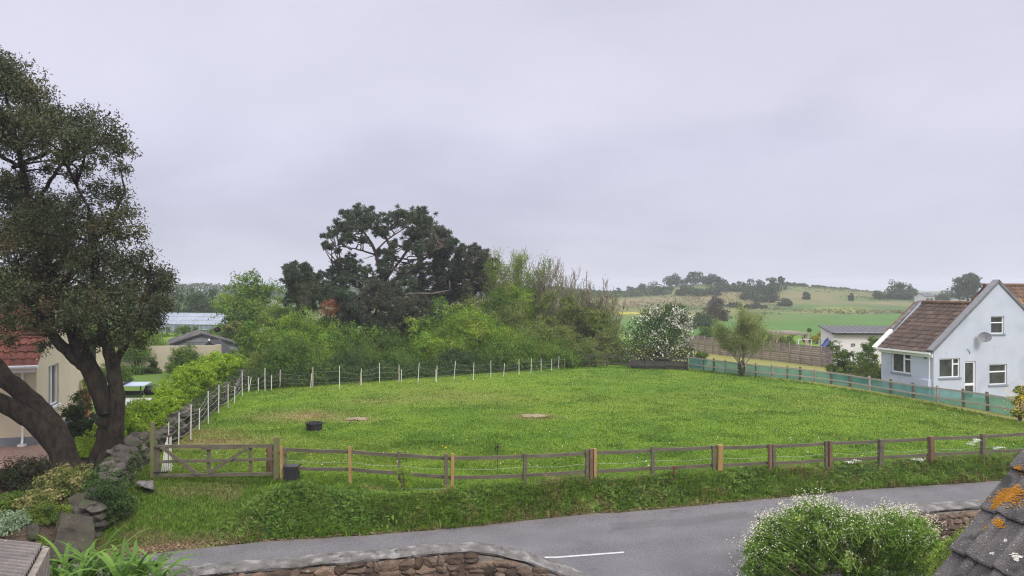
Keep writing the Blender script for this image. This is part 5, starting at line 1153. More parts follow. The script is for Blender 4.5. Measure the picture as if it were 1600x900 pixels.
B = [(0, 122, 42), (42, 150, 36), (-40, 130, 46), (82, 186, 34), (128, 192, 32), (166, 205, 28), (192, 232, 22), (58, 205, 42), (10, 190, 46), (108, 222, 34), (150, 240, 28), (188, 264, 16), (-60, 210, 52), (178, 225, 22), (25, 225, 30), (75, 264, 10), (112, 274, 11), (38, 272, 12), (135, 262, 10), (12, 280, 14), (95, 250, 9), (-20, 95, 24), (8, 100, 20),
     (18, 300, 42), (62, 322, 36), (105, 318, 26), (150, 300, 24), (178, 300, 26), (200, 332, 20), (58, 352, 50), (118, 352, 44), (165, 352, 38), (205, 368, 20), (226, 398, 15), (10, 368, 50), (88, 402, 50), (150, 415, 46), (198, 412, 34), (236, 428, 22), (258, 428, 14), (30, 428, 52), (188, 462, 42), (230, 468, 26), (120, 465, 44), (60, 458, 40), (8, 452, 40), (150, 500, 30), (206, 502, 24), (240, 505, 18), (5, 492, 30), (100, 500, 22), (186, 530, 14), (158, 528, 16), (120, 500, 24), (152, 532, 15), (195, 505, 30), (236, 498, 24), (258, 468, 16), (214, 535, 13), (132, 480, 32), (60, 505, 16), (85, 495, 18), (262, 445, 13), (66, 540, 8), (14, 530, 10), (80, 520, 10), (248, 450, 16), (212, 440, 24), (30, 500, 18),
     (-90, 290, 80), (-150, 200, 70), (-110, 400, 80), (-190, 330, 70), (-120, 130, 50), (-170, 440, 60), (-230, 260, 50)]
lf = MB(); tw = MB(); leafP = []
for (u, v, r) in B:
    for k in range(2 if r > 30 else 1):
        d = 22.5 + rng.normal() * (1.5 if r > 26 else .9); rad = r / F * d * (1. if k == 0 else .85); c = px(u + rng.normal() * 6 * k, v + rng.normal() * 6 * k, d)
        i = int(np.argmin(np.linalg.norm(nodes - c, axis=1) + 1.2 * np.maximum(0, nodes[:, 2] - c[2]))); tw.tube(limb_path(rng, nodes[i], c, .08, 6, .07), np.linspace(.04, .012, 6), 5, False)
        # twigs through the clump, leaves gathered along them in tight sprays
        nt = int((34 if u < 110 else 25) * (rad / .7) ** 2) + 7
        for j in range(nt):
            dr = rng.normal(size=3); dr /= np.linalg.norm(dr); e_ = c + dr * rad * np.array([1.08, 1.08, .9]) * rng.uniform(.5, 1.28); s_ = c + dr * rad * .15
            if j % 2 == 0: tw.tube([s_, (s_ + e_) / 2 + rng.normal(size=3) * .06, e_], [.012, .008, .004], 3, False)
            n = rng.integers(24, 44); t_ = rng.uniform(.45, 1.05, n)[:, None]; P = s_ + (e_ - s_) * t_ + rng.normal(size=(n, 3)) * .11
            leafP.append(np.concatenate([P, np.repeat(dr[None], n, 0)], 1))
LP = np.concatenate(leafP); lf.leaves(LP[:, :3], LP[:, 3:] * .5 + rng.normal(size=(len(LP), 3)) * .8 + np.array([0, 0, .3]), .098, .42, rng)
obj('trunk', trk, M['bark_dark'], bt); obj('branches', tw, M['bark_dark'], bt); obj('crown', lf, M['oak'], bt)

# ------------------------------------------------------------------ the big pines
def pine(name, label, base, top_nodes, clumps, seed, m, d0, leaf=.36, per=260, limbs=True, dead=0):
    rng = np.random.default_rng(seed); root = thing(name, label, 'tree', (base[0], base[1], tz(base[0], base[1]))); tr = MB(); tr.smooth = True; nodes = []
    for pts in top_nodes:
        Q, Rr = stem(pts); tr.tube(Q, Rr * .62, 8); nodes += list(Q[len(Q) // 4:])
    nodes = np.array(nodes); br = MB(); fo = MB()
    clumps = list(clumps) + [(u + rng.normal() * r * .8, v + rng.uniform(-.3, 1.1) * r, r * .62) for (u, v, r) in clumps for _ in range(3)]
    for (u, v, r) in clumps:
        d = d0 + rng.normal() * 1.8; c = px(u, v, d); rad = r / F * d
        score = np.linalg.norm(nodes - c, axis=1) + 2.0 * np.maximum(0, nodes[:, 2] - c[2] + .4); i = int(np.argmin(score)); 
        if limbs: br.tube(limb_path(rng, nodes[i], c, -.06, 6, .09), np.linspace(.075, .03, 6), 5, False)
        for j in range(max(6, int(15 * rad))):
            q = c + rng.normal(size=3) * rad * np.array([.62, .72, .50]); 
            if limbs: br.tube([c - np.array([0, 0, rad * .3]), q], [.03, .016], 3, False)
            n = int(per * .28); dr = rng.normal(size=(n, 3)); dr[:, 2] = dr[:, 2] * .9 + .35; dr /= np.linalg.norm(dr, axis=1)[:, None]; rr_ = rng.uniform(.1, 1., n)[:, None] * .42 * rad ** .5
            P = q + dr * rr_ * np.array([1, 1, .85]); fo.leaves(P, np.cross(dr, rng.normal(size=(n, 3))), leaf, .20, rng, tang=dr)
    for k in range(dead):
        i = rng.integers(len(nodes)); a = nodes[i]; dr = rng.normal(size=3); dr[2] = abs(dr[2]) * .5; dr /= np.linalg.norm(dr); br.tube(limb_path(rng, a, a + dr * rng.uniform(.7, 1.6), .05, 5, .12), np.linspace(.05, .02, 5), 4, False)
    obj('trunk', tr, M['bark_brown'], root); obj('branches', br, M['bark_pine'], root); obj('crown', fo, M[m], root); return root
Z5 = lambda L: [(430 + x * .2444, 300 + y * .2444, r * .2444) for x, y, r in L]
T5 = lambda L, d: [(430 + x * .2444, 300 + y * .2444, r * .2444, d + dd) for x, y, r, dd in L]
trunks = [T5([(720, 700, 26, 0), (700, 560, 24, 0), (660, 460, 20, 0), (640, 380, 17, 0), (605, 310, 14, .5), (560, 250, 10, .5), (520, 180, 7, 1), (510, 140, 4, 1)], 62), T5([(700, 560, 16, 0), (760, 450, 15, -.5), (740, 360, 13, -1), (700, 270, 11, -1), (760, 200, 7, -1), (800, 150, 4, -1)], 62),
    T5([(700, 560, 18, 0), (800, 440, 14, 1), (860, 350, 12, 1), (900, 260, 9, 1.5), (920, 170, 5, 1.5)], 62), T5([(720, 600, 18, 0), (850, 500, 14, -1), (940, 440, 12, -1.5), (1010, 380, 9, -1.5), (1080, 320, 6, -1)], 62), T5([(640, 400, 10, 0), (540, 370, 8, -.6), (450, 350, 5, -1), (380, 345, 3, -1)], 62),
    T5([(690, 600, 12, 0), (560, 540, 9, .6), (460, 500, 6, .6), (400, 500, 4, .5)], 62), T5([(640, 380, 9, 0), (720, 300, 8, 1.5), (800, 250, 6, 2), (860, 200, 4, 2)], 62), T5([(605, 310, 9, 0), (500, 280, 6, -.5), (420, 220, 4, -1)], 62)]
cl = Z5([(540, 115, 42), (490, 140, 38), (590, 135, 40), (470, 170, 30), (420, 195, 32), (395, 245, 34), (358, 262, 24), (318, 335, 18), (345, 350, 12), (400, 372, 14), (640, 165, 38), (700, 168, 38), (750, 150, 36), (810, 130, 34), (880, 130, 40), (935, 120, 34), (960, 165, 32), (985, 215, 40), (1040, 240, 42), (1055, 270, 28), (1010, 285, 44), (1085, 310, 34), (1130, 318, 22), (900, 200, 48), (830, 195, 46), (650, 225, 34), (570, 190, 40), (500, 215, 42), (445, 235, 34), (925, 260, 50), (960, 330, 46), (860, 270, 40), (430, 430, 30), (470, 425, 30), (405, 505, 34), (355, 508, 28), (460, 520, 44), (520, 470, 36), (440, 560, 40), (400, 555, 28), (520, 545, 40), (590, 500, 40), (700, 450, 40), (760, 400, 34), (900, 380, 40), (880, 460, 40), (820, 500, 44), (940, 470, 40), (690, 250, 26), (760, 320, 30), (1020, 360, 40), (600, 575, 40), (780, 580, 50), (870, 570, 46), (690, 380, 24), (850, 330, 34), (480, 300, 22), (440, 285, 24), (700, 520, 40), (560, 300, 20)])
pine('pine_tree', 'tall spreading pine with bare grey limbs above the shrub thicket', px(606, 585, 62), trunks, cl, 3, 'pine', 62, .24, 260, dead=30)
tr2 = [T5([(1100, 760, 20, 3), (1110, 600, 16, 3), (1160, 500, 13, 3), (1220, 430, 9, 3), (1240, 370, 5, 3)], 62), T5([(1110, 600, 12, 3), (1060, 500, 9, 3), (1040, 420, 6, 3)], 62), T5([(1160, 500, 9, 3), (1280, 460, 7, 3), (1340, 430, 4, 3)], 62)]
cl2 = Z5([(1050, 400, 44), (1100, 375, 40), (1150, 385, 40), (1190, 370, 34), (1245, 355, 30), (1230, 400, 44), (1290, 385, 38), (1330, 410, 36), (1365, 445, 26), (1080, 450, 50), (1150, 460, 54), (1220, 470, 52), (1290, 460, 50), (1345, 490, 36), (1100, 520, 54), (1180, 535, 56), (1260, 535, 54), (1330, 545, 42), (1130, 590, 56), (1220, 600, 56), (1300, 600, 46), (1050, 540, 50), (1010, 480, 46), (1020, 600, 56), (1090, 640, 50), (1200, 650, 50), (960, 560, 50), (960, 640, 54), (1340, 600, 34)])
pine('pine_tree', 'lower dense dark pine leaning against the right side of the tall pine', px(700, 585, 65), tr2, cl2, 4, 'pine2', 65, .25, 330, dead=14)
tr3 = [T5([(180, 780, 14, -4), (170, 640, 10, -4), (150, 520, 5, -4)], 62), T5([(190, 700, 8, -4), (280, 620, 5, -4)], 62)]
pine('pine_tree', 'small dark bushy pine left of the tall pine', px(478, 585, 58), tr3, Z5([(130, 475, 30), (185, 478, 26), (110, 520, 38), (170, 520, 40), (220, 520, 30), (110, 570, 40), (180, 580, 50), (240, 580, 44), (290, 535, 24), (300, 590, 40), (130, 620, 46), (210, 640, 50), (290, 640, 46), (330, 620, 30), (160, 690, 50), (250, 700, 50), (330, 680, 44), (110, 660, 40), (400, 620, 40), (430, 660, 40), (380, 690, 36)]), 8, 'pine', 58, .22, 420, limbs=False)
tr4 = [T5([(640, 860, 16, -5), (650, 720, 12, -5), (660, 620, 6, -5)], 62), T5([(560, 860, 12, -5), (520, 780, 7, -5)], 62), T5([(700, 860, 12, -5), (740, 760, 8, -5)], 62)]
pine('conifer_shrub', 'dark sprawling conifer below the tall pine at the heart of the thicket', px(590, 590, 57), tr4, Z5([(650, 600, 44), (700, 610, 40), (620, 650, 54), (720, 660, 56), (780, 650, 44), (660, 720, 60), (740, 740, 60), (800, 730, 50), (580, 720, 50), (520, 740, 50), (450, 740, 46), (430, 700, 36), (560, 790, 54), (640, 800, 56), (720, 810, 54), (800, 790, 46), (470, 800, 46), (680, 860, 54), (760, 860, 50), (600, 860, 50), (500, 690, 36), (860, 700, 50), (930, 700, 50), (880, 760, 44), (960, 720, 40)]), 9, 'pine2', 57, .22, 440, limbs=False, dead=6)
db = MB(); bx_ = px(518, 480, 54); crown(db, [px(512, 482, 54), px(521, 477, 54), px(516, 487, 54)], [.7, .6, .5], 900, .2, np.random.default_rng(2), .2); zb_ = MB(); zb_.tube([(bx_[0], bx_[1], tz(bx_[0], bx_[1])), px(516, 485, 54)], [.05, .03], 5)
dr_ = thing('dead_conifer', 'small patch of rust-brown dead conifer in front of the dark pines', 'dead tree', (bx_[0], bx_[1], tz(bx_[0], bx_[1]))); obj('foliage', db, M['dead'], dr_); obj('stem', zb_, M['bark_brown'], dr_)
# pale broken trunk lying across
lg = MB(); lg.smooth = True; Q = np.array([px(632, 461, 57.5), px(652, 459, 57.3), px(676, 459, 57), px(704, 453, 57)]); lg.tube(Q, [.07, .10, .08, .035], 8); lg.tube([px(702, 455, 57), px(703, 447, 57), px(702, 438, 57)], [.06, .05, .03], 6); lg.tube([px(636, 462, 57.5), px(634, 520, 57.5)], [.12, .14], 6)
obj('broken_trunk', lg, M['bark_pine'], base=px(632, 520, 57.5), label='pale broken trunk leaning across below the two pines', cat='dead trunk')

# ------------------------------------------------------------------ shrubs of the thicket
TH = 'shrubs of the thicket behind the far fence'
def bush(u, vt, vb, hw, d, m, label, n, leaf=.15, dd=None, name='shrub', cat='shrub', group=TH, **k):
    p = px(u, vb, d); w = 2 * hw / F * d; zt = px(0, vt, d)[2]; k['clumps'] = max(10, int(k.get('clumps', 34) * .72)); k.setdefault('rr', (.16, .29)); return shrub(name, label, cat, p[0], p[1], w, dd or min(w * .8, 4.5), max(.5, zt - tz(p[0], p[1])), m, leaf, n, group, **k)
bush(455, 524, 606, 64, 44.5, 'l_deep', 'rounded glossy green bush at the front left of the thicket', 11000, .14, clumps=46)
bush(408, 545, 604, 26, 44.2, 'l_olive', 'thin olive bush between the stone wall end and the glossy bush', 2600, .12, twigs=14)
bush(402, 500, 600, 46, 49, 'l_mid', 'leafy green bush right of the grey shed', 9000, .16, clumps=44)
bush(470, 478, 600, 78, 53, 'l_bright', 'broad bright green bush in front of the small dark pine', 14000, .16, clumps=60)
bush(545, 500, 600, 56, 50.5, 'l_mid', 'mid green bush in front of the rusty dead conifer', 10000, .16, clumps=46)
bush(602, 512, 600, 62, 49.5, 'l_deep', 'low spreading green bush under the dark conifer', 12000, .15, clumps=56)
bush(668, 498, 600, 58, 51.5, 'l_bright', 'bright bush left of the yellow-green mound', 12000, .15, clumps=50)
bush(740, 474, 600, 76, 54, 'l_bright', 'tall yellow-green mounded bush at the middle of the thicket', 17000, .16, clumps=70)
bush(540, 545, 607, 50, 46.8, 'l_ivy', 'dark ivy-clad bush right behind the fence beside the glossy bush', 8000, .13, clumps=40)
bush(625, 548, 603, 58, 48.3, 'l_deep', 'low dark green bush behind the middle of the wire fence', 9000, .13, clumps=46)
bush(712, 538, 600, 52, 50, 'l_ivy', 'dark hollow ivy-covered bush beneath the yellow-green mound', 8000, .13, clumps=40)
bush(790, 515, 596, 58, 52.6, 'l_mid', 'rounded green bush right of the yellow-green mound', 11000, .15, clumps=50)
bush(848, 498, 590, 52, 55.5, 'l_olive', 'olive bush at the foot of the bare-topped saplings', 9000, .14, clumps=44, twigs=30)
bush(862, 530, 586, 44, 53.6, 'l_mid', 'low leafy bush behind the right part of the wire fence', 7000, .13, clumps=38)
bush(905, 528, 580, 40, 55.5, 'l_olive', 'loose olive bush near the right end of the wire fence', 5500, .13, clumps=34, twigs=26)
bush(950, 500, 578, 34, 57.5, 'l_olive', 'thin twiggy olive bush left of the blossoming hawthorn', 4200, .13, clumps=30, twigs=60, hi=1.3)
bush(800, 470, 590, 60, 60, 'l_olive', 'tall olive-green bush below the bare saplings', 9000, .17, clumps=50, twigs=50)
bush(690, 462, 560, 34, 57, 'l_mid', 'light leafy shrub below the lower pine', 4000, .15, clumps=26)
bush(765, 545, 597, 40, 50.8, 'l_deep', 'small dark green bush behind the fence under the rounded green bush', 5000, .13, clumps=30)
for (u, vt, hw, d, m_, lb, tw_) in [(560, 462, 44, 60, 'l_ivy', 'dark bush behind the rusty dead conifer', 0), (775, 448, 34, 62, 'l_mid', 'tall leafy bush right of the lower pine', 20), (815, 440, 36, 62.5, 'l_bright', 'tall fresh green bush under the green sapling', 24), (850, 452, 34, 61, 'l_olive', 'tall olive bush below the crest of the bare row', 50), (888, 462, 34, 60.5, 'l_olive', 'tall olive bush below the middle of the bare row', 50), (922, 478, 30, 60, 'l_olive', 'olive bush below the right end of the bare row', 50), (640, 478, 40, 60, 'l_ivy', 'dark bush under the broken pale trunk', 0), (698, 466, 44, 63, 'l_ivy', 'dark ivy-covered bush below the lower pine', 0), (462, 474, 44, 60, 'l_ivy', 'dark bush at the foot of the small dark pine', 0), (440, 466, 36, 62, 'l_mid', 'leafy bush between the loose tree and the small dark pine', 0), (728, 458, 36, 62, 'l_olive', 'olive bush filling the gap under the lower pine', 24), (672, 490, 34, 58.5, 'l_mid', 'leafy bush under the right end of the broken pale trunk', 0), (500, 486, 40, 56.5, 'l_deep', 'deep green bush in front of the dark sprawling conifer', 0), (720, 486, 40, 59, 'l_deep', 'deep green bush at the foot of the lower pine', 0)]:
    bush(u, vt, 580, hw, d, m_, lb, 8500, .17, clumps=46, twigs=tw_, hi=1.2)
hedge_ = thing('hedge', 'low dark hedge in front of the glasshouse', 'hedge', px(300, 525, 84)); C_ = [px(rng.uniform(200, 385), rng.uniform(515, 530), 84 + rng.normal() * .5) for _ in range(50)]
mb = crown(MB(), C_, [.55] * 50, 5000, .2, rng); obj('foliage', mb, M['l_deep'], hedge_)
# creeping undergrowth at the fence foot
x = RNG.uniform(-14.8, 6.2, 26000); y = far_fence_y(x) + RNG.uniform(.25, 2.2, len(x)); h_ = RNG.uniform(0, 1, len(x)) ** 1.3 * np.minimum(1.0, .25 + (y - far_fence_y(x)) * .8) * (.5 + fbm(x * .8, y * .5, 3, 3))
P = np.stack([x, y, terrain(x, y) + h_], 1); ug = MB(); ug.leaves(P, RNG.normal(size=P.shape) * .6 + np.array([0, -.7, .4]), .13, .6)
obj('undergrowth', ug, M['l_ivy'], label='dark ivy and brambles creeping under the thicket along the wire fence', cat='undergrowth', kind='stuff')
# bramble patch round the end of the stone wall
bush(392, 560, 592, 22, 45.5, 'l_yellow', 'small yellowish bush at the far end of the stone wall', 1800, .11, clumps=20)

# ------------------------------------------------------------------ bare upright saplings
def sapling(label, u, vb, vt, d, seed, leafy=.2, m='l_bright', w=1.):
    rng = np.random.default_rng(seed); p = px(u, vb, d); z = tz(p[0], p[1]); hgt = px(0, vt, d)[2] - z; root = thing('sapling_tree', label, 'tree', (p[0], p[1], z), 'bare upright trees behind the thicket')
    tr = MB(); br = MB(); tips = []; lean = rng.normal() * .03; ns = rng.integers(3, 6)
    for s_ in range(ns):
        top = np.array([p[0] + lean * hgt + rng.normal() * .8 * w, p[1] + rng.normal() * .8, z + hgt * rng.uniform(.78, 1.0)]); Q = limb_path(rng, (p[0] + rng.normal() * .12, p[1] + rng.normal() * .1, z - .1), top, 0, 9, .02); tr.tube(Q, np.linspace(.085, .012, 9), 5, False)
        for k in range(20):
            t_ = rng.uniform(.22, .95); i = t_ * 8; a = Q[int(i)] + (Q[int(i) + 1] - Q[int(i)]) * (i - int(i)); an = rng.uniform(0, 2 * math.pi); L = hgt * rng.uniform(.10, .26) * (1.15 - t_ * .6); sp = rng.uniform(.25, .75) * w
            e_ = a + np.array([math.cos(an) * sp * L, math.sin(an) * sp * L, L]); m_ = (a + e_) / 2 + np.array([math.cos(an), math.sin(an), 0]) * L * .10; br.tube([a, m_, e_], [.032, .024, .014], 3, False); tips.append((e_, m_))
            for j in range(4):
                q = a + (e_ - a) * rng.uniform(.3, .95); an2 = rng.uniform(0, 2 * math.pi); l2 = L * rng.uniform(.25, .5); e2 = q + np.array([math.cos(an2) * .35 * l2, math.sin(an2) * .35 * l2, l2]); br.tube([q, e2], [.017, .010], 3, False); tips.append((e2, q))
    obj('trunk', tr, M['twig'], root); obj('branches', br, M['twig'], root)
    n = int(len(tips) * 17 * leafy); idx = rng.integers(len(tips), size=n); A = np.array([q[0] for q in tips])[idx]; Bq = np.array([q[1] for q in tips])[idx]
    P = A + (Bq - A) * rng.uniform(0, 1.0, (n, 1)) + rng.normal(size=(n, 3)) * .24; keep = rng.uniform(size=n) < 1.1 - (1.05 if leafy < .7 else .45) * ss(.45, .95, (P[:, 2] - z) / hgt)
    lv = MB(); lv.leaves(P[keep], rng.normal(size=(keep.sum(), 3)) + np.array([0, 0, .4]), .13, .55, rng); obj('foliage', lv, M[m], root)
for k, (u, vt, d, lf_, m_, lb) in enumerate([(762, 386, 66, .35, 'l_mid', 'bare-topped sapling just right of the lower pine'), (778, 392, 64, 1.3, 'l_bright', 'fresh green upright tree right of the lower pine'), (797, 390, 66, .3, 'l_mid', 'thin bare sapling between the two fresh green trees'), (822, 389, 65, 1.5, 'l_bright', 'brightest green upright tree among the bare saplings'), (838, 400, 67, .4, 'l_mid', 'bare sapling right of the brightest green tree'),
    (852, 402, 64, .35, 'l_olive', 'tall bare sapling at the crest of the row'), (868, 406, 66, .3, 'l_olive', 'bare grey sapling third along the bare row'), (884, 412, 63, .35, 'l_olive', 'bare grey sapling in the middle of the bare row'), (899, 420, 65, .3, 'l_olive', 'slim bare sapling right of the middle of the row'), (913, 428, 62, .4, 'l_olive', 'shorter bare sapling near the right end of the row'), (928, 440, 62, .5, 'l_olive', 'last but one bare sapling at the right of the row'), (944, 462, 61, .6, 'l_olive', 'shortest twiggy sapling at the right end of the row')]):
    sapling(lb, u, 570, vt, d, 40 + k, lf_, m_, w=1.1)

# ------------------------------------------------------------------ hawthorn in blossom, small tree in the corner
rng = np.random.default_rng(77); p = px(1030, 572, 56); z = tz(p[0], p[1]); hw = thing('hawthorn', 'hawthorn bush covered in white blossom at the far corner of the paddock', 'shrub', (p[0], p[1], z))
HC = [(1000, 545, 22), (985, 552, 20), (1030, 548, 26), (1055, 545, 22), (990, 530, 20), (1012, 525, 24), (1040, 525, 26), (1062, 520, 20), (1000, 510, 20), (1022, 505, 22), (1045, 502, 24), (1066, 500, 16), (1015, 492, 16), (1035, 488, 18), (1055, 488, 18), (1070, 510, 12), (975, 560, 14), (1070, 548, 16), (1076, 555, 12), (1020, 560, 22), (1050, 562, 20), (995, 565, 18), (1046, 481, 10), (1062, 484, 10)]
fo = MB(); bl = MB(); st = MB()
for (u, v, r) in HC:
    d = 56 + rng.normal() * .8; c = px(u, v, d); rad = r / F * d; P, D = blob_points(rng, c, (rad, rad, rad * .9), int(420 * rad * rad * 1.1), .4, 1.1); fo.leaves(P, D + rng.normal(size=P.shape) * .7, .15, .55, rng)
    den = float(ss(995, 1065, u) * (1 - ss(520, 560, v)) * 1.2 + .10 + (.25 if v < 515 else 0)); P, D = blob_points(rng, c, (rad, rad, rad * .95), int(330 * rad * rad * den), .9, 1.15); kx = fbm(P[:, 0] * 1.8, P[:, 2] * 1.8, 5, 3) > .46; P, D = P[kx], D[kx]; bl.leaves(P, D + rng.normal(size=P.shape) * .5, .13, .85, rng); st.tube(limb_path(rng, (p[0], p[1], z), c, .05, 5, .05), np.linspace(.08, .02, 5), 5, False)
obj('foliage', fo, M['l_dark'] if False else M['l_ivy'], hw); obj('blossom', bl, M['blossom'], hw); obj('stem', st, M['bark_brown'], hw)
bush(1092, 548, 572, 16, 55, 'l_deep', 'low green bush between the hawthorn and the mesh fence', 1800, .13, clumps=18, group=None)

rng = np.random.default_rng(21); p = ground_hit(1160, 588); ct = thing('small_tree', 'small vase-shaped tree with sparse olive leaves beside the mesh fence', 'tree', p); tr = MB(); tr.smooth = True; br = MB(); tips = []
for k, (dx, L) in enumerate([(-.30, 1.9), (.3, 2.0), (.0, 2.15), (.65, 1.9), (-.5, 1.7), (.15, 2.0)]):
    b0 = p + np.array([rng.normal() * .1, rng.normal() * .1, -.05]); e0 = p + np.array([dx * .28, rng.normal() * .15, .75]); tr.tube([b0, (b0 + e0) / 2 + np.array([dx * .05, 0, 0]), e0], [.10, .075, .065], 7)
    grow(br, e0, (dx * 1.25, rng.normal() * .5, 1.), L * .80, .05, 3, rng, .42, .18, (3, 4), tips, 5, .66)
obj('trunk', tr, M['bark_grey'], ct); obj('branches', br, M['bark_grey'], ct)
A = np.array([q[0] for q in tips]); n = 24; P = np.repeat(A, n, 0) + rng.normal(size=(len(A) * n, 3)) * .16; kp = P[:, 2] > p[2] + 1.5; P = P[kp]; lv = MB(); lv.leaves(P, rng.normal(size=P.shape) + np.array([0, 0, .4]), .085, .55, rng); obj('foliage', lv, M['l_sparse'], ct)
mb = MB(); q0 = p + np.array([-.05, -.05, .1]); P, D = blob_points(rng, q0 + np.array([0, 0, .4]), (.2, .2, .55), 420, .6, 1.1); mb.leaves(P, D + rng.normal(size=P.shape) * .5, .10, .6, rng); obj('ivy', mb, M['l_ivy'], ct)

# ------------------------------------------------------------------ far left trees
def round_tree(label, u, vb, vt, hw, d, m, seed, n=9000, leaf=.3, name='tree', trunk=.35, bark='bark_brown', clumps=44, group=None, hi=1.1, cat='tree', sq=1.):
    rng = np.random.default_rng(seed); p = px(u, vb, d); z = tz(p[0], p[1]); zt = px(0, vt, d)[2]; hgt = max(zt - z, 1.0); w = 2 * hw / F * d; root = thing(name, label, cat, (p[0], p[1], z), group)
    C, Rr = dome_clumps(rng, (p[0], p[1], z + hgt * trunk), w, w * .8 * sq, hgt * (1 - trunk), clumps, (.14, .26)); mb = crown(MB(), C, Rr, n, leaf, rng, .55, hi=hi); obj('crown', mb, M[m], root)
    tr = MB(); fk = np.array([p[0], p[1], z + hgt * max(trunk, .15)]); tr.tube([(p[0], p[1], z - .2), fk], [hgt * .035, hgt * .026], 7)
    for k in range(10): tr.tube(limb_path(rng, fk, C[rng.integers(len(C))], .03, 4, .05), np.linspace(hgt * .014, hgt * .004, 4), 4, False)
    obj('trunk', tr, M[bark], root); return root
round_tree('loose light green tree above the thicket left of the small dark pine', 392, 560, 421, 52, 74, 'l_mid', 61, 12000, .26, trunk=.25, hi=1.2, clumps=50)
bush(368, 452, 520, 34, 78, 'l_bright', 'rounded bright bush left of the loose light green tree', 5000, .24, group=None)
round_tree('hazy round tree behind the glasshouse next to the evergreen oak', 300, 500, 445, 38, 118, 'far_mid', 62, 7000, .36, trunk=.1)
round_tree('hazy grey twiggy tree behind the glasshouse, right of the round one', 330, 500, 450, 22, 125, 'far_mid', 63, 3000, .36, trunk=.1)
round_tree('hazy tree mostly hidden behind the crown of the evergreen oak', 250, 500, 450, 34, 118, 'far_mid', 64, 4000, .36, trunk=.1)
bush(428, 470, 520, 40, 66, 'l_olive', 'shrub with pale flowers behind the broad bright green bush', 5000, .2, group=None)
bush(372, 500, 545, 22, 62, 'l_olive', 'olive shrub at the right end of the glasshouse', 3000, .18, group=None)
bush(345, 507, 530, 12, 66, 'l_purple', 'small dark purple bush in front of the glasshouse', 900, .2, group=None, clumps=14)

bush(215, 482, 545, 44, 64, 'l_mid', 'leafy tree-like shrub behind the left end of the garden wall', 7000, .18, group=None, clumps=44)
bush(150, 500, 560, 40, 58, 'l_deep', 'green shrub behind the trunks beyond the cream house', 5000, .17, group=None, clumps=36)
# ivy over the stone wall
n = 34000; y = 17.6 + 26 * RNG.uniform(0, 1, n) ** 1.5; x = wall_x(y) - .12 + RNG.normal(size=n) * .2; k = fbm(x * .9, y * .55, 47, 3) > .47; x, y = x[k], y[k]; P = np.stack([x, y, terrain(x + .5, y) - .1 + RNG.uniform(.2, .95, len(x))], 1)
mb = MB(); mb.leaves(P, RNG.normal(size=P.shape) * .6 + np.array([.4, -.3, .5]), .09, .65); obj('wall_ivy', mb, M['l_ivy'], label='patches of ivy creeping over the dry stone wall', cat='ivy', kind='stuff')
# ------------------------------------------------------------------ garden plants on the left
b = px(290, 580, 46.5); shrub('topiary_bush', 'clipped round green bush in front of the cream garden wall', 'bush', b[0], b[1], 2.15, 2.1, px(0, 536, 46.5)[2] - tz(b[0], b[1]), 'l_deep', .09, 9000, clumps=90, rr=(.15, .19), hi=1.02, lift=.25)
hg = thing('hedge', 'bright yellow-green hedge along the garden side of the dry stone wall', 'hedge', (-14.5, 33, tz(-14.5, 33))); C = []; Rr = []; rng = np.random.default_rng(31)
for k in range(430):
    t_ = rng.uniform(0, 1); y_ = 24.4 + t_ * 19.5; x_ = float(wall_x(y_)) - .95 + rng.normal() * .34; h_ = .2 + rng.uniform(0, 1) ** .6 * (.95 + .6 * float(ss(.1, .5, t_)) + .15 * math.sin(t_ * 17) + .2 * rng.normal() * .5); C.append((x_, y_, tz(x_, y_) + max(.15, h_))); Rr.append(rng.uniform(.16, .30))
fo = MB(); crown(fo, C, Rr, 60000, .10, rng, .6, up=.8, jitter=.7); obj('foliage', fo, M['l_yellow'], hg)
st = MB()
for k in range(60): c = C[k]; st.tube([(c[0] + rng.normal() * .1, c[1], tz(c[0], c[1])), c], [.025, .012], 4, False)
obj('stem', st, M['bark_brown'], hg)
def lefty(u, vt, vb, hw, d, m, label, n, leaf, cat='shrub', name='shrub', **k): return bush(u, vt, vb, hw, d, m, label, n, leaf, name=name, cat=cat, group=None, **k)
lefty(125, 608, 690, 29, 27.5, 'l_ivy', 'dark glossy shrub seen between the trunks of the evergreen oak', 5200, .09)
lefty(128, 672, 726, 34, 24.0, 'l_yellow', 'small yellowish shrub low behind the forked trunk', 3000, .07)
lefty(365, 562, 585, 11, 44, 'l_purple', 'small dark purple shrub at the far end of the yellow-green hedge', 900, .1, clumps=14)
lefty(215, 520, 578, 34, 49.5, 'l_mid', 'loose shrub with bare lower stems in front of the left part of the garden wall', 3200, .13, lift=.9, twigs=12)
lefty(236, 555, 588, 16, 48, 'l_ivy', 'dark low shrub against the garden wall beside the strappy plant', 1200, .12, clumps=16)
lefty(175, 560, 600, 26, 44, 'l_deep', 'green shrub beyond the patio behind the trunks', 2600, .12)
lefty(40, 712, 800, 52, 20.4, 'l_red', 'dark reddish-green hedge below the cream house', 8500, .07, cat='hedge', name='garden_hedge', dd=1.6, clumps=60, up=.5)
lefty(112, 724, 815, 66, 19.7, 'l_varieg', 'variegated cream and green shrub at the foot of the evergreen oak', 9000, .08, dd=2.0, clumps=70)
lefty(60, 765, 830, 40, 18.6, 'l_varieg', 'trailing variegated shrub in front of the dark reddish hedge', 4000, .075, dd=1.4, clumps=40)
lefty(75, 800, 856, 34, 17.7, 'l_sedum', 'mossy yellow-green plant spilling beside the large boulder', 5200, .045, dd=1.2, clumps=36, up=.8)
lefty(18, 825, 860, 26, 17.0, 'l_silver', 'pale silvery plant above the corrugated roof', 1500, .06, dd=.9, clumps=22)
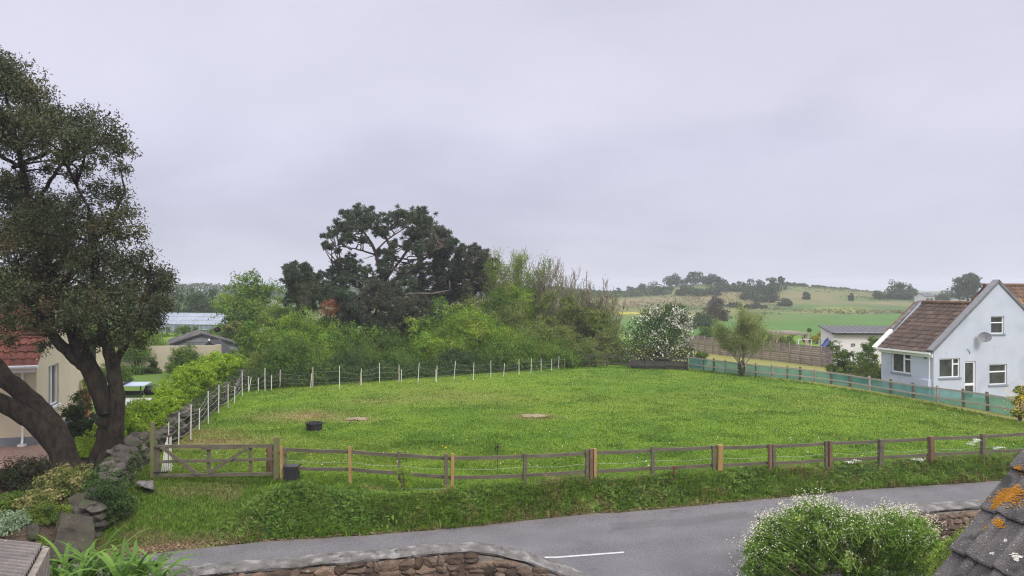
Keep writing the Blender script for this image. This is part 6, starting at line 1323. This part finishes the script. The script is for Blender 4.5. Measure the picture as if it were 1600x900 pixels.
lefty(5, 790, 850, 40, 18.2, 'l_deep', 'dark green shrub at the left edge above the silvery plant', 5000, .065, dd=1.2, clumps=36)
lefty(172, 736, 812, 36, 18.9, 'l_ivy', 'ivy clump draped over the wall end behind the large boulder', 4600, .07, dd=1.3, clumps=40)
lefty(70, 850, 872, 22, 16.9, 'l_sedum', 'low mossy cushion at the foot of the boulder', 1500, .04, dd=.6, clumps=18)
# strap-leaved plants
def strap(name, label, pts, n, L, wid, m, seed, arch=1.):
    rng = np.random.default_rng(seed); z = pts[0][2]; root = thing(name, label, 'plant', pts[0]); mb = MB(); mb.smooth = True
    for b in pts:
        for k in range(n):
            an = rng.uniform(0, 2 * math.pi); l = L * rng.uniform(.6, 1.2); el = rng.uniform(.75, 1.45); P = []; q = np.array(b) + rng.normal(size=3) * np.array([.07, .07, .0]); ns = 8; w = wid * rng.uniform(.7, 1.2); side = np.array([-math.sin(an), math.cos(an), 0]); V = []
            drp = rng.uniform(.9, 2.3) * arch
            for j in range(ns + 1):
                t_ = j / ns; a_ = el - drp * t_ ** 1.6; 
                if j: q = q + np.array([math.cos(an) * math.cos(a_), math.sin(an) * math.cos(a_), math.sin(a_)]) * l / ns
                ww = w * (.55 + .9 * t_ - 1.4 * t_ ** 3) * .5 if t_ < 1 else .001; nrm = np.array([-math.cos(an) * math.sin(a_), -math.sin(an) * math.sin(a_), math.cos(a_)]); V += [q - side * ww + nrm * ww * .35, q, q + side * ww + nrm * ww * .35]
            i = np.arange(ns)[:, None] * 3; mb.add(V, i + np.array([0, 1, 4, 3]), i + np.array([1, 2, 5, 4]))
    obj('leaves', mb, M[m], root); return root
strap('strap_leaf_plant', 'clump of long bright strap leaves in front of the rubble wall at bottom left', [px(u, v, d) for u, v, d in ((95, 915, 12.0), (125, 920, 11.7), (160, 912, 12.0), (195, 915, 12.1), (225, 910, 12.2), (250, 918, 11.9), (140, 905, 12.3), (210, 925, 11.6), (180, 930, 11.4))], 17, .92, .085, 'l_strap', 3)
b = px(212, 588, 47.5); strap('strap_leaf_plant', 'dark strappy clump in front of the cream garden wall', [np.array([b[0] + q, b[1], tz(b[0], b[1])]) for q in (-.5, -.1, .3)], 40, 1.0, .07, 'l_deep', 5)
b = px(70, 722, 22.6); strap('strap_leaf_plant', 'dark spiky clump beside the house path left of the tree trunk', [np.array([b[0] + q, b[1], tz(b[0], b[1])]) for q in (-.2, .1)], 26, .6, .04, 'l_ivy', 6, .7)
# near garden soil behind the left rubble wall
mb = MB(); PX, PY = np.meshgrid(np.linspace(-13, .4, 50), np.linspace(6.5, 13.6, 30)); ok_ = PY; lim = np.interp(PX, [-9.6, -5.75, -3, -1.35, -.85, .15, .4], [11.7, 12.7, 13.4, 13.8, 13.9, 14.0, 14.0]); PY = np.minimum(PY, lim + .1); mb.sheet(PX, PY, .55 + .05 * fbm(PX * 2, PY * 2, 3, 3)); M['soil'] = mat('garden_soil', (.05, .038, .026), (.09, .07, .05), 6, .95, bump=.6); obj('garden_ground', mb, M['soil'], kind='structure')

# ------------------------------------------------------------------ white-flowered plants and golden conifer on the right
rng = np.random.default_rng(91); rb = thing('wild_radish', 'tall sprawling green plant covered in tiny cream-white flowers beside the driveway', 'plant', (6.3, 14.4, .0)); C = []; Rr = []; fo = MB(); fl = MB(); st = MB()
top_u = [1165, 1180, 1205, 1235, 1270, 1310, 1350, 1390, 1425, 1455, 1480]; top_v = [850, 826, 800, 790, 776, 790, 802, 792, 800, 816, 846]
for k in range(520):
    u = rng.uniform(1168, 1482); vtop = np.interp(u, top_u, top_v); v = vtop + 13 + abs(rng.normal()) * 62 + 5 * math.sin(u * .13); d = 14.25 + rng.normal() * .6; v = min(v, 945); c = px(u, v, d); rad = rng.uniform(.07, .17); P, D = blob_points(rng, c, (rad, rad, rad), int(2600 * rad * rad) + 20, .3, 1.1); fo.leaves(P, D + rng.normal(size=P.shape) * .8 + np.array([0, 0, .4]), .07, .6, rng)
for k in range(900):
    u = rng.uniform(1168, 1480) if k > 40 else rng.normal(1170, 16); vtop = float(np.interp(u, top_u, top_v)); a = abs(rng.normal()); tip = px(u + rng.normal() * 4, vtop + a * 40 - 7, 14.05 + rng.normal() * .55); tip[2] = max(tip[2], .6); b0 = np.array([tip[0] * .75 + 6.5 * .25 + rng.normal() * .1, tip[1], max(.1, tip[2] - rng.uniform(.22, .42))]); st.tube([b0, (b0 + tip) / 2 + rng.normal(size=3) * .05, tip], [.007, .006, .004], 3, False)
    n = rng.integers(5, 13); P = tip + rng.normal(size=(n, 3)) * np.array([.06, .06, .06]); fl.leaves(P, rng.normal(size=(n, 3)) + np.array([0, -.6, .8]), .024, .95, rng)
    if k % 3 == 0: P = tip - np.array([0, 0, .12]) + rng.normal(size=(8, 3)) * .07; fo.leaves(P, rng.normal(size=P.shape), .05, .45, rng)
obj('stem', st, M['l_radish'], rb); obj('foliage', fo, M['l_radish'], rb); obj('blossoms', fl, M['radish_flower'], rb)
p = px(1490, 890, 12.2); z = px(0, 812, 12.2)[2]; gc = thing('golden_conifer', 'feathery yellow-tipped green conifer between the flowering plant and the tiled roof', 'shrub', (p[0], p[1], 0.)); mb = MB(); st = MB()
for k in range(420):
    u = rng.uniform(1455, 1555); vt = np.interp(u, [1455, 1480, 1510, 1535, 1555], [858, 842, 822, 808, 800]); d = 12.3 + rng.normal() * .3; tip = px(u, vt + abs(rng.normal()) * 40, d); tip[2] = max(tip[2], .5); dr = unit(np.array([rng.normal() * .35 + .1, rng.normal() * .35 - .2, 1.])); a = tip - dr * .32; st.tube([a, tip], [.006, .003], 3, False)
    n = 26; t_ = rng.uniform(0, 1.05, n)[:, None]; P = a + (tip - a) * t_ + rng.normal(size=(n, 3)) * .035; tg = np.repeat(dr[None], n, 0) + rng.normal(size=(n, 3)) * .5; mb.leaves(P, rng.normal(size=(n, 3)), .06, .25, rng, tang=tg)
st.tube([(p[0], p[1], 0), (p[0], p[1], z - .4)], [.05, .03], 6); obj('foliage', mb, M['l_conifer'], gc); obj('stem', st, M['bark_brown'], gc)

# ------------------------------------------------------------------ plants by the fences
def umbel(label, u, vb, vt, d=None):
    p = ground_hit(u, vb) if d is None else px(u, vb, d); p = np.array([p[0], p[1], tz(p[0], p[1])]); hgt = (H - p[2]) - (vt - 450) / F * p[1]; hgt = max(.25, hgt); root = thing('cow_parsley', label, 'wildflower', p); st = MB(); fl = MB(); top = p + np.array([.03, 0, hgt]); st.tube([p, p + np.array([.0, 0, hgt * .6]), top], [.008, .006, .004], 4)
    for k in range(3):
        c = top + np.array([RNG.normal() * .09, RNG.normal() * .07, RNG.normal() * .03]); st.tube([p + np.array([0, 0, hgt * .6]), c], .004, 3); P = c + RNG.normal(size=(34, 3)) * np.array([.055, .05, .012]); fl.leaves(P, RNG.normal(size=P.shape) * .2 + np.array([0, -.3, 1]), .032, .9)
    obj('stem', st, M['l_mid'], root); obj('blossom', fl, M['umbel'], root)
umbel('flat white flower head against the rail beside the fence post at right', 1526, 712, 688, 24.5); umbel('white flower head low behind the rail left of that post', 1518, 716, 692, 25.2); umbel('white flower head near the right edge above the verge', 1560, 716, 700, 25.0); umbel('flat white flower head under the reddish fence post', 1436, 738, 717, 24.2); umbel('white flower heads on the verge just right of the middle fence posts', 1328, 742, 722, 23.3)
p = px(777, 715, 22.3); dk = thing('dock_plant', 'dark reddish seed head poking above the top rail in mid fence', 'wild plant', (p[0], p[1], tz(p[0], p[1]))); t_ = px(777, 697, 22.3); mb = MB(); mb.tube([(p[0], p[1], tz(p[0], p[1])), t_], .008, 4); obj('stem', mb, M['l_red'], dk); mb = MB(); P = t_ - np.array([0, 0, .06]) + RNG.normal(size=(90, 3)) * np.array([.045, .045, .09]); mb.leaves(P, RNG.normal(size=P.shape), .045, .6); obj('seed_head', mb, M['l_purple'], dk)
bush(630, 728, 772, 16, 20.4, 'l_yellow', 'spindly yellowish sapling by a fence post at the roadside', 420, .05, group=None, clumps=18, lift=.15, twigs=6, rr=(.2, .34))
bush(1052, 736, 756, 8, 21.9, 'dead', 'rusty dry weed at the fence in mid verge', 140, .05, group=None, clumps=8)
bush(848, 750, 768, 10, 20.9, 'litter', 'pale dry grass tuft by the fence in mid verge', 140, .07, group=None, clumps=8)
sp_ = px(455, 772, 19.9); mb = MB(); P = np.stack([RNG.normal(-5.9, .30, 2600), RNG.normal(19.75, .18, 2600)], 1); mb.blades(np.stack([P[:, 0], P[:, 1], terrain(P[:, 0], P[:, 1]) - .01], 1), .17, .02, 1.2, cols=np.array([[.30, .23, .10]]) * RNG.uniform(.6, 1.2, (2600, 1))); obj('dry_grass', mb, M['grass'], label='straw-coloured dry grass on top of the ivy mound by the gate post', cat='grass', kind='stuff')
hull([px(484, 795, 18.9), px(492, 800, 18.9), px(490, 808, 18.8), px(482, 806, 18.8), px(485, 795, 19.3), px(492, 801, 19.3), px(489, 808, 19.3), px(482, 806, 19.3)], 'stone', 'coping', (-5.2, 18.9, .4), 'pale stone poking out of the ivy mound', 'stone')
hull([px(383, 830, 18.6), px(398, 808, 18.8), px(404, 812, 18.7), px(396, 834, 18.4), px(384, 838, 18.4), px(398, 808, 19.2), px(404, 814, 19.2), px(390, 836, 19)], 'stone', 'boulder', (-6.7, 18.6, .2), 'brown stone at the left foot of the ivy mound', 'stone')

# ------------------------------------------------------------------ shrubs by the blue house
bush(1312, 530, 590, 16, 52.5, 'l_deep', 'tall narrow ivy column against the white outbuilding', 3800, .12, group=None, clumps=36, dd=1.5)
bush(1358, 524, 592, 20, 49.5, 'l_mid', 'tall bright-leaved shrub beside the wall of the blue house', 4600, .12, group=None, clumps=40, dd=1.6, hi=1.2)
bush(1334, 560, 600, 34, 47.5, 'l_olive', 'low dull green shrub behind the mesh fence left of the blue house', 4200, .10, group=None, clumps=40, dd=1.6)
bush(1334, 535, 560, 12, 52, 'l_ivy', 'small climber on the wall of the white outbuilding', 900, .10, group=None, clumps=14, dd=1.)
rt_ = bush(1594, 602, 655, 12, 34.5, 'l_mid', 'yellow-flowered shrub at the fence end by the right edge', 1600, .075, group=None, clumps=26)
mb = MB(); P = px(1594, 625, 34.3) + RNG.normal(size=(420, 3)) * np.array([.28, .25, .45]); mb.leaves(P, RNG.normal(size=P.shape) + np.array([0, -1, .5]), .06, .8); obj('blossoms', mb, M['yellow_flower'], rt_[0])
bush(1262, 512, 545, 9, 88, 'l_deep', 'dark round bush left of the yellow bush in the far garden', 1300, .18, group=None, clumps=20)
bush(1278, 512, 545, 9, 86, 'far_gorse', 'bright yellow bush in the far garden', 1100, .17, group=None, clumps=20)
bush(1293, 508, 545, 9, 85, 'l_ivy', 'dark bush right of the yellow bush in the far garden', 1100, .17, group=None, clumps=20)
bush(1222, 522, 548, 16, 78, 'l_olive', 'pale green shrub under the pergola', 1400, .15, group=None, clumps=18)
bush(1205, 520, 545, 9, 80, 'l_ivy', 'dark shrub at the left end of the pergola', 1000, .15, group=None, clumps=16)
bush(1232, 517, 545, 12, 84, 'l_deep', 'green bush seen behind the pergola', 1000, .16, group=None, clumps=16)
bush(1108, 508, 530, 30, 92, 'l_deep', 'low hedge-like bush behind the left part of the panel fence', 2600, .2, group=None, dd=2.)
bush(1095, 486, 512, 26, 128, 'far_mid', 'green scrub clump in front of the brown bush', 2200, .3, group=None)
bush(1070, 496, 518, 20, 120, 'far_mid', 'lower green scrub clump just right of the hawthorn', 1600, .3, group=None)
bush(1117, 466, 496, 24, 150, 'far_brown', 'brownish rounded bush in the field beyond the small tree', 2400, .36, group=None)

# ------------------------------------------------------------------ hill trees and hedges
HG = 'trees and scrub on the distant hill'
def far(label, u, vb, vt, hw, d, m, n, leaf, seed, name='tree', trunk=.05, cat='tree', clumps=26, sq=1.):
    q_ = ground_hit(u, vb); d = q_[1] if 180 < q_[1] < 336 else d
    return round_tree(label, u, vb, vt - 2, hw * 1.02, d, m, seed, n, leaf, name=name, trunk=trunk, clumps=clumps, group=HG, cat=cat, sq=sq)
far('broad flat-topped dark tree left of the hilltop', 1056, 447, 429, 19, 335, 'far_dark', 1500, .8, 201, trunk=.2); far('tallest dark tree on the hilltop', 1088, 445, 425.5, 18, 335, 'far_dark', 1500, .8, 202, trunk=.2); far('dark tree just right of the hilltop', 1112, 446, 429, 16, 338, 'far_dark', 1300, .8, 203, trunk=.2); far('smaller dark tree on the right shoulder of the hilltop', 1126, 447, 434, 11, 336, 'far_dark', 800, .8, 204)
for k, (u, vb, vt, hw, d, m, lb) in enumerate([(1003, 458, 444, 14, 330, 'far_mid', 'pale scrub at the left end of the hill'), (984, 460, 449, 10, 322, 'far_dark', 'dark scrub near the pale little building'), (1022, 456, 441, 14, 330, 'far_mid', 'green scrub left of the flat-topped dark tree'), (1036, 460, 448, 22, 318, 'far_mid', 'green scrub below the flat-topped dark tree'), (1075, 461, 446, 24, 318, 'far_mid', 'broad green scrub below the hilltop'), (1104, 461, 447, 22, 316, 'far_mid', 'green scrub below the right of the hilltop'), (1122, 463, 449, 6, 300, 'far_dark', 'small round dark bush standing on the tan slope'), (1138, 455, 444, 20, 330, 'far_mid', 'low scrub right of the hilltop trees'), (1160, 456, 441, 18, 330, 'far_mid', 'mixed scrub between hilltop and tall grey trees'), (1182, 455, 436, 16, 330, 'far_dark', 'taller tree among the scrub right of the hilltop'), (1205, 455, 434, 14, 334, 'far_mid', 'grey twiggy tree on the skyline'), (1220, 454, 433, 9, 334, 'far_mid', 'upright grey tree on the skyline beside the twiggy one'), (1203, 472, 446, 16, 285, 'far_dark', 'dark rounded tree standing part way down the slope'), (1185, 472, 452, 14, 288, 'far_mid', 'green bush left of the dark rounded slope tree'), (1172, 468, 450, 14, 292, 'far_mid', 'green bush farther left on the slope'), (1228, 478, 468, 14, 262, 'far_mid', 'low green bush at the foot of the slope'), (1260, 468, 457, 7, 285, 'far_mid', 'small lone bush on the green upper slope'), (1330, 470, 460, 5, 290, 'far_mid', 'tiny lone bush toward the right of the slope'), (965, 461, 451, 7, 330, 'far_dark', 'tiny dark bush at the far left of the hill'), (1180, 482, 474, 20, 240, 'far_mid', 'low bush line at the foot of the hill'), (1140, 480, 474, 22, 245, 'far_mid', 'low scrub behind the brown bush'), (1118, 478, 462, 10, 250, 'far_brown', 'second brownish bush seen above the first')]):
    far(lb, u, vb, vt, hw, d, m, int(260 * hw ** .5 * 1.1), .75, 220 + k, name='hill_bush' if vb - vt < 15 else 'tree', cat='bush' if vb - vt < 15 else 'tree', clumps=20)
def hedge(label, pts, d, hgt, m, n, seed, thick=3.):
    rng = np.random.default_rng(seed); P = [ (px(u, v, d)) for u, v in pts]; xs = np.array([q[0] for q in P]); root = thing('hedge', label, 'hedge', (P[0][0], d, tz(P[0][0], d))); C = []; R_ = []; us = np.array([q[0] for q in pts]); vs = np.array([q[1] for q in pts])
    for k in range(70):
        u = rng.uniform(us[0], us[-1]); vt = float(np.interp(u, us, vs)); top = px(u, vt, d)[2]; dd = d + rng.normal() * thick * .3; x_ = px(u, 0, d)[0]; zb = tz(x_, dd); r_ = rng.uniform(.8, 1.5); z_ = zb + rng.uniform(.15, 1) ** .5 * max(top - zb - r_ * .6, .3); C.append((x_, dd, z_)); R_.append(r_)
    mb = crown(MB(), C, R_, n, .8, rng, .6); obj('foliage', mb, M[m], root); mb = MB()
    for c in C[:12]: mb.tube([(c[0], c[1], tz(c[0], c[1])), c], .08, 4)
    obj('stem', mb, M['bark_brown'], root)
hedge('long dark hedge running down the skyline right of the hill', [(1228, 441), (1260, 444), (1300, 449), (1335, 454), (1372, 460)], 334, 4, 'far_dark', 5200, 301)
hedge('low dark hedge in front of the distant houses', [(1372, 466), (1400, 465), (1440, 467), (1462, 468)], 268, 3, 'far_dark', 2600, 302)
hedge('hedge on the horizon behind the blue house roof', [(1440, 463), (1480, 462), (1530, 464), (1620, 462)], 300, 3, 'far_mid', 3000, 303)
far('large loose grey-green tree on the horizon right of the skyline hedge', 1402, 468, 438, 20, 272, 'far_mid', 1500, .7, 260, trunk=.15); far('thin tree beside the large loose grey-green one', 1424, 468, 444, 10, 272, 'far_mid', 600, .7, 261, trunk=.15); far('rounded bush left of the large loose grey-green tree', 1374, 468, 455, 10, 274, 'far_mid', 600, .7, 262, name='hill_bush', cat='bush'); far('rounded green tree above the blue house roof', 1482, 470, 450, 16, 232, 'far_mid', 1200, .6, 263, trunk=.1)
tr6 = [[(1512, 470, 2.2, 215), (1512, 455, 1.6, 215), (1513, 440, 1, 215)], [(1500, 470, 1.6, 215), (1499, 455, 1.2, 215), (1499, 446, .8, 215)], [(1512, 452, 1., 215), (1523, 446, .8, 215), (1528, 440, .6, 215)]]
pine('pine_tree', 'tall dark layered pine on the horizon above the blue house roof', px(1510, 475, 215), tr6, [(1512, 434, 7), (1520, 432, 6), (1503, 437, 6), (1526, 436, 5), (1510, 441, 8), (1522, 443, 7), (1498, 444, 6), (1528, 444, 4), (1494, 449, 5), (1502, 450, 6), (1514, 450, 7), (1524, 452, 6), (1497, 455, 6), (1508, 457, 6), (1520, 458, 7), (1526, 460, 4), (1500, 461, 5)], 12, 'pine', 215, .7, 60)
n = 5200; y = RNG.uniform(150, 330, n); x = RNG.uniform(.08, .78, n) * y; k = fbm(x * .04, y * .03, 97, 4); ok = (k > .50) & (y > 186); x, y = x[ok], y[ok]; P = np.stack([x, y, terrain(x, y) + .18], 1); P = np.repeat(P, 5, 0) + RNG.normal(size=(len(P) * 5, 3)) * np.array([.5, .5, .14])
hs_ = MB(); hs_.leaves(P, RNG.normal(size=P.shape) * .6 + np.array([0, -.5, .8]), .55, .6); obj('rough_tussocks', hs_, M['far_tuss'], label='rough grass tussocks and low scrub scattered over the far fields', cat='scrub', kind='stuff')
# far woodland along the left horizon
n = 26000; x = RNG.uniform(-330, 60, n); y = 300 + RNG.normal(size=n) * 6; hh_ = (3.0 + 4.5 * fbm(x / 16, x * 0, 91, 4)) * (.45 + .55 * ss(20, 60, 60 - x)); P = np.stack([x, y, terrain(x, y) + RNG.uniform(0, 1, n) ** .7 * hh_], 1); fw_ = MB(); fw_.leaves(P, RNG.normal(size=P.shape) + np.array([0, -.5, .5]), 1.0, .6)
obj('distant_woodland', fw_, M['far_mid'], label='hazy band of distant woodland along the horizon behind the trees', cat='woodland', kind='stuff')
# ------------------------------------------------------------------ air
hz = bpy.data.meshes.new('haze'); bm = bmesh.new(); bmesh.ops.create_cube(bm, size=1); bm.to_mesh(hz); bm.free()
ho = bpy.data.objects.new('haze', hz); COL.objects.link(ho); ho.scale = (2800, 1700, 24); ho.location = (0, 550, 9.5); ho['kind'] = 'stuff'; ho['label'] = 'thin pale coastal haze over the fields'; ho['category'] = 'haze'
m, t, out = _nt('haze_air'); v = N(t, 'ShaderNodeVolumePrincipled'); v.inputs['Color'].default_value = (.86, .88, .97, 1); v.inputs['Density'].default_value = HAZE; v.inputs['Anisotropy'].default_value = .1
t.links.new(v.outputs[0], out.inputs['Volume']); hz.materials.append(m)

# ------------------------------------------------------------------ overcast sky and a veiled sun
SUN = np.array([.5, -.8, .9]); SUN /= np.linalg.norm(SUN)
w = bpy.data.worlds.new('World'); scene.world = w; w.use_nodes = True; t = w.node_tree; t.nodes.clear(); L = t.links.new
wo = N(t, 'ShaderNodeOutputWorld'); bg = N(t, 'ShaderNodeBackground'); bg.inputs['Strength'].default_value = .1; L(bg.outputs[0], wo.inputs[0])
sk = N(t, 'ShaderNodeTexSky', sky_type='NISHITA'); sk.sun_disc = False; sk.sun_elevation = math.asin(SUN[2]); sk.sun_rotation = math.atan2(SUN[0], SUN[1])
tc = N(t, 'ShaderNodeTexCoord'); sp = N(t, 'ShaderNodeSeparateXYZ'); L(tc.outputs['Generated'], sp.inputs[0])
def mth(op, a, b=None):
    n = N(t, 'ShaderNodeMath', operation=op)
    for k, q in enumerate((a, b)):
        if q is None: continue
        if isinstance(q, (int, float)): n.inputs[k].default_value = q
        else: L(q, n.inputs[k])
    return n.outputs[0]
zc = mth('MAXIMUM', sp.outputs[2], 0.); den = mth('ADD', zc, .30); cx = mth('DIVIDE', sp.outputs[0], den); cy = mth('DIVIDE', sp.outputs[1], den); cb = N(t, 'ShaderNodeCombineXYZ'); L(cx, cb.inputs[0]); L(cy, cb.inputs[1])
cb.inputs[2].default_value = 3.7
n1 = N(t, 'ShaderNodeTexNoise'); n1.inputs['Scale'].default_value = .95; n1.inputs['Detail'].default_value = 5; n1.inputs['Roughness'].default_value = .5; n1.inputs['Distortion'].default_value = .3; L(cb.outputs[0], n1.inputs[0])
n2 = N(t, 'ShaderNodeTexNoise'); n2.inputs['Scale'].default_value = 2.2; n2.inputs['Detail'].default_value = 6; L(cb.outputs[0], n2.inputs[0])
nn = mth('ADD', mth('MULTIPLY', n1.outputs[0], .78), mth('MULTIPLY', n2.outputs[0], .22))
cr_ = ramp(t, [(.36, CLOUD[0]), (.50, CLOUD[1]), (.64, CLOUD[2])]); L(nn, cr_.inputs[0])
gr_ = N(t, 'ShaderNodeValToRGB'); el = gr_.color_ramp.elements
GRAD = SKYGRAD
while len(el) < len(GRAD): el.new(.5)
for q, (p_, c_) in zip(el, GRAD): q.position = p_; q.color = (*c_, 1)
L(zc, gr_.inputs[0])
mu = N(t, 'ShaderNodeMix', data_type='RGBA', blend_type='MULTIPLY'); mu.inputs[0].default_value = 1; L(cr_.outputs[0], mu.inputs[6]); L(gr_.outputs[0], mu.inputs[7])
sc = N(t, 'ShaderNodeVectorMath', operation='SCALE'); L(mu.outputs[2], sc.inputs[0]); sc.inputs['Scale'].default_value = 10. * SKYK
mx = N(t, 'ShaderNodeMix', data_type='RGBA'); mx.inputs[0].default_value = .93; L(sk.outputs[0], mx.inputs[6]); L(sc.outputs[0], mx.inputs[7]); L(mx.outputs[2], bg.inputs[0])
sl = bpy.data.lights.new('sun', 'SUN'); sl.energy = SUNK; sl.angle = math.radians(18); sl.color = (1, .95, .88); so = bpy.data.objects.new('sun', sl); COL.objects.link(so); so.rotation_euler = Vector(SUN).to_track_quat('Z', 'Y').to_euler(); so.location = (20, -20, 40)

# ------------------------------------------------------------------ camera
cam = bpy.data.cameras.new('camera'); co = bpy.data.objects.new('camera', cam); COL.objects.link(co); cam.sensor_width = 36; cam.lens = F / 1600 * 36; co.location = (0, 0, H); co.rotation_euler = (math.pi / 2, 0, 0); cam.clip_end = 6000; cam.clip_start = .05; scene.camera = co
scene.view_settings.view_transform = 'Standard'; scene.view_settings.look = 'None'; scene.view_settings.gamma = 1; scene.view_settings.exposure = EXPO; scene.view_settings.use_curve_mapping = False
c = scene.cycles; c.max_bounces = 8; c.diffuse_bounces = 3; c.glossy_bounces = 2; c.transmission_bounces = 4; c.transparent_max_bounces = 8; c.volume_bounces = 1; c.use_denoising = True; c.denoiser = 'OPENIMAGEDENOISE'; c.denoising_input_passes = 'RGB_ALBEDO_NORMAL'; c.denoising_prefilter = 'NONE'; c.use_adaptive_sampling = True; c.adaptive_threshold = .008; c.filter_width = 1.2
c.sample_clamp_indirect = 4
